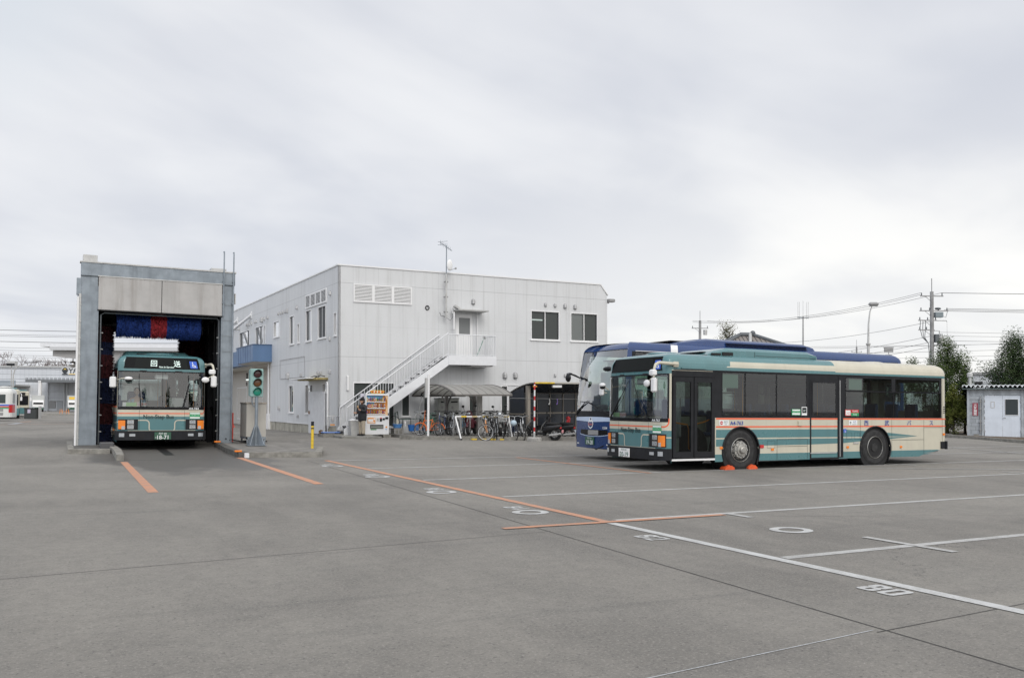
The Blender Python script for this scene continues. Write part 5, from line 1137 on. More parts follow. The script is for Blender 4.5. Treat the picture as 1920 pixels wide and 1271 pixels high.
for dx, mm in ((1.05, lgrey), (1.45, mat('violet cloth', (.20, .12, .40), .8))):
    m = MB(); m.tube([(x0+dx, yf+.5, 1.6), (x0+dx+.03, yf+.5, 1.45), (x0+dx-.02, yf+.5, 1.34)], [.02, .012, .03], mm, 6)
    if dx < 1.2: m.tube([(x0+dx-.14, yf+.5, 1.27), (x0+dx, yf+.5, 1.36), (x0+dx+.14, yf+.5, 1.27), (x0+dx-.14, yf+.5, 1.27)], .008, dark, 4)
    tag(m.build('clothes_hanger', loc=(10.9, 37.5, .2), rot=(0, -.0125, rad(1.6))), 'hanger on the wire in the motorbike shelter' if dx < 1.2 else 'violet cloth strip hung on the wire in the motorbike shelter', 'hanger')
# utility cabinets on the wall
r = thing('meter_cabinet', 'twin grey metal meter cabinets mounted against the wall behind the bicycles', 'cabinet', (10.9, 37.5, .2), rot=(0, -.0125, rad(1.6)))
cg = mat('cabinet grey green', (.44, .45, .42), .5, var=.08, vs=4, streak=.3); m = MB(); m.box((4.58, -.45, .55), (5.62, -.02, 1.64), cg); m.box((4.56, -.47, 1.62), (5.64, -.0, 1.66), mat('cap grey', (.22, .25, .24), .5)); m.build('housing', r)
for x in (4.62, 5.13):
    m = MB(); m.box((x, -.47, .58), (x+.46, -.455, 1.60), cg, bev=.004); m.box((x+.08, -.475, 1.44), (x+.42, -.47, 1.50), dark); m.box((x+.10, -.474, 1.16), (x+.2, -.47, 1.28), grey); m.box((x+.15, -.474, .62), (x+.30, -.47, .80), grey); m.build('door', r)
# pipe rail along the wall
m = MB(); m.tube([(2.55, -.25, .25), (2.55, -.25, .98), (2.65, -.25, 1.05), (2.72, -.25, .70), (4.6, -.25, .72), (4.62, -.25, .1)], .028, mat('green pipe', (.09, .13, .12), .6), 6)
for x in (2.9, 3.3, 3.9): m.tube([(x, -.25, .72), (x+.02, -.25, .1)], .015, dark, 5)
tag(m.build('wall_pipe', loc=(10.9, 37.5, .2), rot=(0, -.0125, rad(1.6))), 'dark green pipe running along the wall foot under the small window', 'pipe')

# ------------------------------------------------------------------ vending machine
VM = thing('vending_machine', 'white drinks vending machine with three rows of bottles and orange artwork', 'vending machine', (11.50, 35.60, .205), rotz=rad(1))
vorg = mat('vending orange', (.72, .30, .06), .4); vblu = mat('vending sky blue', (.12, .35, .60), .4)
m = MB(); m.plate([rect(0, .12, 1.06, 1.84), rect(.05, .92, 1.0, 1.76)], white, lambda u, v, w: (u, w, v), .10); m.box((0, .10, .12), (1.06, .72, 1.84), white); m.box((.0, -.01, .10), (1.06, .02, .125), lgrey); m.build('body', VM)
m = MB(); m.poly([rect(.05, .92, 1.0, 1.76)], vorg, lambda u, v: (u, .09, v)); m.poly([rect(.05, 1.60, .80, 1.76)], vblu, lambda u, v: (u, .085, v)); m.poly([rect(.05, 1.38, .42, 1.47)], vblu, lambda u, v: (u, .085, v))
m.poly([[(.86, .92), (1.0, .92), (1.0, 1.76), (.86, 1.76), (.95, 1.60), (.98, 1.45), (.95, 1.28)]], mat('vending pale orange', (.75, .50, .28), .4), lambda u, v: (u, .02, v)); m.build('backdrop', VM)
cols = [(.55,.10,.06), (.05,.12,.35), (.6,.55,.5), (.25,.12,.05), (.6,.4,.05), (.1,.3,.12), (.55,.55,.58), (.05,.05,.05), (.35,.05,.08)]
rnd = random.Random(3); m = MB()
for row, z in enumerate((.99, 1.25, 1.52)):
    for k in range(11):
        x = .09+k*.078; h = .15+.02*rnd.random(); cc_ = cols[rnd.randrange(9)]; mm = mat('drink %d' % cols.index(cc_), cc_, .3); r_ = .026
        m.lathe([(r_, 0), (r_, h*.7), (r_*.45, h*.88), (r_*.45, h)], mm, 8, T=XF((x, .05, z)))
        m.box((x-.02, .024, z+.04), (x+.02, .026, z+.09), mat('drink %d' % ((cols.index(cc_)+2) % 9), cols[(cols.index(cc_)+2) % 9], .3))
    m.box((.05, .0, z-.055), (.90, .08, z-.01), whitep)
    for k in range(11): m.box((.07+k*.078, -.004, z-.045), (.115+k*.078, .0, z-.02), lgrey)
m.build('drink_display', VM)
m = MB(); m.box((.10, -.02, .58), (.44, .0, .82), vorg); m.box((.12, -.024, .66), (.34, -.02, .76), whitep); m.box((.36, -.024, .72), (.42, -.02, .80), whitep); m.box((.12, -.024, .60), (.40, -.02, .64), whitep); m.build('poster', VM)
m = MB(); m.box((.50, -.02, .68), (.60, 0, .80), lgrey); m.box((.64, -.02, .66), (.74, 0, .78), dark); m.box((.64, -.02, .79), (.74, 0, .82), redm); m.box((.77, -.03, .72), (.86, 0, .80), black); m.box((.88, -.04, .76), (1.02, 0, .85), black, bev=.02); m.box((1.0, -.02, .92), (1.04, 0, 1.02), black); m.build('coin_panel', VM)
m = MB(); m.box((.22, -.025, .36), (.80, .0, .52), dark); m.box((.24, -.03, .38), (.78, -.025, .47), mat('slot grey', (.22, .23, .21), .4)); m.box((.24, -.01, .30), (.50, -.0, .34), mat('sticker green', (.10, .28, .12), .5)); m.cyl((.94, -.01, .42), (.94, 0.0, .42), .04, vorg, 12); m.box((.90, -.01, .31), (.97, 0, .34), vblu); m.build('dispensing_slot', VM)
m = MB(); m.box((.26, .0, 1.84), (.80, .04, 1.98), yellow); m.box((.20, -.004, 1.90), (.84, .0, 1.96), vorg)
for k in range(7): m.box((.29+k*.07, -.01, 1.86+.02*(k % 2)), (.335+k*.07, -.004, 1.93+.02*(k % 2)), (redm, whitep)[k % 2])
m.build('header_sign', VM)
m = MB(); m.box((-.14, .20, 1.48), (-.01, .24, 1.84), mat('pale notice', (.60, .58, .66), .6)); m.build('side_notice', VM)
for x in (.0, .82): m = MB(); m.box((x-.02, -.05, -.02), (x+.32, .6, .10), concrete); m.build('foot_block', VM)

# ------------------------------------------------------------------ smaller things round the machine
def lathe_thing(name, label, cat, loc, prof, mm, extra=None):
    m = MB(); m.lathe(prof, mm, 20)
    if extra: extra(m)
    return tag(m.build(name, loc=loc), label, cat)
m = MB(); m.plate([[(-.17, 0), (.17, 0), (.21, .62), (-.21, .62)]], lgrey, lambda u, v, w: (u, w, v), .34); m.box((-.23, -.02, .60), (.23, .37, .66), whitep, bev=.02); m.box((-.16, .0, .60), (.02, .2, .70), mat('bag white', (.7,.72,.74), .6), bev=.03)
tag(m.build('rubbish_bin', loc=(11.12, 35.75, .27)), 'pale grey rubbish bin lined with a white bag beside the vending machine', 'bin')
m = MB(); m.box((0, 0, 0), (.46, .4, .36), mat('stone grey crate', (.28, .27, .25), .9, var=.35, vs=8)); 
for k in range(4): m.box((-.006, 0, .05+k*.085), (.466, .4, .06+k*.085), dark)
m.box((.02, -.006, .02), (.06, 0, .34), grey); m.box((.20, -.006, .02), (.24, 0, .34), grey); m.box((.40, -.006, .02), (.44, 0, .34), grey)
tag(m.build('crate', loc=(13.12, 36.55, .19)), 'grey slatted crate just right of the vending machine', 'crate')
pb = mat('blue plastic', (.10, .28, .62), .4)
lathe_thing('wash_basin', 'blue plastic basin standing on the grey crate', 'basin', (13.34, 36.72, .56), [(.001, 0), (.17, 0), (.21, .15), (.225, .15), (.225, .17), (.20, .17), (.165, .02), (.001, .02)], pb)
lathe_thing('bottle', 'cream bottle standing in the blue basin on the crate', 'bottle', (13.34, 36.72, .58), [(.001, 0), (.055, 0), (.055, .28), (.03, .33), (.03, .37), (.001, .37)], mat('cream plastic', (.55, .52, .42), .5))
m = MB(); m.tube([(.24*math.cos(rad(a)), 0, .24+.24*math.sin(rad(a))) for a in range(0, 360, 20)], .014, rubber, 6, closed=True); tag(m.build('hose_loop', loc=(13.30, 36.98, .60), rot=(rad(-8), 0, 0)), 'black hose looped upright behind the blue basin', 'hose')
for i, (x, y, c_, lab) in enumerate(((13.98, 36.6, (.03, .16, .50), 'deep blue bucket on the ground left of the trolley'), )):
    lathe_thing('bucket', lab, 'bucket', (x, y, .42), [(.001, 0), (.14, 0), (.19, .26), (.20, .26), (.20, .28), (.18, .28), (.13, .02), (.001, .02)], mat('bucket blue', c_, .4))
m = MB(); m.lathe([(.001, 0), (.05, 0), (.055, .18), (.02, .24), (.02, .28), (.001, .28)], whitep, 12); tag(m.build('spray_bottle', loc=(13.80, 37.0, .62)), 'small white bottle on the ledge behind the blue bucket', 'bottle')
tr = thing('mop_trolley', 'wire shopping trolley holding mops and blue buckets by the wall', 'trolley', (14.35, 36.6, .19))
m = MB()
for x in (-.30, .30):
    m.tube([(x, -.2, .18), (x, -.2, .88), (x*.8, -.2, .98)], .016, lgrey, 6); m.tube([(x, .2, .18), (x, .2, .9)], .014, lgrey, 6); m.tube([(x, -.2, .25), (x, .2, .25)], .012, lgrey, 6)
m.tube([(-.24, -.2, .98), (.24, -.2, .98)], .016, lgrey, 6)
for k in range(9): x = -.30+.075*k; m.tube([(x, -.2, .25), (x, -.2, .85)], .004, lgrey, 4)
for z in (.25, .40, .55, .70, .85): m.tube([(-.3, -.2, z), (.3, -.2, z)], .006, lgrey, 4)
m.box((-.3, -.2, .23), (.3, .2, .25), grey); m.build('frame', tr)
for x in (-.25, .25):
    for y in (-.18, .18): m = MB(); m.cyl((x-.02, y, .07), (x+.02, y, .07), .07, rubber, 12); m.build('caster', tr)
for x, c_ in ((-.14, (.05, .20, .55)), (.16, (.07, .24, .60))):
    m = MB(); m.lathe([(.12, 0), (.15, .24), (.155, .26), (.001, .25)], mat('bucket %.2f' % x, c_, .4), 16); tag(m.build('bucket', loc=(14.35+x, 36.62, .45)), 'blue bucket at the %s side inside the mop trolley' % ('left' if x < 0 else 'right'), 'bucket')
for k, (dx, h) in enumerate(((0.10, 1.75), (-.04, 1.60))):
    m = MB(); m.tube([(0, 0, 0), (.28, .1, h)], .018, lgrey, 6); m.tube([(.28-.03, .09, h-.16), (.285, .1, h+.01)], .026, black, 6); m.box((-.08, -.05, -.02), (.08, .05, .08), whitep)
    tag(m.build('mop', loc=(14.30+dx, 36.75, .55)), ('taller' if k == 0 else 'shorter')+' mop with a grey shaft standing in the trolley', 'mop')
m = MB()
for k in range(6): m.tube([(.2*math.sin(k), 0, 0), (.05+.04*k, -.05, .4), (-.05+.05*k, 0, .8), (.08*k-.1, .05, .95)], .014, mat('green hose', (.04, .20, .12), .5), 5)
tag(m.build('garden_hose', loc=(14.75, 36.4, .30)), 'green garden hose hanging in loops right of the mop trolley', 'hose')
ct = thing('platform_trolley', 'flat blue platform trolley with a chrome push handle by the building corner', 'trolley', (10.42, 37.0, .19))
m = MB(); m.box((-.40, -.28, .16), (.36, .28, .20), mat('trolley blue', (.14, .26, .62), .4), bev=.02); m.build('platform', ct)
m = MB(); m.tube([(.34, -.26, .2), (.34, -.26, .80), (.34, -.20, .88), (.34, .20, .88), (.34, .26, .80), (.34, .26, .2)], .016, lgrey, 6); m.tube([(-.08, .27, .2), (-.08, .27, .82), (-.02, .27, .88), (.28, .27, .88), (.34, .27, .82), (.34, .27, .2)], .018, lgrey, 6); m.tube([(-.08, .27, .45), (.34, .27, .45)], .012, lgrey, 6); m.box((.05, .262, .47), (.25, .268, .53), vorg); m.build('handle', ct)
for x in (-.3, .28):
    for y in (-.2, .2): m = MB(); m.cyl((x, y-.02, .07), (x, y+.02, .07), .07, rubber, 12); m.box((x-.03, y-.03, .07), (x+.03, y+.03, .16), grey); m.build('caster', ct)
m = MB(); rnd = random.Random(8)
for k in range(26): a = rnd.random()*6.3; m.ball((.1*math.cos(a)*rnd.random(), .1*math.sin(a)*rnd.random(), .05+.2*rnd.random()), .035+.03*rnd.random(), mat('dry plant brown', (.16, .11, .07), .9, var=.5, vs=20), n=6)
m.lathe([(.08, -.0), (.11, .10), (.001, .10)], dark, 10); tag(m.build('potted_plant', loc=(10.06, 37.25, .20)), 'withered brown potted plant on the ground behind the blue trolley', 'plant')

# A-frame barrier, striped pole
r = thing('trestle', 'white A-frame trestle barrier with a yellow and white top rail', 'trestle barrier', (14.4, 32.3, .17))
for (x, sy) in ((0.0, -.0), (0.0, .95), (2.45, -.0), (2.45, .95)):
    m = MB(); m.tube([(x+(.06 if sy < .5 else .10)*(1 if x < 1 else -1), sy, 0), (x, .48, .94)], .035, whitep if sy < .5 else grey, 8); m.tube([(x+(.06 if sy < .5 else .10)*(1 if x < 1 else -1), sy, 0), (x+(.06 if sy < .5 else .10)*(1 if x < 1 else -1), sy+.005, .06)], .042, dark, 8); m.build('leg', r)
m = MB()
for k in range(10): m.cyl((.245*k, .48, .94), (.245*(k+1), .48, .94), .035, (whitep, yellow, whitep, mat('faded tan', (.50, .40, .22), .6))[k % 4], 8)
m.build('top_rail', r)
r = thing('striped_pole', 'red and white striped pole standing in a concrete foot', 'pole', (17.13, 31.05, gz(17.13, 31.05)))
m = MB(); m.lathe([(.001, .17), (.26, .17), (.30, .12), (.31, 0)], mat('pole foot concrete', (.34, .33, .31), .9, var=.3, vs=9), 20); m.build('foot', r)
m = MB(); z = .15; k = 0
while z < 2.3: h = .17 if k % 2 else .25; m.cyl((0, 0, z), (0, 0, min(2.3, z+h)), .032, (whitep, redm)[k % 2], 10); z += h; k += 1
m.tube([(0, 0, .17), (0, 0, .35)], .045, lgrey, 8); m.build('shaft', r); m = MB(); m.box((-.07, -.02, 2.20), (.10, .02, 2.25), vorg); m.box((-.015, -.015, 2.25), (.015, .015, 2.38), redm); m.build('top_clamp', r)
r = thing('white_post', 'thin white post with a small junction box rising before the curved shelter roof', 'post', (13.32, 33.05, .32))
m = MB(); m.tube([(0, 0, 0), (0, 0, 2.50)], .05, whitep, 10); m.ball((0, 0, 2.5), .05, whitep, n=10); m.build('shaft', r); m = MB(); m.box((-.13, -.0, 1.55), (-.04, .10, 2.35), mat('box pale', (.45, .45, .44), .5)); m.build('junction_box', r)
for k in range(4):
    m = MB(); x = 15.0+k*.42; m.box((-.11, -.07, 0), (.11, .07, .06), yellow, bev=.01); tag(m.build('parking_block', loc=(x, 32.25, gz(x, 32.2))), 'low yellow block on the ground along the kerb under the bicycles', 'block', 'yellow blocks along the kerb')

# ------------------------------------------------------------------ bicycles
chm = mat('bike chrome', (.45, .46, .47), .25, metal=.9); spk = mat('spoke', (.38, .38, .38), .35, metal=.7)
def make_bike(label, frame, R=.335, basket=None, rimm=None, fend=None, drop=False, style='city', steer=0):
    r = thing('bicycle', label, 'bicycle', group='bicycles and scooters by the shelters'); r.pop('group'); wb = R*3.15
    rimm = rimm or chm
    def whl_(x, name, st=0):
        m = MB(); Tm = XF((x, 0, R), rad(st)); m.tube([(R*math.cos(a)*.955, 0, R*math.sin(a)*.955) for a in [2*pi*k/28 for k in range(28)]], .020, rubber, 6, closed=True, T=Tm); w = m.build(name, r)
        m = MB(); m.tube([(R*math.cos(a)*.90, 0, R*math.sin(a)*.90) for a in [2*pi*k/28 for k in range(28)]], .014, rimm, 6, closed=True, T=Tm); m.cyl((0, -.04, 0), (0, .04, 0), .025, chm, 8, T=Tm)
        for k in range(14): a = 2*pi*k/14; m.tube([(0, .02*(-1)**k, 0), (R*.9*math.cos(a), 0, R*.9*math.sin(a))], .0028, spk, 3, caps=False, T=Tm)
        m.build('rim', w)
        return w
    whl_(0, 'wheel'); whl_(wb, 'wheel', steer)
    hd = (wb-.18, 0, R+.50 if style != 'fold' else R+.38); bb = (wb*.44, 0, R-.04); st = (wb*.31, 0, R+.42)
    m = MB(); tr_ = .017 if style == 'city' else .021
    m.tube([bb, (hd[0]+.03, 0, hd[2]-.12)], tr_*1.1, frame, 6)
    if style == 'city': m.tube([(bb[0]-.02, 0, bb[2]+.12), (hd[0]+.02, 0, hd[2]-.03)], tr_, frame, 6)
    else: m.tube([(st[0]+.02, 0, st[2]-.03), (hd[0], 0, hd[2]-.02)], tr_, frame, 6)
    m.tube([bb, st], tr_, frame, 6)
    for y in (-.05, .05): m.tube([bb, (0, y, R)], .010, frame, 5); m.tube([(st[0], 0, st[2]-.05), (0, y, R)], .009, frame, 5)
    m.tube([(hd[0]+.04, 0, hd[2]-.15), hd], .024, frame, 6); m.build('frame', r)
    m = MB(); m.tube([(hd[0]+.04, 0, hd[2]-.14), (hd[0]+.06, .045, hd[2]-.24), (wb, .05, R)], .011, frame, 5); m.tube([(hd[0]+.06, -.045, hd[2]-.24), (wb, -.05, R)], .011, frame, 5)
    if steer:
        T_ = Matrix.Translation((wb-.08, 0, 0)) @ Matrix.Rotation(rad(steer), 4, 'Z') @ Matrix.Translation((-wb+.08, 0, 0)); m.v = [tuple(T_ @ Vector(p)) for p in m.v]
    m.build('fork', r)
    hz = hd[2]+(.14 if style != 'fold' else .42); m = MB(); m.tube([hd, (hd[0]-.03, 0, hz)], .014, chm if style != 'fold' else frame, 6)
    if drop: m.tube([(hd[0]-.02, -.20, hz-.10), (hd[0]+.06, -.21, hz-.12), (hd[0]+.08, -.20, hz-.02), (hd[0]+.02, -.17, hz), (hd[0]+.02, .17, hz), (hd[0]+.08, .20, hz-.02), (hd[0]+.06, .21, hz-.12), (hd[0]-.02, .20, hz-.10)], .014, dark, 6)
    else: m.tube([(hd[0]-.22 if style == 'city' else hd[0]-.06, -.29, hz+.03), (hd[0]-.08, -.26, hz+.05), (hd[0]-.02, 0, hz), (hd[0]-.08, .26, hz+.05), (hd[0]-.22 if style == 'city' else hd[0]-.06, .29, hz+.03)], .012, chm if style == 'city' else dark, 6)
    for y in (-.28, .28): m.tube([(hd[0]-.24 if style == 'city' else hd[0]-.07, y, hz+.03), (hd[0]-.12 if style == 'city' else hd[0]-.05, y*.92, hz+.045)], .018, dark, 6)
    m.build('handlebar', r)
    m = MB(); m.tube([st, (st[0]-.03, 0, st[2]+.14)], .013, chm, 6); m.ball((st[0]-.06, 0, st[2]+.17), .11, dark, (1.15, .75, .36), 10); m.build('saddle', r)
    if fend:
        m = MB()
        for cx, a0, a1 in ((0, 10, 190), (wb, 40, 200)):
            pts = [(cx+(R+.03)*math.cos(rad(a)), 0, R+(R+.03)*math.sin(rad(a))) for a in range(a0, a1, 15)]; m.tube(pts, .022, fend, 5)
        m.build('mudguard', r)
    m = MB(); m.lathe([(.001, 0), (.085, 0), (.09, .008), (.001, .01)], dark, 16, T=XF(bb, 0, rad(90))); m.tube([(bb[0], -.05, bb[2]), (bb[0]+.08, -.06, bb[2]-.14)], .008, chm, 5); m.box((bb[0]+.04, -.14, bb[2]-.16), (bb[0]+.12, -.06, bb[2]-.14), dark); m.tube([(bb[0], .05, bb[2]), (bb[0]-.08, .06, bb[2]+.14)], .008, chm, 5); m.tube([(bb[0], .03, bb[2]+.09), (0, .03, R+.035)], .005, dark, 4); m.tube([(bb[0], .03, bb[2]-.09), (0, .03, R-.035)], .005, dark, 4); m.build('crankset', r)
    if basket:
        m = MB(); x0, x1, z0, z1, hw = hd[0]+.05, hd[0]+.33, hd[2]-.05, hd[2]+.20, .19
        for z in (z0, (z0+z1)/2, z1):
            f = .8+.2*(z-z0)/(z1-z0); m.tube([(x0, -hw*f, z), (x1*1, -hw*f, z), (x1, hw*f, z), (x0, hw*f, z)], .007, basket, 4, closed=True)
        for k in range(7):
            y = -hw+2*hw*k/6; m.tube([(x1, y*.8, z0), (x1, y, z1)], .004, basket, 3); m.tube([(x0, y*.8, z0), (x0, y, z1)], .004, basket, 3); x = x0+(x1-x0)*k/6
            for s_ in (-1, 1): m.tube([(x, s_*hw*.8, z0), (x, s_*hw, z1)], .004, basket, 3)
        m.poly([rect(x0, -hw*.8, x1, hw*.8)], basket, lambda u, v: (u, v, z0)); m.build('basket', r)
    if style == 'city': m = MB(); m.tube([(-.14, -.06, R+.36), (.22, -.06, R+.36), (.22, .06, R+.36), (-.14, .06, R+.36)], .008, chm, 4, closed=True); m.tube([(-.10, -.06, R+.36), (0, -.05, R)], .006, chm, 4); m.tube([(-.10, .06, R+.36), (0, .05, R)], .006, chm, 4); m.build('rear_rack', r)
    m = MB(); m.tube([(.06, .07, R), (.02, .17, .01)], .009, dark, 5); m.build('kickstand', r)
    return r
bo = mat('bike orange', (.72, .16, .03), .35); bpch = mat('bike peach', (.68, .33, .14), .35); bna = mat('bike navy', (.03, .05, .12), .35); bsi = mat('bike silver', (.42, .44, .47), .3, metal=.5); bbk = mat('bike black', (.02, .02, .022), .3); bwh = mat('bike white', (.72, .73, .74), .35); bgr = mat('bike green grey', (.11, .14, .13), .4)
zp = .325
def put(o, x, y, deg, z=None, lean=2):
    o.location = (x, y, gz(x, y) if z is None else z); o.rotation_euler = (rad(lean), 0, rad(deg)); return o
# on the platform, under the roof
put(make_bike('small-wheeled orange folding bicycle under the shelter behind the white post', bo, .24, fend=bo, style='fold'), 14.05, 33.75, 158, zp)
put(make_bike('navy blue mountain bicycle right of the orange folding bicycle', bna, .33, style='mtb'), 14.72, 34.2, 222, zp)
put(make_bike('silver mountain bicycle leaning between the navy one and the maroon scooter', bsi, .33, style='mtb'), 15.2, 34.4, 232, zp, -3)
put(make_bike('dark city bicycle at the back of the row, beside the twin cabinets', bbk, .33, basket=chm, fend=dark), 15.3, 35.4, 250, zp)
put(make_bike('green grey city bicycle behind the orange folding bicycle', bgr, .31, fend=dark), 14.0, 35.2, 240, zp)
put(make_bike('silver city bicycle under the shelter behind the barrier rail', bsi, .33, basket=dark, fend=chm), 16.5, 34.6, 262, zp)
put(make_bike('black city bicycle under the shelter beside the side panel', bbk, .33, basket=dark, fend=dark), 17.0, 34.9, 255, zp)
put(make_bike('black folding style bicycle between the navy and silver mountain bicycles', bbk, .30, style='mtb'), 14.95, 34.9, 236, zp, -2)
put(make_bike('light blue city bicycle in the thick of the rear row', mat('bike light blue', (.12, .25, .38), .35), .33, basket=chm, fend=chm), 15.65, 34.75, 248, zp, 2)
put(make_bike('dark red city bicycle near the pale shelter post', mat('bike dark red', (.20, .02, .03), .35), .33, basket=dark, fend=dark), 17.35, 34.7, 258, zp, 2)
# in front of the kerb
put(make_bike('bicycle with peach fork and white-rimmed front wheel at the end of the front row', bpch, .335, rimm=bwh, drop=True, style='mtb', steer=82), 15.75, 32.60, 242)
put(make_bike('black city bicycle with a dark wire basket, second in the front row', bbk, .33, basket=mat('dark wire', (.05, .05, .05), .5), fend=chm), 16.35, 33.25, 246)
put(make_bike('city bicycle with a large pale wire basket in the front row', bgr, .33, basket=mat('pale wire', (.55, .55, .54), .4), fend=dark), 16.75, 33.35, 250)
put(make_bike('bicycle with a round pale helmet hung from its bars in the front row', bna, .335, fend=dark), 17.15, 33.2, 256)
put(make_bike('black bicycle with white frame stripe nearest the striped pole', bwh, .335, rimm=dark, fend=bbk), 17.55, 33.1, 252)
m = MB(); m.ball((0, 0, 0), .14, mat('helmet pale blue', (.42, .52, .60), .15), (1, 1, .92), 16); m.tube([(0, 0, .12), (.02, .03, .22)], .01, dark, 4); tag(m.build('helmet', loc=(16.70, 32.05, .86)), 'pale blue round helmet hanging from a bicycle handlebar', 'helmet')

put(make_bike('grey city bicycle squeezed between the two basket bicycles in the front row', bsi, .33, fend=dark), 16.55, 33.3, 244)
put(make_bike('black sports bicycle at the middle of the front row', bbk, .335, style='mtb'), 16.95, 33.4, 250)
# ------------------------------------------------------------------ scooters
def make_scooter(label, paint, seatc, plate=False, big=False, screen=False, tail=None):
    r = thing('scooter', label, 'scooter'); R = .24 if not big else .28; wb = 1.22 if not big else 1.38
    for x in (0, wb):
        m = MB(); T = XF((x, -.05, R), 0, rad(-90)); m.lathe([(R*.55, 0), (R*.85, -.01), (R, .03), (R, .07), (R*.85, .11), (R*.55, .10)], rubber, 22, T=T); w_ = m.build('wheel', r)
        m = MB(); m.lathe([(R*.58, .01), (R*.52, .02), (R*.50, .08), (R*.58, .09)], lgrey, 18, T=T)
        for k in range(5): a = 2*pi*k/5; m.box((0, -.03, .03), (R*.55, .03, .06), lgrey, T=T @ Matrix.Rotation(a, 4, 'Z'))
        m.cyl((0, 0, -.01), (0, 0, .10), .05, grey, 10, T=T); m.build('rim', w_)
    # x=0 rear, x=wb front. body: rear shell, floor, leg shield
    m = MB()
    sec = [(-.28, .62, .10, .05), (-.15, .60, .15, .11), (.12, .56, .17, .15), (.35, .50, .17, .16), (.48, .42, .15, .12)]
    n = 12; rings = []
    for x, z, hw, hh in sec: rings.append([(x, hw*math.cos(2*pi*k/n), z+hh*math.sin(2*pi*k/n)) for k in range(n)])
    vs = [p for q in rings for p in q]; fs = [(i*n+k, i*n+(k+1) % n, (i+1)*n+(k+1) % n, (i+1)*n+k) for i in range(len(rings)-1) for k in range(n)]; m.add(vs, fs, paint, True); m.add(rings[0], [tuple(range(n))], paint)
    m.box((.40, -.16, .26), (.95, .16, .32), dark, bev=.03)
    sh = [(.92, .30, .20, .06), (.97, .50, .21, .07), (1.0, .68, .20, .08), (.96, .86, .16, .07), (.92, .96, .11, .05)]; rings = []
    for x, z, hw, hd_ in sh: rings.append([(x+hd_*math.cos(2*pi*k/n), hw*math.sin(2*pi*k/n), z) for k in range(n)])
    vs = [p for q in rings for p in q]; m.add(vs, [(i*n+k, i*n+(k+1) % n, (i+1)*n+(k+1) % n, (i+1)*n+k) for i in range(len(rings)-1) for k in range(n)], paint, True); m.add(rings[-1], [tuple(range(n))], paint)
    m.tube([(wb+R*1.12*math.cos(rad(a)), 0, R+R*1.12*math.sin(rad(a))) for a in range(20, 170, 20)], .065, paint, 8); m.build('body', r)
    m = MB(); m.ball((.10, 0, .72), .2, seatc, (1.7, .72, .33), 14); m.build('seat', r)
    if tail: m = MB(); m.ball((-.08, 0, .60), .2, tail, (1.0, .78, .24), 14); m.build('tail_panel', r)
    m = MB(); m.tube([(wb, -.07, R), (wb-.12, -.06, .62), (.95, 0, .95)], .02, grey, 6); m.tube([(wb, .07, R), (wb-.12, .06, .62), (.95, 0, .95)], .02, grey, 6); m.build('fork', r)
    m = MB(); m.tube([(.86, -.30, 1.0), (.92, -.12, .98), (.92, .12, .98), (.86, .30, 1.0)], .017, dark, 6); m.ball((.97, 0, .96), .12, paint, (.8, 1, .7), 12); m.build('handlebar', r)
    m = MB(); m.ball((1.06, 0, .90 if not big else .72), .07, lens, (.5, 1.2, .8), 12); m.build('headlight', r)
    for s_ in (-1, 1):
        m = MB(); m.tube([(.90, s_*.20, .99), (.90, s_*.26, 1.18)], .008, dark, 5); m.ball((.90, s_*.27, 1.22), .065, blackg, (.25, 1, .8), 10); m.build('mirror', r)
    m = MB(); m.box((-.30, -.06, .50), (-.24, .06, .58), redm, bev=.02); m.build('tail_light', r)
    m = MB(); m.ball((.08, -.13, .28), .15, grey, (1.4, .5, .7), 12); m.tube([(.2, .14, .24), (-.12, .16, .27), (-.32, .16, .32)], .045, lgrey, 8); m.build('engine', r)
    if plate: m = MB(); m.box((-.36, -.10, .34), (-.345, .10, .46), mat('pink plate', (.70, .32, .34), .5), bev=.003); m.build('number_plate', r)
    if screen: m = MB(); m.box((.93, -.16, .95), (.94, .16, 1.30), glass('clear pane', (.75, .78, .78)), T=Matrix.Rotation(rad(-8), 4, 'Y')); m.build('windshield', r)
    return r
mar = mat('maroon paint', (.09, .022, .03), .2, coat=.5); sred = mat('scooter red', (.42, .02, .025), .2, coat=.5)
put(make_scooter('maroon scooter with a silver-spoked front wheel behind the barrier frame', mar, dark), 16.1, 34.5, 232, zp, 3)
put(make_scooter('grey scooter standing half hidden between the barrier rail and shelter post', mat('scooter grey', (.22, .22, .22), .3), dark), 16.9, 33.7, 245, zp, 3)
put(make_scooter('black scooter with red tail panel and a pink number plate', bbk, dark, True, True, tail=sred), 18.75, 32.15, 128, None, -6)
put(make_scooter('red scooter between the black scooter and the blue coach', bbk, dark, False, True, tail=sred), 19.9, 32.9, 125, None, -6)
put(make_scooter('red and black scooter parked furthest right, partly behind the coach', sred, dark, False, True), 20.9, 32.9, 122, None, -6)
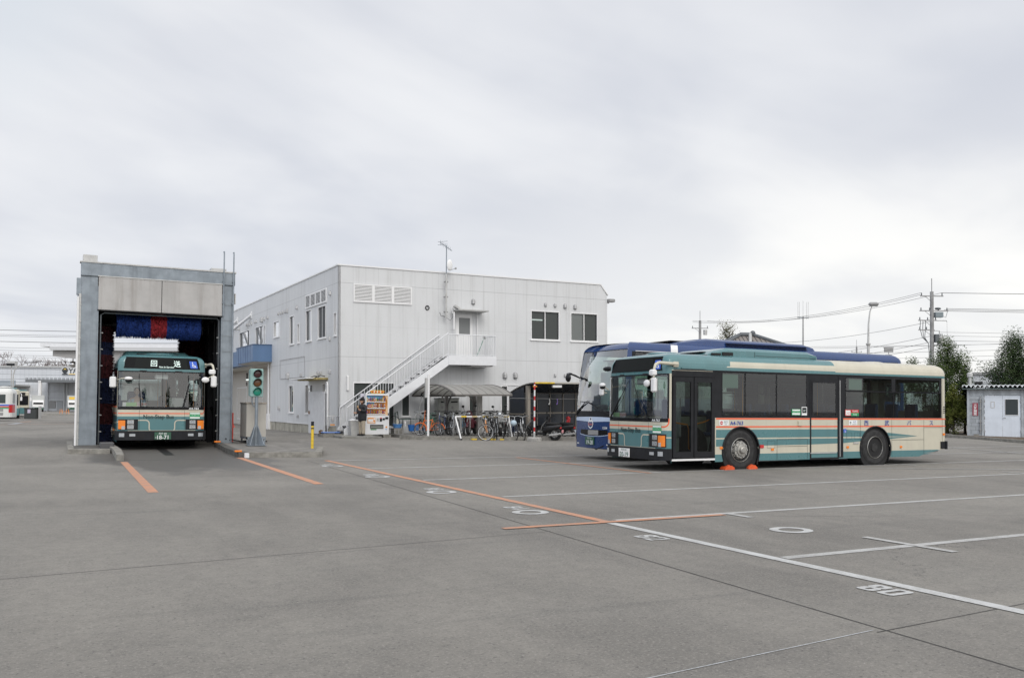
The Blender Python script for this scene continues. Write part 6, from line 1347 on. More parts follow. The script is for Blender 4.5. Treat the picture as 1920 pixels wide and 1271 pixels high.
# ------------------------------------------------------------------ people
def skin_obj(name, nodes, edges, m, parent=None, root=0, sub=2):
    me = bpy.data.meshes.new(name); me.from_pydata([n[0] for n in nodes], edges, []); o = bpy.data.objects.new(name, me); COL.objects.link(o)
    md = o.modifiers.new('skin', 'SKIN'); md.use_smooth_shade = True; md.branch_smoothing = .6
    for i, n in enumerate(nodes):
        r = n[1]; sv = me.skin_vertices[0].data[i]; sv.radius = (r, r) if not isinstance(r, tuple) else r; sv.use_root = (i == root)
    s_ = o.modifiers.new('sub', 'SUBSURF'); s_.levels = sub; s_.render_levels = sub
    bpy.context.view_layer.update(); dg = bpy.context.evaluated_depsgraph_get(); me2 = bpy.data.meshes.new_from_object(o.evaluated_get(dg))
    bpy.data.objects.remove(o); bpy.data.meshes.remove(me)
    me2.materials.clear(); me2.materials.append(m); o = bpy.data.objects.new(name, me2); COL.objects.link(o)
    for p in me2.polygons: p.use_smooth = True; p.material_index = 0
    if parent: o.parent = parent
    return o
skinm = mat('skin', (.50, .30, .21), .55); coatm = mat('black padded coat', (.018, .019, .024), .75, var=.3, vs=14, bump=.4, bs=25); trou = mat('beige trousers', (.38, .33, .26), .85, var=.12, vs=10); hatm = mat('black wool hat', (.012, .012, .014), .95, bump=.6, bs=90); hairm = mat('dark hair', (.02, .015, .012), .6)
def hand_chain(nodes, edges, wrist_i, wrist, d, side, curl=.5):
    # palm plus five unequal bent fingers as their own chains
    d = Vector(d).normalized(); s_ = Vector(side).normalized(); dn = d.cross(s_)
    nodes.append((tuple(Vector(wrist)+d*.045), (.022, .014))); pi_ = len(nodes)-1; edges.append((wrist_i, pi_))
    for k, (off, L) in enumerate(((-.030, .062), (-.010, .074), (.010, .070), (.028, .056))):
        b_ = Vector(wrist)+d*.075+s_*off; nodes.append((tuple(b_), .010)); a = len(nodes)-1; edges.append((pi_, a))
        nodes.append((tuple(b_+d*L*.5+dn*L*.25*curl), .009)); edges.append((a, a+1)); nodes.append((tuple(b_+d*L*.8+dn*L*.65*curl), .007)); edges.append((a+1, a+2))
    b_ = Vector(wrist)+d*.03-s_*.035; nodes.append((tuple(b_), .011)); a = len(nodes)-1; edges.append((pi_, a)); nodes.append((tuple(b_+d*.035-s_*.02+dn*.012), .009)); edges.append((a, a+1))
def head_mesh(mb, c, m, r=.098):
    # ovoid skull with face features, facing +x
    x, y, z = c; mb.ball((x, y, z+.015), r, m, (.98, .80, 1.18), 18); mb.ball((x+.035, y, z-.055), .062, m, (1.0, .85, .85), 14)
    mb.ball((x+.098, y, z-.008), .018, m, (1.0, .75, 1.2), 8); mb.tube([(x+.085, y, z+.03), (x+.108, y, z-.015)], [.008, .012], m, 6)
    for s_ in (-1, 1):
        mb.ball((x+.082, y+s_*.032, z+.022), .012, whitep, n=8); mb.ball((x+.092, y+s_*.032, z+.022), .006, dark, n=6); mb.ball((x-.005, y+s_*.080, z), .024, m, (.7, .35, 1.1), 8); mb.box((x+.086, y+s_*.032-.014, z+.040), (x+.093, y+s_*.032+.014, z+.045), hairm)
    mb.box((x+.090, y-.020, z-.052), (x+.097, y+.020, z-.044), mat('lips', (.35, .12, .10), .5))
# figure faces +x (to the left of the picture once turned), stands 1.62 m
P1 = thing('person', 'person in a black hat, padded black coat and beige trousers beside the vending machine', 'person', (11.24, 35.2, .275), rad(196))
nodes = [((0, 0, .90), .12), ((.0, 0, 1.12), (.12, .15)), ((.0, 0, 1.30), (.10, .16)), ((.0, 0, 1.38), (.05, .06)), ((.015, 0, 1.44), .045),
         ((0, .085, .84), .085), ((.01, .09, .47), .055), ((-.01, .09, .09), .038), ((.10, .095, .035), (.035, .03)),
         ((0, -.085, .84), .085), ((.02, -.09, .47), .055), ((.02, -.09, .09), .038), ((.13, -.095, .035), (.035, .03)),
         ((0, .185, 1.29), .05), ((.01, .225, 1.05), .042), ((.20, .16, 1.12), .034),
         ((0, -.185, 1.29), .05), ((.02, -.225, 1.04), .042), ((.22, -.15, 1.00), .034)]
edges = [(0,1),(1,2),(2,3),(3,4),(0,5),(5,6),(6,7),(7,8),(0,9),(9,10),(10,11),(11,12),(2,13),(13,14),(14,15),(2,16),(16,17),(17,18)]
hand_chain(nodes, edges, 15, nodes[15][0], (.75, -.35, .45), (0, .4, .9), .9); hand_chain(nodes, edges, 18, nodes[18][0], (.85, .25, .1), (0, -.2, 1), .9)
body = skin_obj('body', nodes, edges, skinm, P1)
m = MB(); head_mesh(m, (.02, 0, 1.53), skinm); vs_, fs_ = m, None
bm_ = m.build('head', P1)
coat = [((0, 0, .60), (.18, .22)), ((0, 0, .74), (.19, .235)), ((0, 0, .90), (.19, .235)), ((0, 0, 1.04), (.185, .23)), ((.0, 0, 1.17), (.185, .235)), ((-.01, 0, 1.30), (.155, .22)), ((.0, 0, 1.40), (.10, .11)), ((.0, .20, 1.31), .10), ((.0, .25, 1.06), .085), ((.12, .21, 1.09), .075), ((.21, .165, 1.12), .062), ((.0, -.20, 1.31), .10), ((.01, -.25, 1.05), .085), ((.12, -.21, 1.02), .075), ((.22, -.155, 1.005), .062)]
skin_obj('coat', coat, [(0,1),(1,2),(2,3),(3,4),(4,5),(5,6),(5,7),(7,8),(8,9),(9,10),(5,11),(11,12),(12,13),(13,14)], coatm, P1)
for sgn in (1, -1):
    x_ = .01 if sgn > 0 else .025
    tg = skin_obj('trouser_leg', [((0, sgn*.075, .88), .11), ((x_*.5, sgn*.085, .70), .115), ((x_, sgn*.09, .45), .098), ((x_-.01, sgn*.09, .25), .09), ((x_-.01, sgn*.09, .06), .09)], [(0,1),(1,2),(2,3),(3,4)], trou, P1)
m = MB()
for s_, dx in ((1, 0), (-1, .03)): m.ball((.05+dx, s_*.092, .045), .075, dark, (1.75, .62, .60), 12)
m.build('shoes', P1)
m = MB(); m.ball((.005, 0, 1.585), .112, hatm, (1.0, .88, .92), 18); m.tube([(.11*math.cos(a)+.0, .095*math.sin(a), 1.565-.012*math.cos(a)) for a in [2*pi*k/20 for k in range(20)]], .018, hatm, 8, closed=True); m.ball((-.03, 0, 1.70), .035, hatm, n=10); m.build('hat', P1)
m = MB(); m.ball((-.040, 0, 1.49), .092, hairm, (.80, .98, .95), 12); m.build('hair', P1)
m = MB(); m.cyl((.29, .10, 1.16), (.29, .10, 1.26), .028, mat('can red', (.5, .35, .2), .3), 12); tag(m.build('drink_can', loc=P1.location, rot=P1.rotation_euler), 'small drink can held up by the person in the black hat', 'can')
P1.scale = (.95, .95, .95)
# driver of the bus in the wash: seated, hands on the wheel
P2 = thing('person', 'seated driver in a pale blue shirt behind the windscreen of the bus in the wash', 'person', (2.80, 28.4, .165), rad(90))
shirt = mat('pale blue shirt', (.36, .45, .58), .8); dk = mat('dark trousers', (.02, .022, .035), .9)
n2 = [((1.38, .62, 1.08), .12), ((1.40, .62, 1.30), (.12, .15)), ((1.38, .62, 1.50), (.10, .16)), ((1.37, .62, 1.58), .05), ((1.35, .62, 1.64), .045),
      ((1.0, .72, 1.04), .075), ((.80, .72, .66), .05), ((1.0, .52, 1.04), .075), ((.80, .52, .66), .05),
      ((1.37, .81, 1.48), .05), ((1.18, .86, 1.28), .042), ((.86, .80, 1.34), .032), ((1.37, .43, 1.48), .05), ((1.18, .38, 1.28), .042), ((.86, .44, 1.34), .032)]
e2 = [(0,1),(1,2),(2,3),(3,4),(0,5),(5,6),(0,7),(7,8),(2,9),(9,10),(10,11),(2,12),(12,13),(13,14)]
hand_chain(n2, e2, 11, n2[11][0], (-1, -.1, .1), (0, .1, 1), 1.1); hand_chain(n2, e2, 14, n2[14][0], (-1, .1, .1), (0, .1, 1), 1.1)
skin_obj('body', n2, e2, skinm, P2)
skin_obj('shirt', [((1.39, .62, 1.10), (.14, .17)), ((1.40, .62, 1.30), (.13, .17)), ((1.38, .62, 1.50), (.11, .17)), ((1.37, .62, 1.58), .06), ((1.37, .82, 1.48), .062), ((1.18, .87, 1.29), .054), ((.95, .82, 1.33), .042), ((1.37, .42, 1.48), .062), ((1.18, .37, 1.29), .054), ((.95, .42, 1.33), .042)], [(0,1),(1,2),(2,3),(2,4),(4,5),(5,6),(2,7),(7,8),(8,9)], shirt, P2)
skin_obj('trousers', [((1.36, .62, 1.04), (.14, .15)), ((1.0, .72, 1.04), .09), ((.80, .72, .68), .065), ((1.0, .52, 1.04), .09), ((.80, .52, .68), .065)], [(0,1),(1,2),(0,3),(3,4)], dk, P2)
m = MB(); head_mesh(m, (0, 0, 0), skinm); o = m.build('head', P2, loc=(1.34, .62, 1.74), rot=(0, 0, pi))
m = MB(); m.ball((1.36, .62, 1.79), .105, hairm, (1.0, .88, .85), 14); m.build('hair', P2)

# ------------------------------------------------------------------ trees
def leaf_mat(name, c1, c2, tr=.25):
    m = bpy.data.materials.new(name); m.use_nodes = True; t = m.node_tree; b = t.nodes['Principled BSDF']; b.inputs['Roughness'].default_value = .7; b.inputs['Specular IOR Level'].default_value = .12
    co = N(t, 'ShaderNodeTexCoord'); n = noise(t, co.outputs['Object'], 1.6, 4, .6); n2 = noise(t, co.outputs['Object'], 9, 3, .6)
    t.links.new(mixc(t, ramp(t, math_n(t, 'ADD', math_n(t, 'MULTIPLY', n, .6), math_n(t, 'MULTIPLY', n2, .4)), .38, .62), c1, c2), b.inputs['Base Color']); return m
bark = mat('bark', (.11, .09, .07), .9, var=.4, vs=8, bump=.6, bs=30)
lfd = leaf_mat('dark leaves', (.020, .040, .012), (.075, .105, .032)); lfy = leaf_mat('olive leaves', (.06, .085, .015), (.17, .18, .045)); lfb = leaf_mat('bluish leaves', (.020, .038, .016), (.062, .09, .036))
def tree(label, loc, H, W, seed, lm, n=5200, leaf=.10, base=.12, spiky=True, cat='tree'):
    rnd = random.Random(seed); r = thing('evergreen_tree', label, cat, loc, 0, 'evergreen trees behind the shed')
    tk = MB(); tips = []
    tk.tube([(0, 0, -.2), (.03, .02, H*.3), (-.05, .03, H*.6), (.02, 0, H*.85)], [H*.022, H*.016, H*.010, .02], bark, 8)
    nb = 26
    for i in range(nb):
        z0 = H*(base+.55*rnd.random()); a = rnd.random()*2*pi; up = .35+.5*rnd.random(); L = W*(.55+.45*rnd.random())*(1.0-.55*(z0/H))
        p1 = Vector((math.cos(a)*L*.5, math.sin(a)*L*.5, z0+up*L*.5)); p2 = Vector((math.cos(a)*L*.9, math.sin(a)*L*.9, z0+up*L*1.25))
        tk.tube([(0, 0, z0), p1, p2], [H*.008, H*.005, .008], bark, 5); tips += [p1, p2, (p1+p2)/2]
    tk.build('trunk', r)
    cl = []
    for i in range(150):
        if i < len(tips): c = tips[i % len(tips)]+Vector((rnd.gauss(0, .12), rnd.gauss(0, .12), rnd.gauss(0, .15)))
        else:
            z = H*(base+(1-base)*rnd.random()**.8); f = 1-((z/H-base)/(1-base))**1.6; a = rnd.random()*6.28; q = W*f*math.sqrt(rnd.random())*.95; c = Vector((math.cos(a)*q, math.sin(a)*q, z))
        cl.append((c, (.18+.30*rnd.random())*W/1.75))
    if spiky:
        for i in range(13):
            a = rnd.random()*6.28; q = W*.6*rnd.random(); h = H*(1.0-.28*(q/W)**1)*(.86+.16*rnd.random())
            for k in range(5): cl.append((Vector((math.cos(a)*q, math.sin(a)*q, h-.22*k)), .05+.04*k))
    cr = MB(); vs = []; fs = []
    tot = sum(c[1]**2 for c in cl)
    for c, R in cl:
        k = max(10, int(n*R*R/tot))
        for _ in range(k):
            d = Vector((rnd.gauss(0, 1), rnd.gauss(0, 1), rnd.gauss(0, 1))).normalized()*R*rnd.random()**.4*1.15; d.z *= 1.15; p = c+d
            u = Vector((rnd.gauss(0, 1), rnd.gauss(0, 1), rnd.gauss(0, 1))).normalized(); v = u.orthogonal().normalized(); s_ = leaf*(.5+.7*rnd.random()); o = len(vs)
            vs += [p-u*s_*.5, p+v*s_*.26, p+u*s_*.5, p-v*s_*.26]; fs.append((o, o+1, o+2, o+3))
    cr.add(vs, fs, lm); cr.build('crown', r); return r
tree('tall dark evergreen left of the shed roof, top just above the bus', (45.3, 33.1, .1), 5.2, 2.1, 11, lfd, 26000, .115)
tree('slimmer dark evergreen right behind the utility pole foot', (43.9, 34.3, .1), 4.2, 1.5, 12, lfd, 14000, .11)
tree('olive yellow-green shrub growing low left of the shed', (44.2, 31.9, .1), 2.9, .85, 13, lfy, 11000, .09, .05)
tree('dark evergreen just left of the shed vent pipe', (46.6, 32.9, .1), 3.9, 1.3, 14, lfb, 12000, .11)
tree('tall dark evergreen rising behind the shed roof at the right edge', (48.2, 31.0, .1), 5.6, 2.3, 15, lfb, 26000, .115)
tree('wide dark evergreen behind the shed, cut by the right edge', (50.2, 28.8, .1), 5.4, 2.5, 16, lfd, 26000, .115)
tree('bright olive green bush low behind the middle of the shed', (48.3, 29.2, .1), 4.2, 1.2, 17, lfy, 15000, .10)
tree('pale bushy evergreen between the two tall trees behind the shed', (50.4, 32.2, .1), 3.9, 1.3, 18, lfb, 11000, .11)
# thin-leaved tree by the tiled house
t_ = tree('thinly leaved pale tree standing beside the tiled roof', (51.0, 58.2, .5), 8.2, 2.2, 21, leaf_mat('thin leaves', (.10, .11, .07), (.22, .21, .15)), 2600, .16, .45)
t_['group'] = 'trees far off'; del t_['group']
def bare_tree(label, loc, H, seed):
    rnd = random.Random(seed); r = thing('bare_tree', label, 'tree', loc, 0, 'bare trees behind the warehouse'); m = MB(); bm2 = mat('bare twigs', (.22, .185, .18), .9)
    tw = MB()
    def br(p, d, L, R, k):
        q = p+d*L; (m if k > 2 else tw).tube([p, p+d*L*.5+Vector((rnd.gauss(0, .04), rnd.gauss(0, .04), 0))*L, q], [max(.035, R), max(.03, R*.8), max(.025, R*.6)], bm2, 4 if k > 2 else 3, caps=False)
        if k == 0: return
        for _ in range(3 if k > 1 else 4):
            nd = (d+Vector((rnd.gauss(0, .5), rnd.gauss(0, .5), rnd.gauss(.05, .3)))).normalized(); br(q if rnd.random() < .6 else p+d*L*.7, nd, L*(.62+.2*rnd.random()), R*.58, k-1)
    br(Vector((0, 0, -.5)), Vector((0, 0, 1)), H*.36, H*.030, 5); m.build('trunk', r); tw.build('twigs', r)

# ------------------------------------------------------------------ right side: shed, poles, lamp, house, wires
sa = rad(-56)
SH = thing('equipment_shed', 'low grey block shed with corrugated roof edge and white double doors', 'shed', (43.45, 30.55, .09), sa)
blk = mat('painted concrete block', (.42, .45, .48), .8, var=.2, vs=2.5, streak=.35)
def blockwall(): 
    m = bpy.data.materials.new('block wall'); m.use_nodes = True; t = m.node_tree; b = t.nodes['Principled BSDF']; b.inputs['Roughness'].default_value = .85
    co = N(t, 'ShaderNodeTexCoord'); mp = N(t, 'ShaderNodeMapping'); mp.inputs['Rotation'].default_value = (rad(90), 0, 0); t.links.new(co.outputs['Object'], mp.inputs[0])
    bt = N(t, 'ShaderNodeTexBrick', i_Scale=1.0); bt.inputs['Brick Width'].default_value = .4; bt.inputs['Row Height'].default_value = .2; bt.inputs['Mortar Size'].default_value = .008
    bt.inputs['Color1'].default_value = (.44, .47, .50, 1); bt.inputs['Color2'].default_value = (.35, .38, .41, 1); bt.inputs['Mortar'].default_value = (.18, .19, .2, 1); t.links.new(mp.outputs[0], bt.inputs['Vector'])
    n = ramp(t, noise(t, co.outputs['Object'], 2.2, 5), .35, .7); t.links.new(mixc(t, math_n(t, 'MULTIPLY', n, .35), bt.outputs[0], (.20, .21, .21)), b.inputs['Base Color']); return m
bwm = blockwall()
m = MB(); m.box((.12, 0, -.1), (.70, .2, 2.25), bwm); m.box((.80, 0, 2.28), (2.55, .2, 2.62), blk); m.box((.12, .01, 2.25), (.80, .2, 2.62), blk); m.box((2.62, 0, -.1), (6, .2, 2.62), bwm); m.box((0, .2, -.1), (.2, 5, 2.6), bwm); m.box((.12, -.02, 2.06), (.70, .0, 2.20), blk); m.box((.0, -.03, -.1), (.12, .2, 2.62), blk); m.box((.70, -.03, -.1), (.80, .2, 2.28), blk); m.box((2.52, -.03, -.1), (2.62, .2, 2.62), blk); m.build('wall', SH)
m = MB(); n = 60; x0, x1 = -.22, 6.2
prof = [(x0+(x1-x0)*i/n, 2.74+(.085 if i % 2 else -.075)) for i in range(n+1)]
for (a, za), (c, zc) in zip(prof, prof[1:]): m.add([(a, -.35, za), (c, -.35, zc), (c, 5, zc+.12), (a, 5, za+.12)], [(0,1,2,3)], mat('corrugated roof', (.46, .52, .53), .5, metal=.1, var=.2, vs=3)); m.add([(a, -.355, za+.02), (c, -.355, zc+.02), (c, -.355, 2.80), (a, -.355, 2.80)], [(0,1,2,3)], mat('roof edge white', (.75, .78, .80), .5))
m.box((x0, -.30, 2.60), (x1, 5, 2.63), mat('roof underside', (.16, .21, .21), .8)); m.build('roof', SH)
dm = mat('shed door white', (.68, .73, .80), .45, var=.06, vs=2, streak=.15)
for x0, x1, win in ((.83, 1.665, False), (1.675, 2.50, True)):
    m = MB(); m.box((x0, .02, .02), (x1, .07, 2.26), dm)
    for z in (.3, 1.0, 1.9): m.box((x0-.03 if not win else x1-.02, -.01, z), (x0+.02 if not win else x1+.03, .02, z+.12), grey)
    d_ = m.build('door', SH)
    if win: m = MB(); m.box((1.79, -.0, 1.24), (2.38, .019, 2.06), mat('shed window', (.05, .06, .065), .3, spec=.2)); m.plate([rect(1.77, 1.22, 2.40, 2.08), rect(1.79, 1.24, 2.38, 2.06)], whitep, lambda u, v, w: (u, -.01+w, v), .03); m.build('pane', d_); m = MB(); m.tube([(1.71, .0, 1.08), (1.71, -.05, 1.08), (1.82, -.05, 1.08)], .018, grey, 6); m.build('handle', d_)
m = MB(); m.plate([rect(1.12, 1.6, 1.30, 1.93), rect(1.14, 1.62, 1.28, 1.91)], mat('frame beige', (.5, .47, .42), .6), lambda u, v, w: (u, .005+w, v), .014); m.build('notice_frame', SH)
m = MB(); m.box((.26, -.035, 1.18), (.52, -.01, 1.86), mat('sign maroon', (.30, .035, .055), .5))
for i, ch in enumerate('火気厳禁'): m.text(ch, .17, whl, lambda u, v, i=i: (.39+u, -.038, 1.69-i*.160+v), 'CENTER', .006)
m.build('sign', SH)
m = MB(); m.box((2.68, -.03, 1.2), (2.95, -.01, 1.85), whitep); m.build('sign', SH)
m = MB(); m.tube([(.63, -.06, .25), (.63, -.06, 2.2)], .025, grey, 6)
for z in (.4, .8, 1.5, 1.9): m.box((.59, -.09, z), (.68, -.03, z+.10), grey)
m.build('conduit', SH)
m = MB(); m.tube([(.14, .5, 2.6), (.14, .5, 3.25)], .08, lgrey, 12); m.lathe([(.08, 0), (.15, .06), (.15, .22), (.10, .30), (.001, .31)], lgrey, 12, T=XF((.14, .5, 3.22))); m.build('vent_pipe', SH)
m = MB(); m.box((.32, -.3, -.05), (.55, -.04, .2), concrete); m.build('foot_block', SH)
m = MB(); m.box((-.10, -.04, 0), (.12, .04, 2.62), white); m.box((-.14, -.07, 2.52), (.16, .07, 2.66), white); tag(m.build('panel_post', loc=(42.2, 31.2, .15), rot=(0, 0, sa)), 'white upright panel post behind the rear end of the parked bus', 'post')

polem = mat('utility pole concrete', (.30, .30, .30), .85, var=.25, vs=2, streak=.4); ins = mat('insulator', (.10, .11, .12), .4)
def pole(label, loc, H, big=True):
    r = thing('utility_pole', label, 'utility pole', loc, rad(-27)); m = MB(); m.tube([(0, 0, 0), (0, 0, H*.93)], [.20, .14], polem, 10); m.tube([(0, 0, H*.93), (0, 0, H*1.02)], .035, grey, 5); m.build('shaft', r)
    def arm(z, x0, x1, n=3, up=True):
        m = MB(); m.box((x0, -.05, z-.04), (x1, .05, z+.04), grey)
        for k in range(n):
            x = x0+.1+(x1-x0-.2)*k/max(1, n-1); m.tube([(x, 0, z+.04), (x, 0, z+.26)], [.05, .035], ins, 6)
        m.tube([(x0*.6, 0, z), (0, 0, z-.5)], .02, grey, 4); m.build('cross_arm', r)
    if big:
        arm(H*.90, -.95, .95, 2); arm(H*.80, -1.0, 1.35, 4); arm(H*.735, -1.1, .4, 3); arm(H*.67, -1.1, .2, 3)
        m = MB(); m.lathe([(.001, 0), (.24, 0), (.26, .1), (.26, .62), (.2, .72), (.001, .74)], lgrey, 14, T=XF((.72, 0, H*.57))); 
        for k in range(3): m.tube([(.6+.12*k, 0, H*.57+.7), (.6+.12*k, 0, H*.57+.92)], .03, ins, 6)
        m.box((.1, -.25, H*.563), (1.35, .25, H*.57), grey); m.build('transformer', r)
        m = MB(); m.box((.22, -.22, H*.755), (.85, .22, H*.79), mat('switch box', (.20, .24, .26), .5)); m.ball((.5, 0, H*.815), .18, ins, (1.6, 1, .6), 8); m.build('switch_box', r)
        m = MB()
        for k in range(3): m.tube([(-.95+.22*k, 0, H*.735), (-.98+.22*k, 0, H*.68), (-.8+.1*k, 0, H*.62), (-.3, 0, H*.58), (-.24, 0, H*.52), (-.24, 0, .3)], .028, ins, 5)
        m.tube([(1.3, 0, H*.80), (1.15, 0, H*.755), (.85, 0, H*.77)], .02, ins, 5); m.tube([(.2, .1, H*.735), (1.25, .1, H*.735), (1.3, .1, H*.725)], .03, grey, 5); m.tube([(1.3, .1, H*.72), (1.32, .1, H*.57)], .01, grey, 4); m.build('cables', r)
        m = MB(); m.box((.15, -.3, H*.585), (.45, .0, H*.64), ins); m.tube([(.1, 0, H*.665), (.62, 0, H*.665), (.62, 0, H*.60)], .03, grey, 5); m.build('bracket', r)
    else:
        arm(H*.86, -.95, .95, 3); m = MB(); m.lathe([(.001, 0), (.22, 0), (.24, .55), (.001, .6)], lgrey, 12, T=XF((.6, 0, H*.80))); m.build('transformer', r)
    return r
pole('tall grey utility pole with transformer and many arms, above the bus rear', (63.88, 48.02, .0), 12.2)
pole('distant utility pole with one transformer behind the blue coach roof', (65.1, 78.9, .0), 12.5, False)
pole('small far utility pole seen above the bus rear between lamp and antenna', (129.5, 112.9, .0), 14.1, False)
m = MB(); m.tube([(0, 0, 0), (0, 0, 8)], .10, polem, 8); m.tube([(-.0, 0, 7.5), (0, 0, 9.6)], .05, grey, 6); m.box((-.7, -.1, 9.6), (.7, .1, 9.7), grey); m.box((-.6, -.1, 9.0), (.6, .1, 9.6), grey); m.box((-.35, -.3, 8.2), (.35, .3, 8.7), lgrey)
tag(m.build('antenna_pole', loc=(100.96, 82.6, .5), rot=(0, 0, rad(-27))), 'far pole topped by a small box frame, right of the street lamp', 'pole')
r = thing('antenna_pole', 'slim radio mast with five upright whips above the bus roof', 'antenna', (64.2, 62.4, 0), rad(-27)); m = MB(); m.tube([(0, 0, 0), (0, 0, 10.6)], [.12, .06], grey, 8); m.box((-.12, -.1, 2.5), (.28, .2, 5.2), grey, bev=.03); m.build('shaft', r)
m = MB(); m.box((-.55, -.03, 10.45), (.55, .03, 10.52), steel)
for x in (-.5, -.36, 0, .33, .5): m.tube([(x, 0, 10.3), (x, 0, 12.0 if abs(x) > .1 else 12.1)], .018, lgrey, 5)
m.build('antenna', r)
r = thing('street_lamp', 'tall street lamp with one curved arm, beyond the parked bus', 'street lamp', (50.95, 43.4, 0), rad(-27)); m = MB(); m.tube([(0, 0, 0), (0, 0, 6.2)], [.13, .09], lgrey, 10); m.tube([(0, 0, 6.2), (.02, 0, 7.6), (.12, 0, 8.5), (.3, 0, 9.0)], [.08, .06, .05, .04], lgrey, 8); m.lathe([(.13, 0), (.16, .1), (.16, .16), (.001, .16)], lgrey, 10, T=XF((0, 0, 6.1))); m.build('post', r)
m = MB(); m.box((.05, -.16, 8.92), (.72, .16, 9.18), grey, bev=.08); m.box((.12, -.12, 8.89), (.66, .12, 8.925), mat('lamp glass off', (.25, .27, .27), .2)); m.build('lamp_head', r)
# tiled house
HS = thing('tiled_house', 'house with a grey tiled hip roof showing above the coach', 'house', (43.4, 47.3, 0), rad(-24))
def tile_mat():
    m = bpy.data.materials.new('roof tiles'); m.use_nodes = True; t = m.node_tree; b = t.nodes['Principled BSDF']; b.inputs['Roughness'].default_value = .5
    co = N(t, 'ShaderNodeTexCoord'); s = N(t, 'ShaderNodeSeparateXYZ'); t.links.new(co.outputs['Object'], s.inputs[0])
    fx = math_n(t, 'FRACT', math_n(t, 'DIVIDE', s.outputs[0], .30)); fz = math_n(t, 'FRACT', math_n(t, 'DIVIDE', s.outputs[2], .13))
    v = math_n(t, 'MAXIMUM', math_n(t, 'LESS_THAN', fx, .28), math_n(t, 'LESS_THAN', fz, .25)); t.links.new(mixc(t, v, (.26, .235, .215), (.055, .05, .05)), b.inputs['Base Color']); return m
tm = tile_mat(); m = MB(); ap = (0, 0, 6.75); w_, d_ = 5.6, 4.2; e_ = 4.35
m.add([(-w_, -d_, e_), (w_, -d_, e_), (w_, d_, e_), (-w_, d_, e_), (-.6, 0, 6.75), (.3, 0, 6.75)], [(0,1,5,4), (1,2,5), (2,3,4,5), (3,0,4)], tm)
m.tube([(.3, 0, 6.8), (w_, -d_, e_+.05)], .13, mat('ridge tile', (.10, .11, .12), .5), 8); m.tube([(.3, 0, 6.8), (w_, d_, e_+.05)], .13, MATS['ridge tile'], 8); m.tube([(-.6, 0, 6.8), (.3, 0, 6.8)], .16, MATS['ridge tile'], 8); m.tube([(-.6, 0, 6.8), (-w_, -d_, e_)], .13, MATS['ridge tile'], 8); m.tube([(-.6, 0, 6.8), (-w_, d_, e_)], .13, MATS['ridge tile'], 8); m.ball((.3, 0, 6.9), .2, MATS['ridge tile'], n=10)
m.tube([(.1, -.05, 6.85), (-.35, -1.4, 5.9)], .12, lgrey, 8); m.build('roof', HS)
m = MB(); m.box((-w_+.6, -d_+.6, 0), (w_-.6, d_-.6, e_+.1), mat('house wall', (.5, .47, .42), .8, var=.1)); m.build('wall', HS)
# overhead cables
wirem = mat('cable', (.05, .05, .055), .6)
def cable(a, b, sag, rr, label, group, name='overhead_cable'):
    a, b = Vector(a), Vector(b); m = MB(); n = 22; m.tube([tuple(a+(b-a)*(i/n)-Vector((0, 0, sag*4*(i/n)*(1-i/n)))) for i in range(n+1)], rr, wirem, 4, caps=False); tag(m.build(name), label, 'cable', group)
p1 = Vector((63.88, 48.02, 0)); p2 = Vector((65.1, 78.9, 0)); far = Vector((101, -4, 0)); ex = Vector((math.cos(rad(-27)), math.sin(rad(-27)), 0))
gA = 'cables between the two utility poles'; lA = 'thin cable sagging between the tall utility pole and the distant one'
for dz1, dx1, dz2 in ((11.25, -.85, 11.6), (11.1, -.85, 11.45), (11.25, .8, 11.6), (8.9, 0, 9.3), (7.7, 0, 7.6), (7.2, 0, 7.0), (6.8, 0, 6.6)): cable(p1+ex*dx1+Vector((0, 0, dz1)), p2+ex*dx1+Vector((0, 0, dz2)), .9, .014, lA, gA)
gB = 'cables running right from the tall utility pole'; lB = 'cable running from the tall utility pole out past the right edge'
for dz, dx1, rr, e2_ in ((11.25, .8, .020, 9.3), (9.95, 1.2, .016, 8.15), (9.85, 1.0, .014, 8.05), (9.75, 1.3, .016, 7.9), (8.0, .5, .010, 6.7), (7.7, .5, .010, 6.45), (7.3, .6, .012, 6.2)): cable(p1+ex*dx1+Vector((0, 0, dz)), (101, 8, e2_), .25, rr, lB, gB)
gC = 'low far cables on the right'; lC = 'thin far cable crossing low behind the trees and poles on the right'
for z0, z1_ in ((7.2, 8.0), (6.5, 7.1), (5.2, 6.6), (4.6, 6.0), (8.4, 7.4)): cable((35, 150, z0+4.5), (150, 40, z1_+4.5), 1.8, .018, lC, gC)
cable((25.2, 58, 5.7), (49, 66, 5.4), .3, .02, 'cable leaving the depot building corner to the right', 'building cable')
m = MB(); m.box((-3, -.3, 0), (9, 6, 5.2), mat('far pale wall', (.50, .52, .54), .7)); m.box((-3.2, -.5, 5.2), (9.2, 6.2, 5.45), grey)
for k in range(8): m.box((-2.6+1.4*k, -.33, 3.9), (-1.9+1.4*k, -.3, 4.5), dark)
tag(m.build('far_building', loc=(84, 55, 0), rot=(0, 0, rad(-56))), 'pale far building glimpsed between the trees behind the shed', 'building')

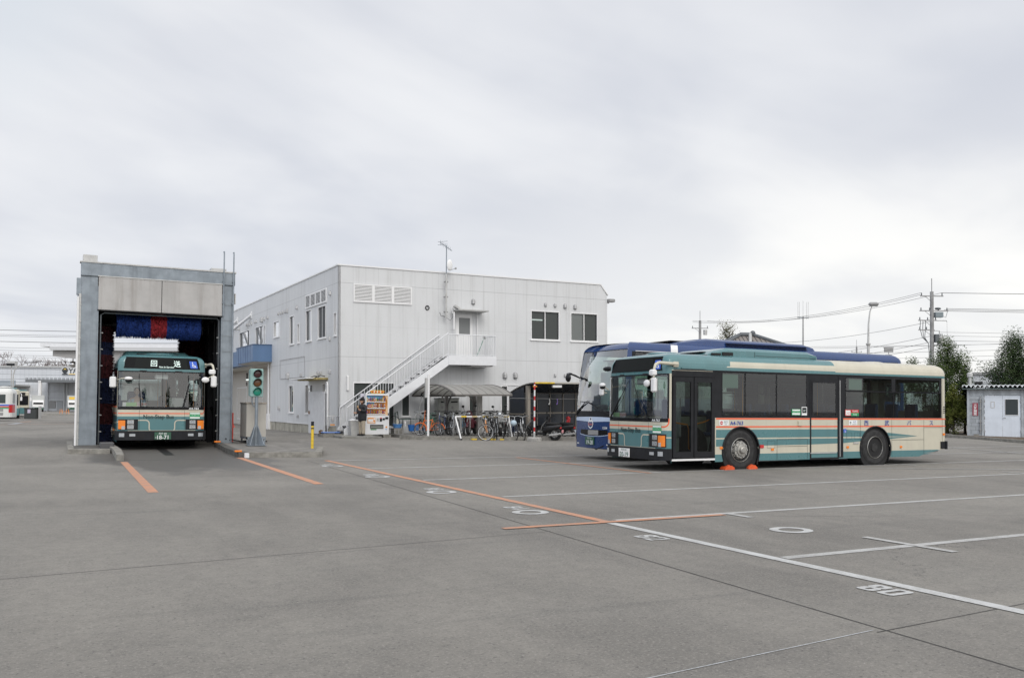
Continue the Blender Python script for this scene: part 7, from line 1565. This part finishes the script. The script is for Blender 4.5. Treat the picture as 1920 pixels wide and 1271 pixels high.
# ------------------------------------------------------------------ left distance: warehouse, canopy, trucks, buses
WH = thing('warehouse', 'long pale ribbed metal warehouse with a delivery firm sign at far left', 'warehouse', (-30.3, 218.3, 0), rad(-27.4))
def rib_mat():
    m = bpy.data.materials.new('ribbed pale wall'); m.use_nodes = True; t = m.node_tree; b = t.nodes['Principled BSDF']; b.inputs['Roughness'].default_value = .6
    co = N(t, 'ShaderNodeTexCoord'); s = N(t, 'ShaderNodeSeparateXYZ'); t.links.new(co.outputs['Object'], s.inputs[0])
    fx = math_n(t, 'LESS_THAN', math_n(t, 'FRACT', math_n(t, 'DIVIDE', s.outputs[0], .9)), .12); fz = math_n(t, 'LESS_THAN', math_n(t, 'FRACT', math_n(t, 'DIVIDE', s.outputs[2], 1.3)), .07)
    n = ramp(t, noise(t, co.outputs['Object'], .2, 4, .6, (1, 1, .3)), .3, .7); c = mixc(t, n, (.56, .58, .61), (.64, .66, .69)); t.links.new(mixc(t, math_n(t, 'MAXIMUM', math_n(t, 'MULTIPLY', fx, .25), math_n(t, 'MULTIPLY', fz, .35)), c, (.30, .33, .37)), b.inputs['Base Color']); return m
m = MB(); m.box((-30, 0, 0), (82, 30, 8.95), rib_mat()); m.build('wall', WH); m = MB(); m.box((-30.3, -.3, 8.95), (82.3, 30, 9.25), lgrey); m.build('roof', WH)
sig_b = mat('sign back pale', (.62, .63, .64), .5); logy = mat('logo yellow', (.75, .50, .05), .5)
m = MB(); m.box((34.8, -.25, 7.5), (52, -.05, 9.1), sig_b); m.box((36.3, -.27, 7.55), (52, -.25, 7.68), logy); m.text('YA', 1.45, mat('sign dark', (.03, .035, .04), .5), lambda u, v: (36.25+u, -.29, 7.80+v), 'LEFT', .01)
m.poly([arc((35.5, 8.35), .60, 0, 350, 24)], mat('sign dark', (.03, .035, .04), .5), lambda u, v: (u, -.28, v)); m.poly([arc((35.5, 8.48), .28, 0, 350, 16)], logy, lambda u, v: (u, -.30, v)); m.poly([arc((35.5, 8.33), .25, 0, 350, 16)], MATS['sign dark'], lambda u, v: (u, -.32, v)); m.box((34.95, -.33, 7.55), (36.05, -.28, 7.75), MATS['sign dark']); m.build('sign', WH)
whd = mat('warehouse opening', (.30, .31, .32), .7)
m = MB(); m.box((0, -6, 5.0), (28.3, 0, 5.3), lgrey); m.box((-30, -6.1, 5.0), (28.6, -5.9, 6.1), mat('canopy fascia', (.34, .38, .42), .6)); m.box((-30, -.1, 0), (24.0, 0, 4.9), whd); m.build('loading_canopy', WH)
m = MB(); m.box((25.4, -.15, 0), (27.4, -.1, 4.2), mat('shutter', (.17, .18, .19), .6)); m.build('shutter', WH)
m = MB(); m.box((31.8, -8, 5.9), (62, 0, 6.2), lgrey)
for k in range(30): m.box((31.8+k*.8, -8.2, 6.2), (32.2+k*.8, -7.9, 6.6), mat('canopy rib', (.36, .38, .40), .6))
m.box((31.8, -8.2, 5.7), (62, -8, 6.2), mat('canopy shade', (.16, .17, .18), .6)); m.build('truck_canopy', WH)
for x in (34.6,): m = MB(); m.tube([(x, -8, 0), (x, -8, 6)], .38, whitep, 10); m.build('column', WH)
fr_ = mat('frame pale', (.58, .60, .62), .5)
for x0 in (32.0, 36.0, 40.5):
    m = MB()
    for x in (x0, x0+3.4): m.box((x-.12, -.3, 0), (x+.12, -.1, 5.7), fr_)
    for z in (2.2, 3.0, 4.2): m.box((x0, -.3, z-.08), (x0+3.4, -.1, z+.08), fr_)
    m.box((x0+.3, -.12, .6), (x0+1.6, -.05, 2.0), grey); m.box((x0+1.9, -.12, 0), (x0+3.1, -.05, 2.1), mat('door grey', (.38, .40, .42), .6)); m.build('window', WH)
def truck(label, loc, rz, gold):
    r = thing('box_truck', label, 'truck', loc, rz, 'parked box trucks by the warehouse'); m = MB(); m.box((-1.05, .9, .75), (1.05, 5.2, 3.05), mat('truck box', (.46, .47, .46), .5), bev=.04); m.build('cargo_box', r)
    m = MB(); m.plate([[(0, .55), (1.3, .55), (1.3, 2.15), (.35, 2.15), (.05, 1.35)]], whitep, lambda u, v, w: (-.9+w, u-.45, v), 1.8)
    m.box((-.9, -.47, .45), (.9, -.35, .85), mat('truck green', (.03, .09, .06), .5)); m.build('cab', r)
    m = MB(); m.add([(-.8, -.42, 1.36), (.8, -.42, 1.36), (.8, -.12, 2.05), (-.8, -.12, 2.05)], [(0,1,2,3)], blackg); m.build('windscreen', r)
    for x in (-.7, .7): m = MB(); m.box((x-.15, -.50, .72), (x+.15, -.46, .92), lens); m.build('headlight', r)
    for x in (-.8, .8):
        for y in (.15, 3.9): m = MB(); m.cyl((x-.12, y, .4), (x+.12, y, .4), .4, rubber, 14); m.build('wheel', r)
    if gold: m = MB(); m.box((-.7, .86, 2.35), (.7, .89, 2.8), logy); m.build('emblem_panel', r)
truck('white box truck parked nose-out before the warehouse, left of the two', (-3.3, 183, 0), rad(2), False); truck('box truck with a yellow emblem, nearer the wash portal', (2.5, 181, 0), rad(0), True)
# fuelling canopy
CN = thing('canopy_roof', 'wide flat white canopy roof reaching out behind the bus wash', 'canopy', (-1.0, 70.3, 0), rad(-27.4))
m = MB(); m.box((-.25, 0, 5.55), (26, 12, 5.80), white); m.box((.45, -.05, 5.30), (26, 11.5, 5.55), mat('canopy pale', (.55, .56, .57), .6)); m.build('roof', CN)
m = MB(); m.plate([[(.5, 5.28), (.5, 4.88), (3, 4.62), (26, 4.55), (26, 5.28)]], mat('canopy soffit', (.36, .355, .35), .7), lambda u, v, w: (u, .3+w, v), 11); m.build('soffit', CN)
for x in (7.5, 15.5): m = MB(); m.tube([(x, 6, 0), (x, 6, 4.7)], .2, whitep, 10); m.build('column', CN)
m = MB(); m.tube([(1.6, 1, 4.8), (1.6, 1, 4.55)], .03, grey, 6); m.ball((1.6, 1, 4.35), .26, chrome, (1, 1, .9), 14); m.build('hanging_lamp', CN)
# striped white bus, its neighbours, bin
wb_ = mat('white bus paint', (.70, .71, .69), .3, coat=.3)
WB = thing('striped_bus', 'white bus with blue, red and green stripes at the left edge', 'bus', (-12.6, 87.3, .03), rad(-8))
m = MB(); S2 = Shell(9.4, 2.3, .2, .3, .05, lambda z: 0 if z < 2.3 else .35*(1-math.sqrt(max(0, 1-((z-2.3)/.46)**2)))); 
S2.mids([.32, .6, 1.15, 1.3, 1.45, 1.7, 2.3, 2.45, 2.6, 2.7, 2.75], [0, .5, 1.0, 1.2, 1.3]+[S2.sx(x) for x in frange(.5, 9.0, 10)]+frange(S2.send, S2.end, 8)+[-S2.sx(x) for x in frange(.5, 9.0, 6)]+[-v for v in frange(S2.send, S2.end, 8)], [], lambda a, z: wb_, [(2.0, .46, .55), (6.6, .46, .55)], m); S2.cap(m, 2.75, .06, lambda x: wb_, [-S2.end, -S2.sx(8), -S2.sx(4), -S2.sx(.6), -.8, 0, .8, S2.sx(.6), S2.sx(4), S2.sx(8), S2.end])
for z0, z1, mm in ((1.02, 1.12, green), (1.14, 1.24, redm), (1.27, 1.38, blue)): S2.band(m, S2.sx(.3), S2.end, z0, z1, mm, .006, step=.1)
for z in (.45, .78): 
    for x in (7.9, 8.35): S2.band(m, S2.sx(x), S2.sx(x+.4), z, z+.25, grey, .006)
S2.band(m, S2.sx(9.15), S2.end, .7, 1.35, redm, .008, step=.08); m.ball((8.6, 0, 2.82), 1, wb_, (.6, .8, .12), 14); m.build('body', WB)
for x in (.6, 2.9, 5.2, 7.3): m = MB(); S2.band(m, S2.sx(x), S2.sx(x+(2.2 if x < 7 else 1.6)), 1.48, 2.22, mat('far bus glass', (.035, .05, .05), .12), .006, step=.4); m.build('window', WB)
m = MB(); S2.band(m, S2.end-.85, S2.end, 1.5, 2.3, MATS['far bus glass'], .008, step=.2); m.build('rear_window', WB)
for x in (2.0, 6.6): wheel(WB, x, -1.14, .46, -1, False); wheel(WB, x, 1.14, .46, 1, False)
def farbus(label, loc, rz, top, n=1):
    r = thing('city_bus', label, 'bus', loc, rz); m = MB(); m.box((0, -1.2, .9), (9.5, 1.2, 2.85), cream, bev=.12); m.box((-.02, -1.18, .3), (9.5, 1.18, 1.0), top, bev=.05); m.box((.1, -1.0, 2.8), (6, 1.0, 3.0), top, bev=.08); m.build('body', r)
    m = MB(); m.box((-.03, -1.1, 1.3), (.0, 1.1, 2.35), blackg); m.build('windscreen', r); m = MB(); m.box((1.2, -1.215, 1.35), (9.0, -1.20, 2.3), blackg); m.build('window', r); m = MB(); m.box((-.05, -.8, 2.4), (-.0, .8, 2.7), dark); m.build('destination_sign', r)
    for x in (2, 7): m = MB(); m.cyl((x, -1.22, .46), (x, -.95, .46), .46, rubber, 18); m.build('wheel', r)
    m = MB(); m.tube([(.0, -1.2, 2.5), (-.35, -1.35, 2.4), (-.35, -1.35, 1.9)], .03, whitep, 5); m.box((-.42, -1.42, 1.75), (-.3, -1.25, 2.1), whitep); m.build('mirror', r)
farbus('teal and cream bus nose seen just right of the striped white bus', (-4.55, 97.6, .03), rad(92), teal); farbus('farther teal and cream bus behind the first, before the warehouse', (-4.1, 112.0, .03), rad(92), teal)
m = MB(); m.box((-.55, -.4, 0), (.55, .4, 1.0), mat('bin dark', (.045, .05, .05), .6), bev=.03); m.box((-.58, -.43, .95), (.58, .43, 1.03), dark); m.box((-.22, -.42, .55), (.05, -.40, .9), mat('label violet', (.55, .50, .62), .6)); m.box((.62, -.1, 0), (.80, .1, 1.2), mat('post pale', (.42, .42, .42), .6)); tag(m.build('waste_container', loc=(-2.15, 93.5, .07), rot=(0, 0, rad(-27))), 'dark waste container with a pale notice between the far buses and the trucks', 'container')
m = MB(); m.tube([(0, 0, 0), (0, 0, 4.6), (.15, 0, 5.2), (.6, 0, 5.65), (1.6, 0, 5.95)], [.09, .07, .06, .05, .04], lgrey, 8); m.box((1.3, -.12, 5.88), (2.1, .12, 5.98), grey); tag(m.build('street_lamp', loc=(-4.4, 109.3, 0), rot=(0, 0, rad(-27))), 'far street lamp with a curved arm above the striped white bus', 'street lamp')
m = MB(); m.box((-.4, -.3, 5.6), (.5, .3, 6.1), lgrey); m.box((-.4, -.32, 5.6), (.5, -.3, 5.85), blackg); m.tube([(0, 0, 0), (0, 0, 5.6)], .05, lgrey, 6); tag(m.build('floodlight_pole', loc=(-4.6, 109.8, 0), rot=(0, 0, rad(-27))), 'square floodlight box on a post left of the far street lamp', 'floodlight')
m = MB()
for x in (-.45, .45): m.tube([(x-.2, 0, 0), (x-.12, 0, .75), (x+.12, 0, .75), (x+.2, 0, 0)], .04, mat('orange tube', (.75, .30, .10), .5), 6)
m.tube([(-.6, 0, .45), (.6, 0, .45)], .03, MATS['orange tube'], 6); tag(m.build('barrier_rail', loc=(.75, 134.5, .0), rot=(0, 0, rad(-27))), 'orange tube barrier at the foot of the white canopy column', 'barrier')
m = MB(); m.tube([(0, 0, 0), (0, 0, 1.4)], .05, whitep, 6); m.poly([[(-.6, 1.75), (0, 1.1), (.6, 1.75)]], whitep, lambda u, v: (u, -.07, v)); m.poly([[(-.42, 1.66), (0, 1.22), (.42, 1.66)]], mat('sign pale blue', (.40, .55, .65), .5), lambda u, v: (u, -.09, v)); tag(m.build('road_sign', loc=(3.9, 128.5, .0), rot=(0, 0, rad(-27))), 'small inverted-triangle sign in front of the far trucks', 'sign')
m = MB(); m.lathe([(.001, .95), (.04, .92), (.24, .04), (.001, .04)], mat('cone red', (.80, .13, .10), .6), 14); m.box((-.24, -.24, 0), (.24, .24, .05), MATS['cone red']); tag(m.build('traffic_cone', loc=(9.25, 54.8, .18)), 'orange traffic cone right beside the wash portal column', 'cone')
m = MB(); m.tube([(0, 0, 0), (0, 0, .95)], .03, MATS['cone red'], 6); tag(m.build('marker_rod', loc=(5.12, 29.9, .30)), 'thin red rod standing against the right portal column', 'rod')
strip('orange_lane_line', (-14, 76), (4.5, 76.5), .3, po); strip('orange_lane_line', (-12, 64.5), (4, 65.5), .3, po); strip('white_lane_line', (-4.3, 70), (-3.0, 84), .2, pw); strip('orange_lane_line', (-2.6, 76), (-2.0, 84), .2, po); strip('grey_drain_cover', (-2.7, 66), (-2.4, 74), .55, mat('drain cover', (.33, .35, .37), .5, metal=.3), .005)
slab('kerb', [(-1.7, 132), (6, 128.5), (6.3, 130), (-1.2, 134.5)], .15, concrete)
# cables across the left sky
gL = 'cables across the sky at the left'; lL = 'dark cable strung across the sky left of the bus wash'
for i, (v0, v1, d_) in enumerate(((614, 618, 130), (623, 625, 130), (626, 628, 131), (636, 638, 128), (648, 650, 150), (653, 655, 150), (663, 662, 150), (667, 665, 150), (675, 671, 140), (688, 690, 170), (698, 701, 168), (709, 703, 160), (714, 710, 160))):
    z0 = 1.5+(757-v0)*d_/1640; z1 = 1.5+(757.5-v1)*d_/1640; L0 = Vector((0, 0, 0))+fwd*d_+rgt*(-1160/1640*d_); L1 = fwd*d_+rgt*(-300/1640*d_); cable((L0.x, L0.y, z0), (L1.x, L1.y, z1+.3), .6, .035 if i in (0, 3, 8, 9) else .022, lL, gL)
for i in range(9): bare_tree('leafless tree showing its twigs above the warehouse roof', (-14+i*3.4, 254-i*1.9, 0), 12.8+((i*7) % 4)*.5, 40+i)
# the yard goes on behind the photographer: a house, hedge and pole that the bus windows reflect
BH = thing('street_house', 'dark roofed house standing across the yard behind the camera', 'house', (80, -24, 0), rad(12))
m = MB(); m.box((-7, -5, 0), (7, 5, 5.2), mat('brown wall', (.16, .14, .12), .8)); m.build('wall', BH); m = MB(); m.plate([[(-8, 5.0), (8, 5.0), (0, 9.2)]], mat('dark roof', (.05, .05, .055), .7), lambda u, v, w: (u, w-6, v), 12); m.build('roof', BH)
for i in range(5): tree('dark evergreen in the hedge row behind the camera', (-8+i*9.5, -31-((i*5) % 3), 0), 7+((i*3) % 3), 3.2, 60+i, lfd, 2600, .42, .05, False)['group'] = 'hedge trees behind the camera'
pole('utility pole across the yard behind the camera', (64, -13, 0), 11.5, False)
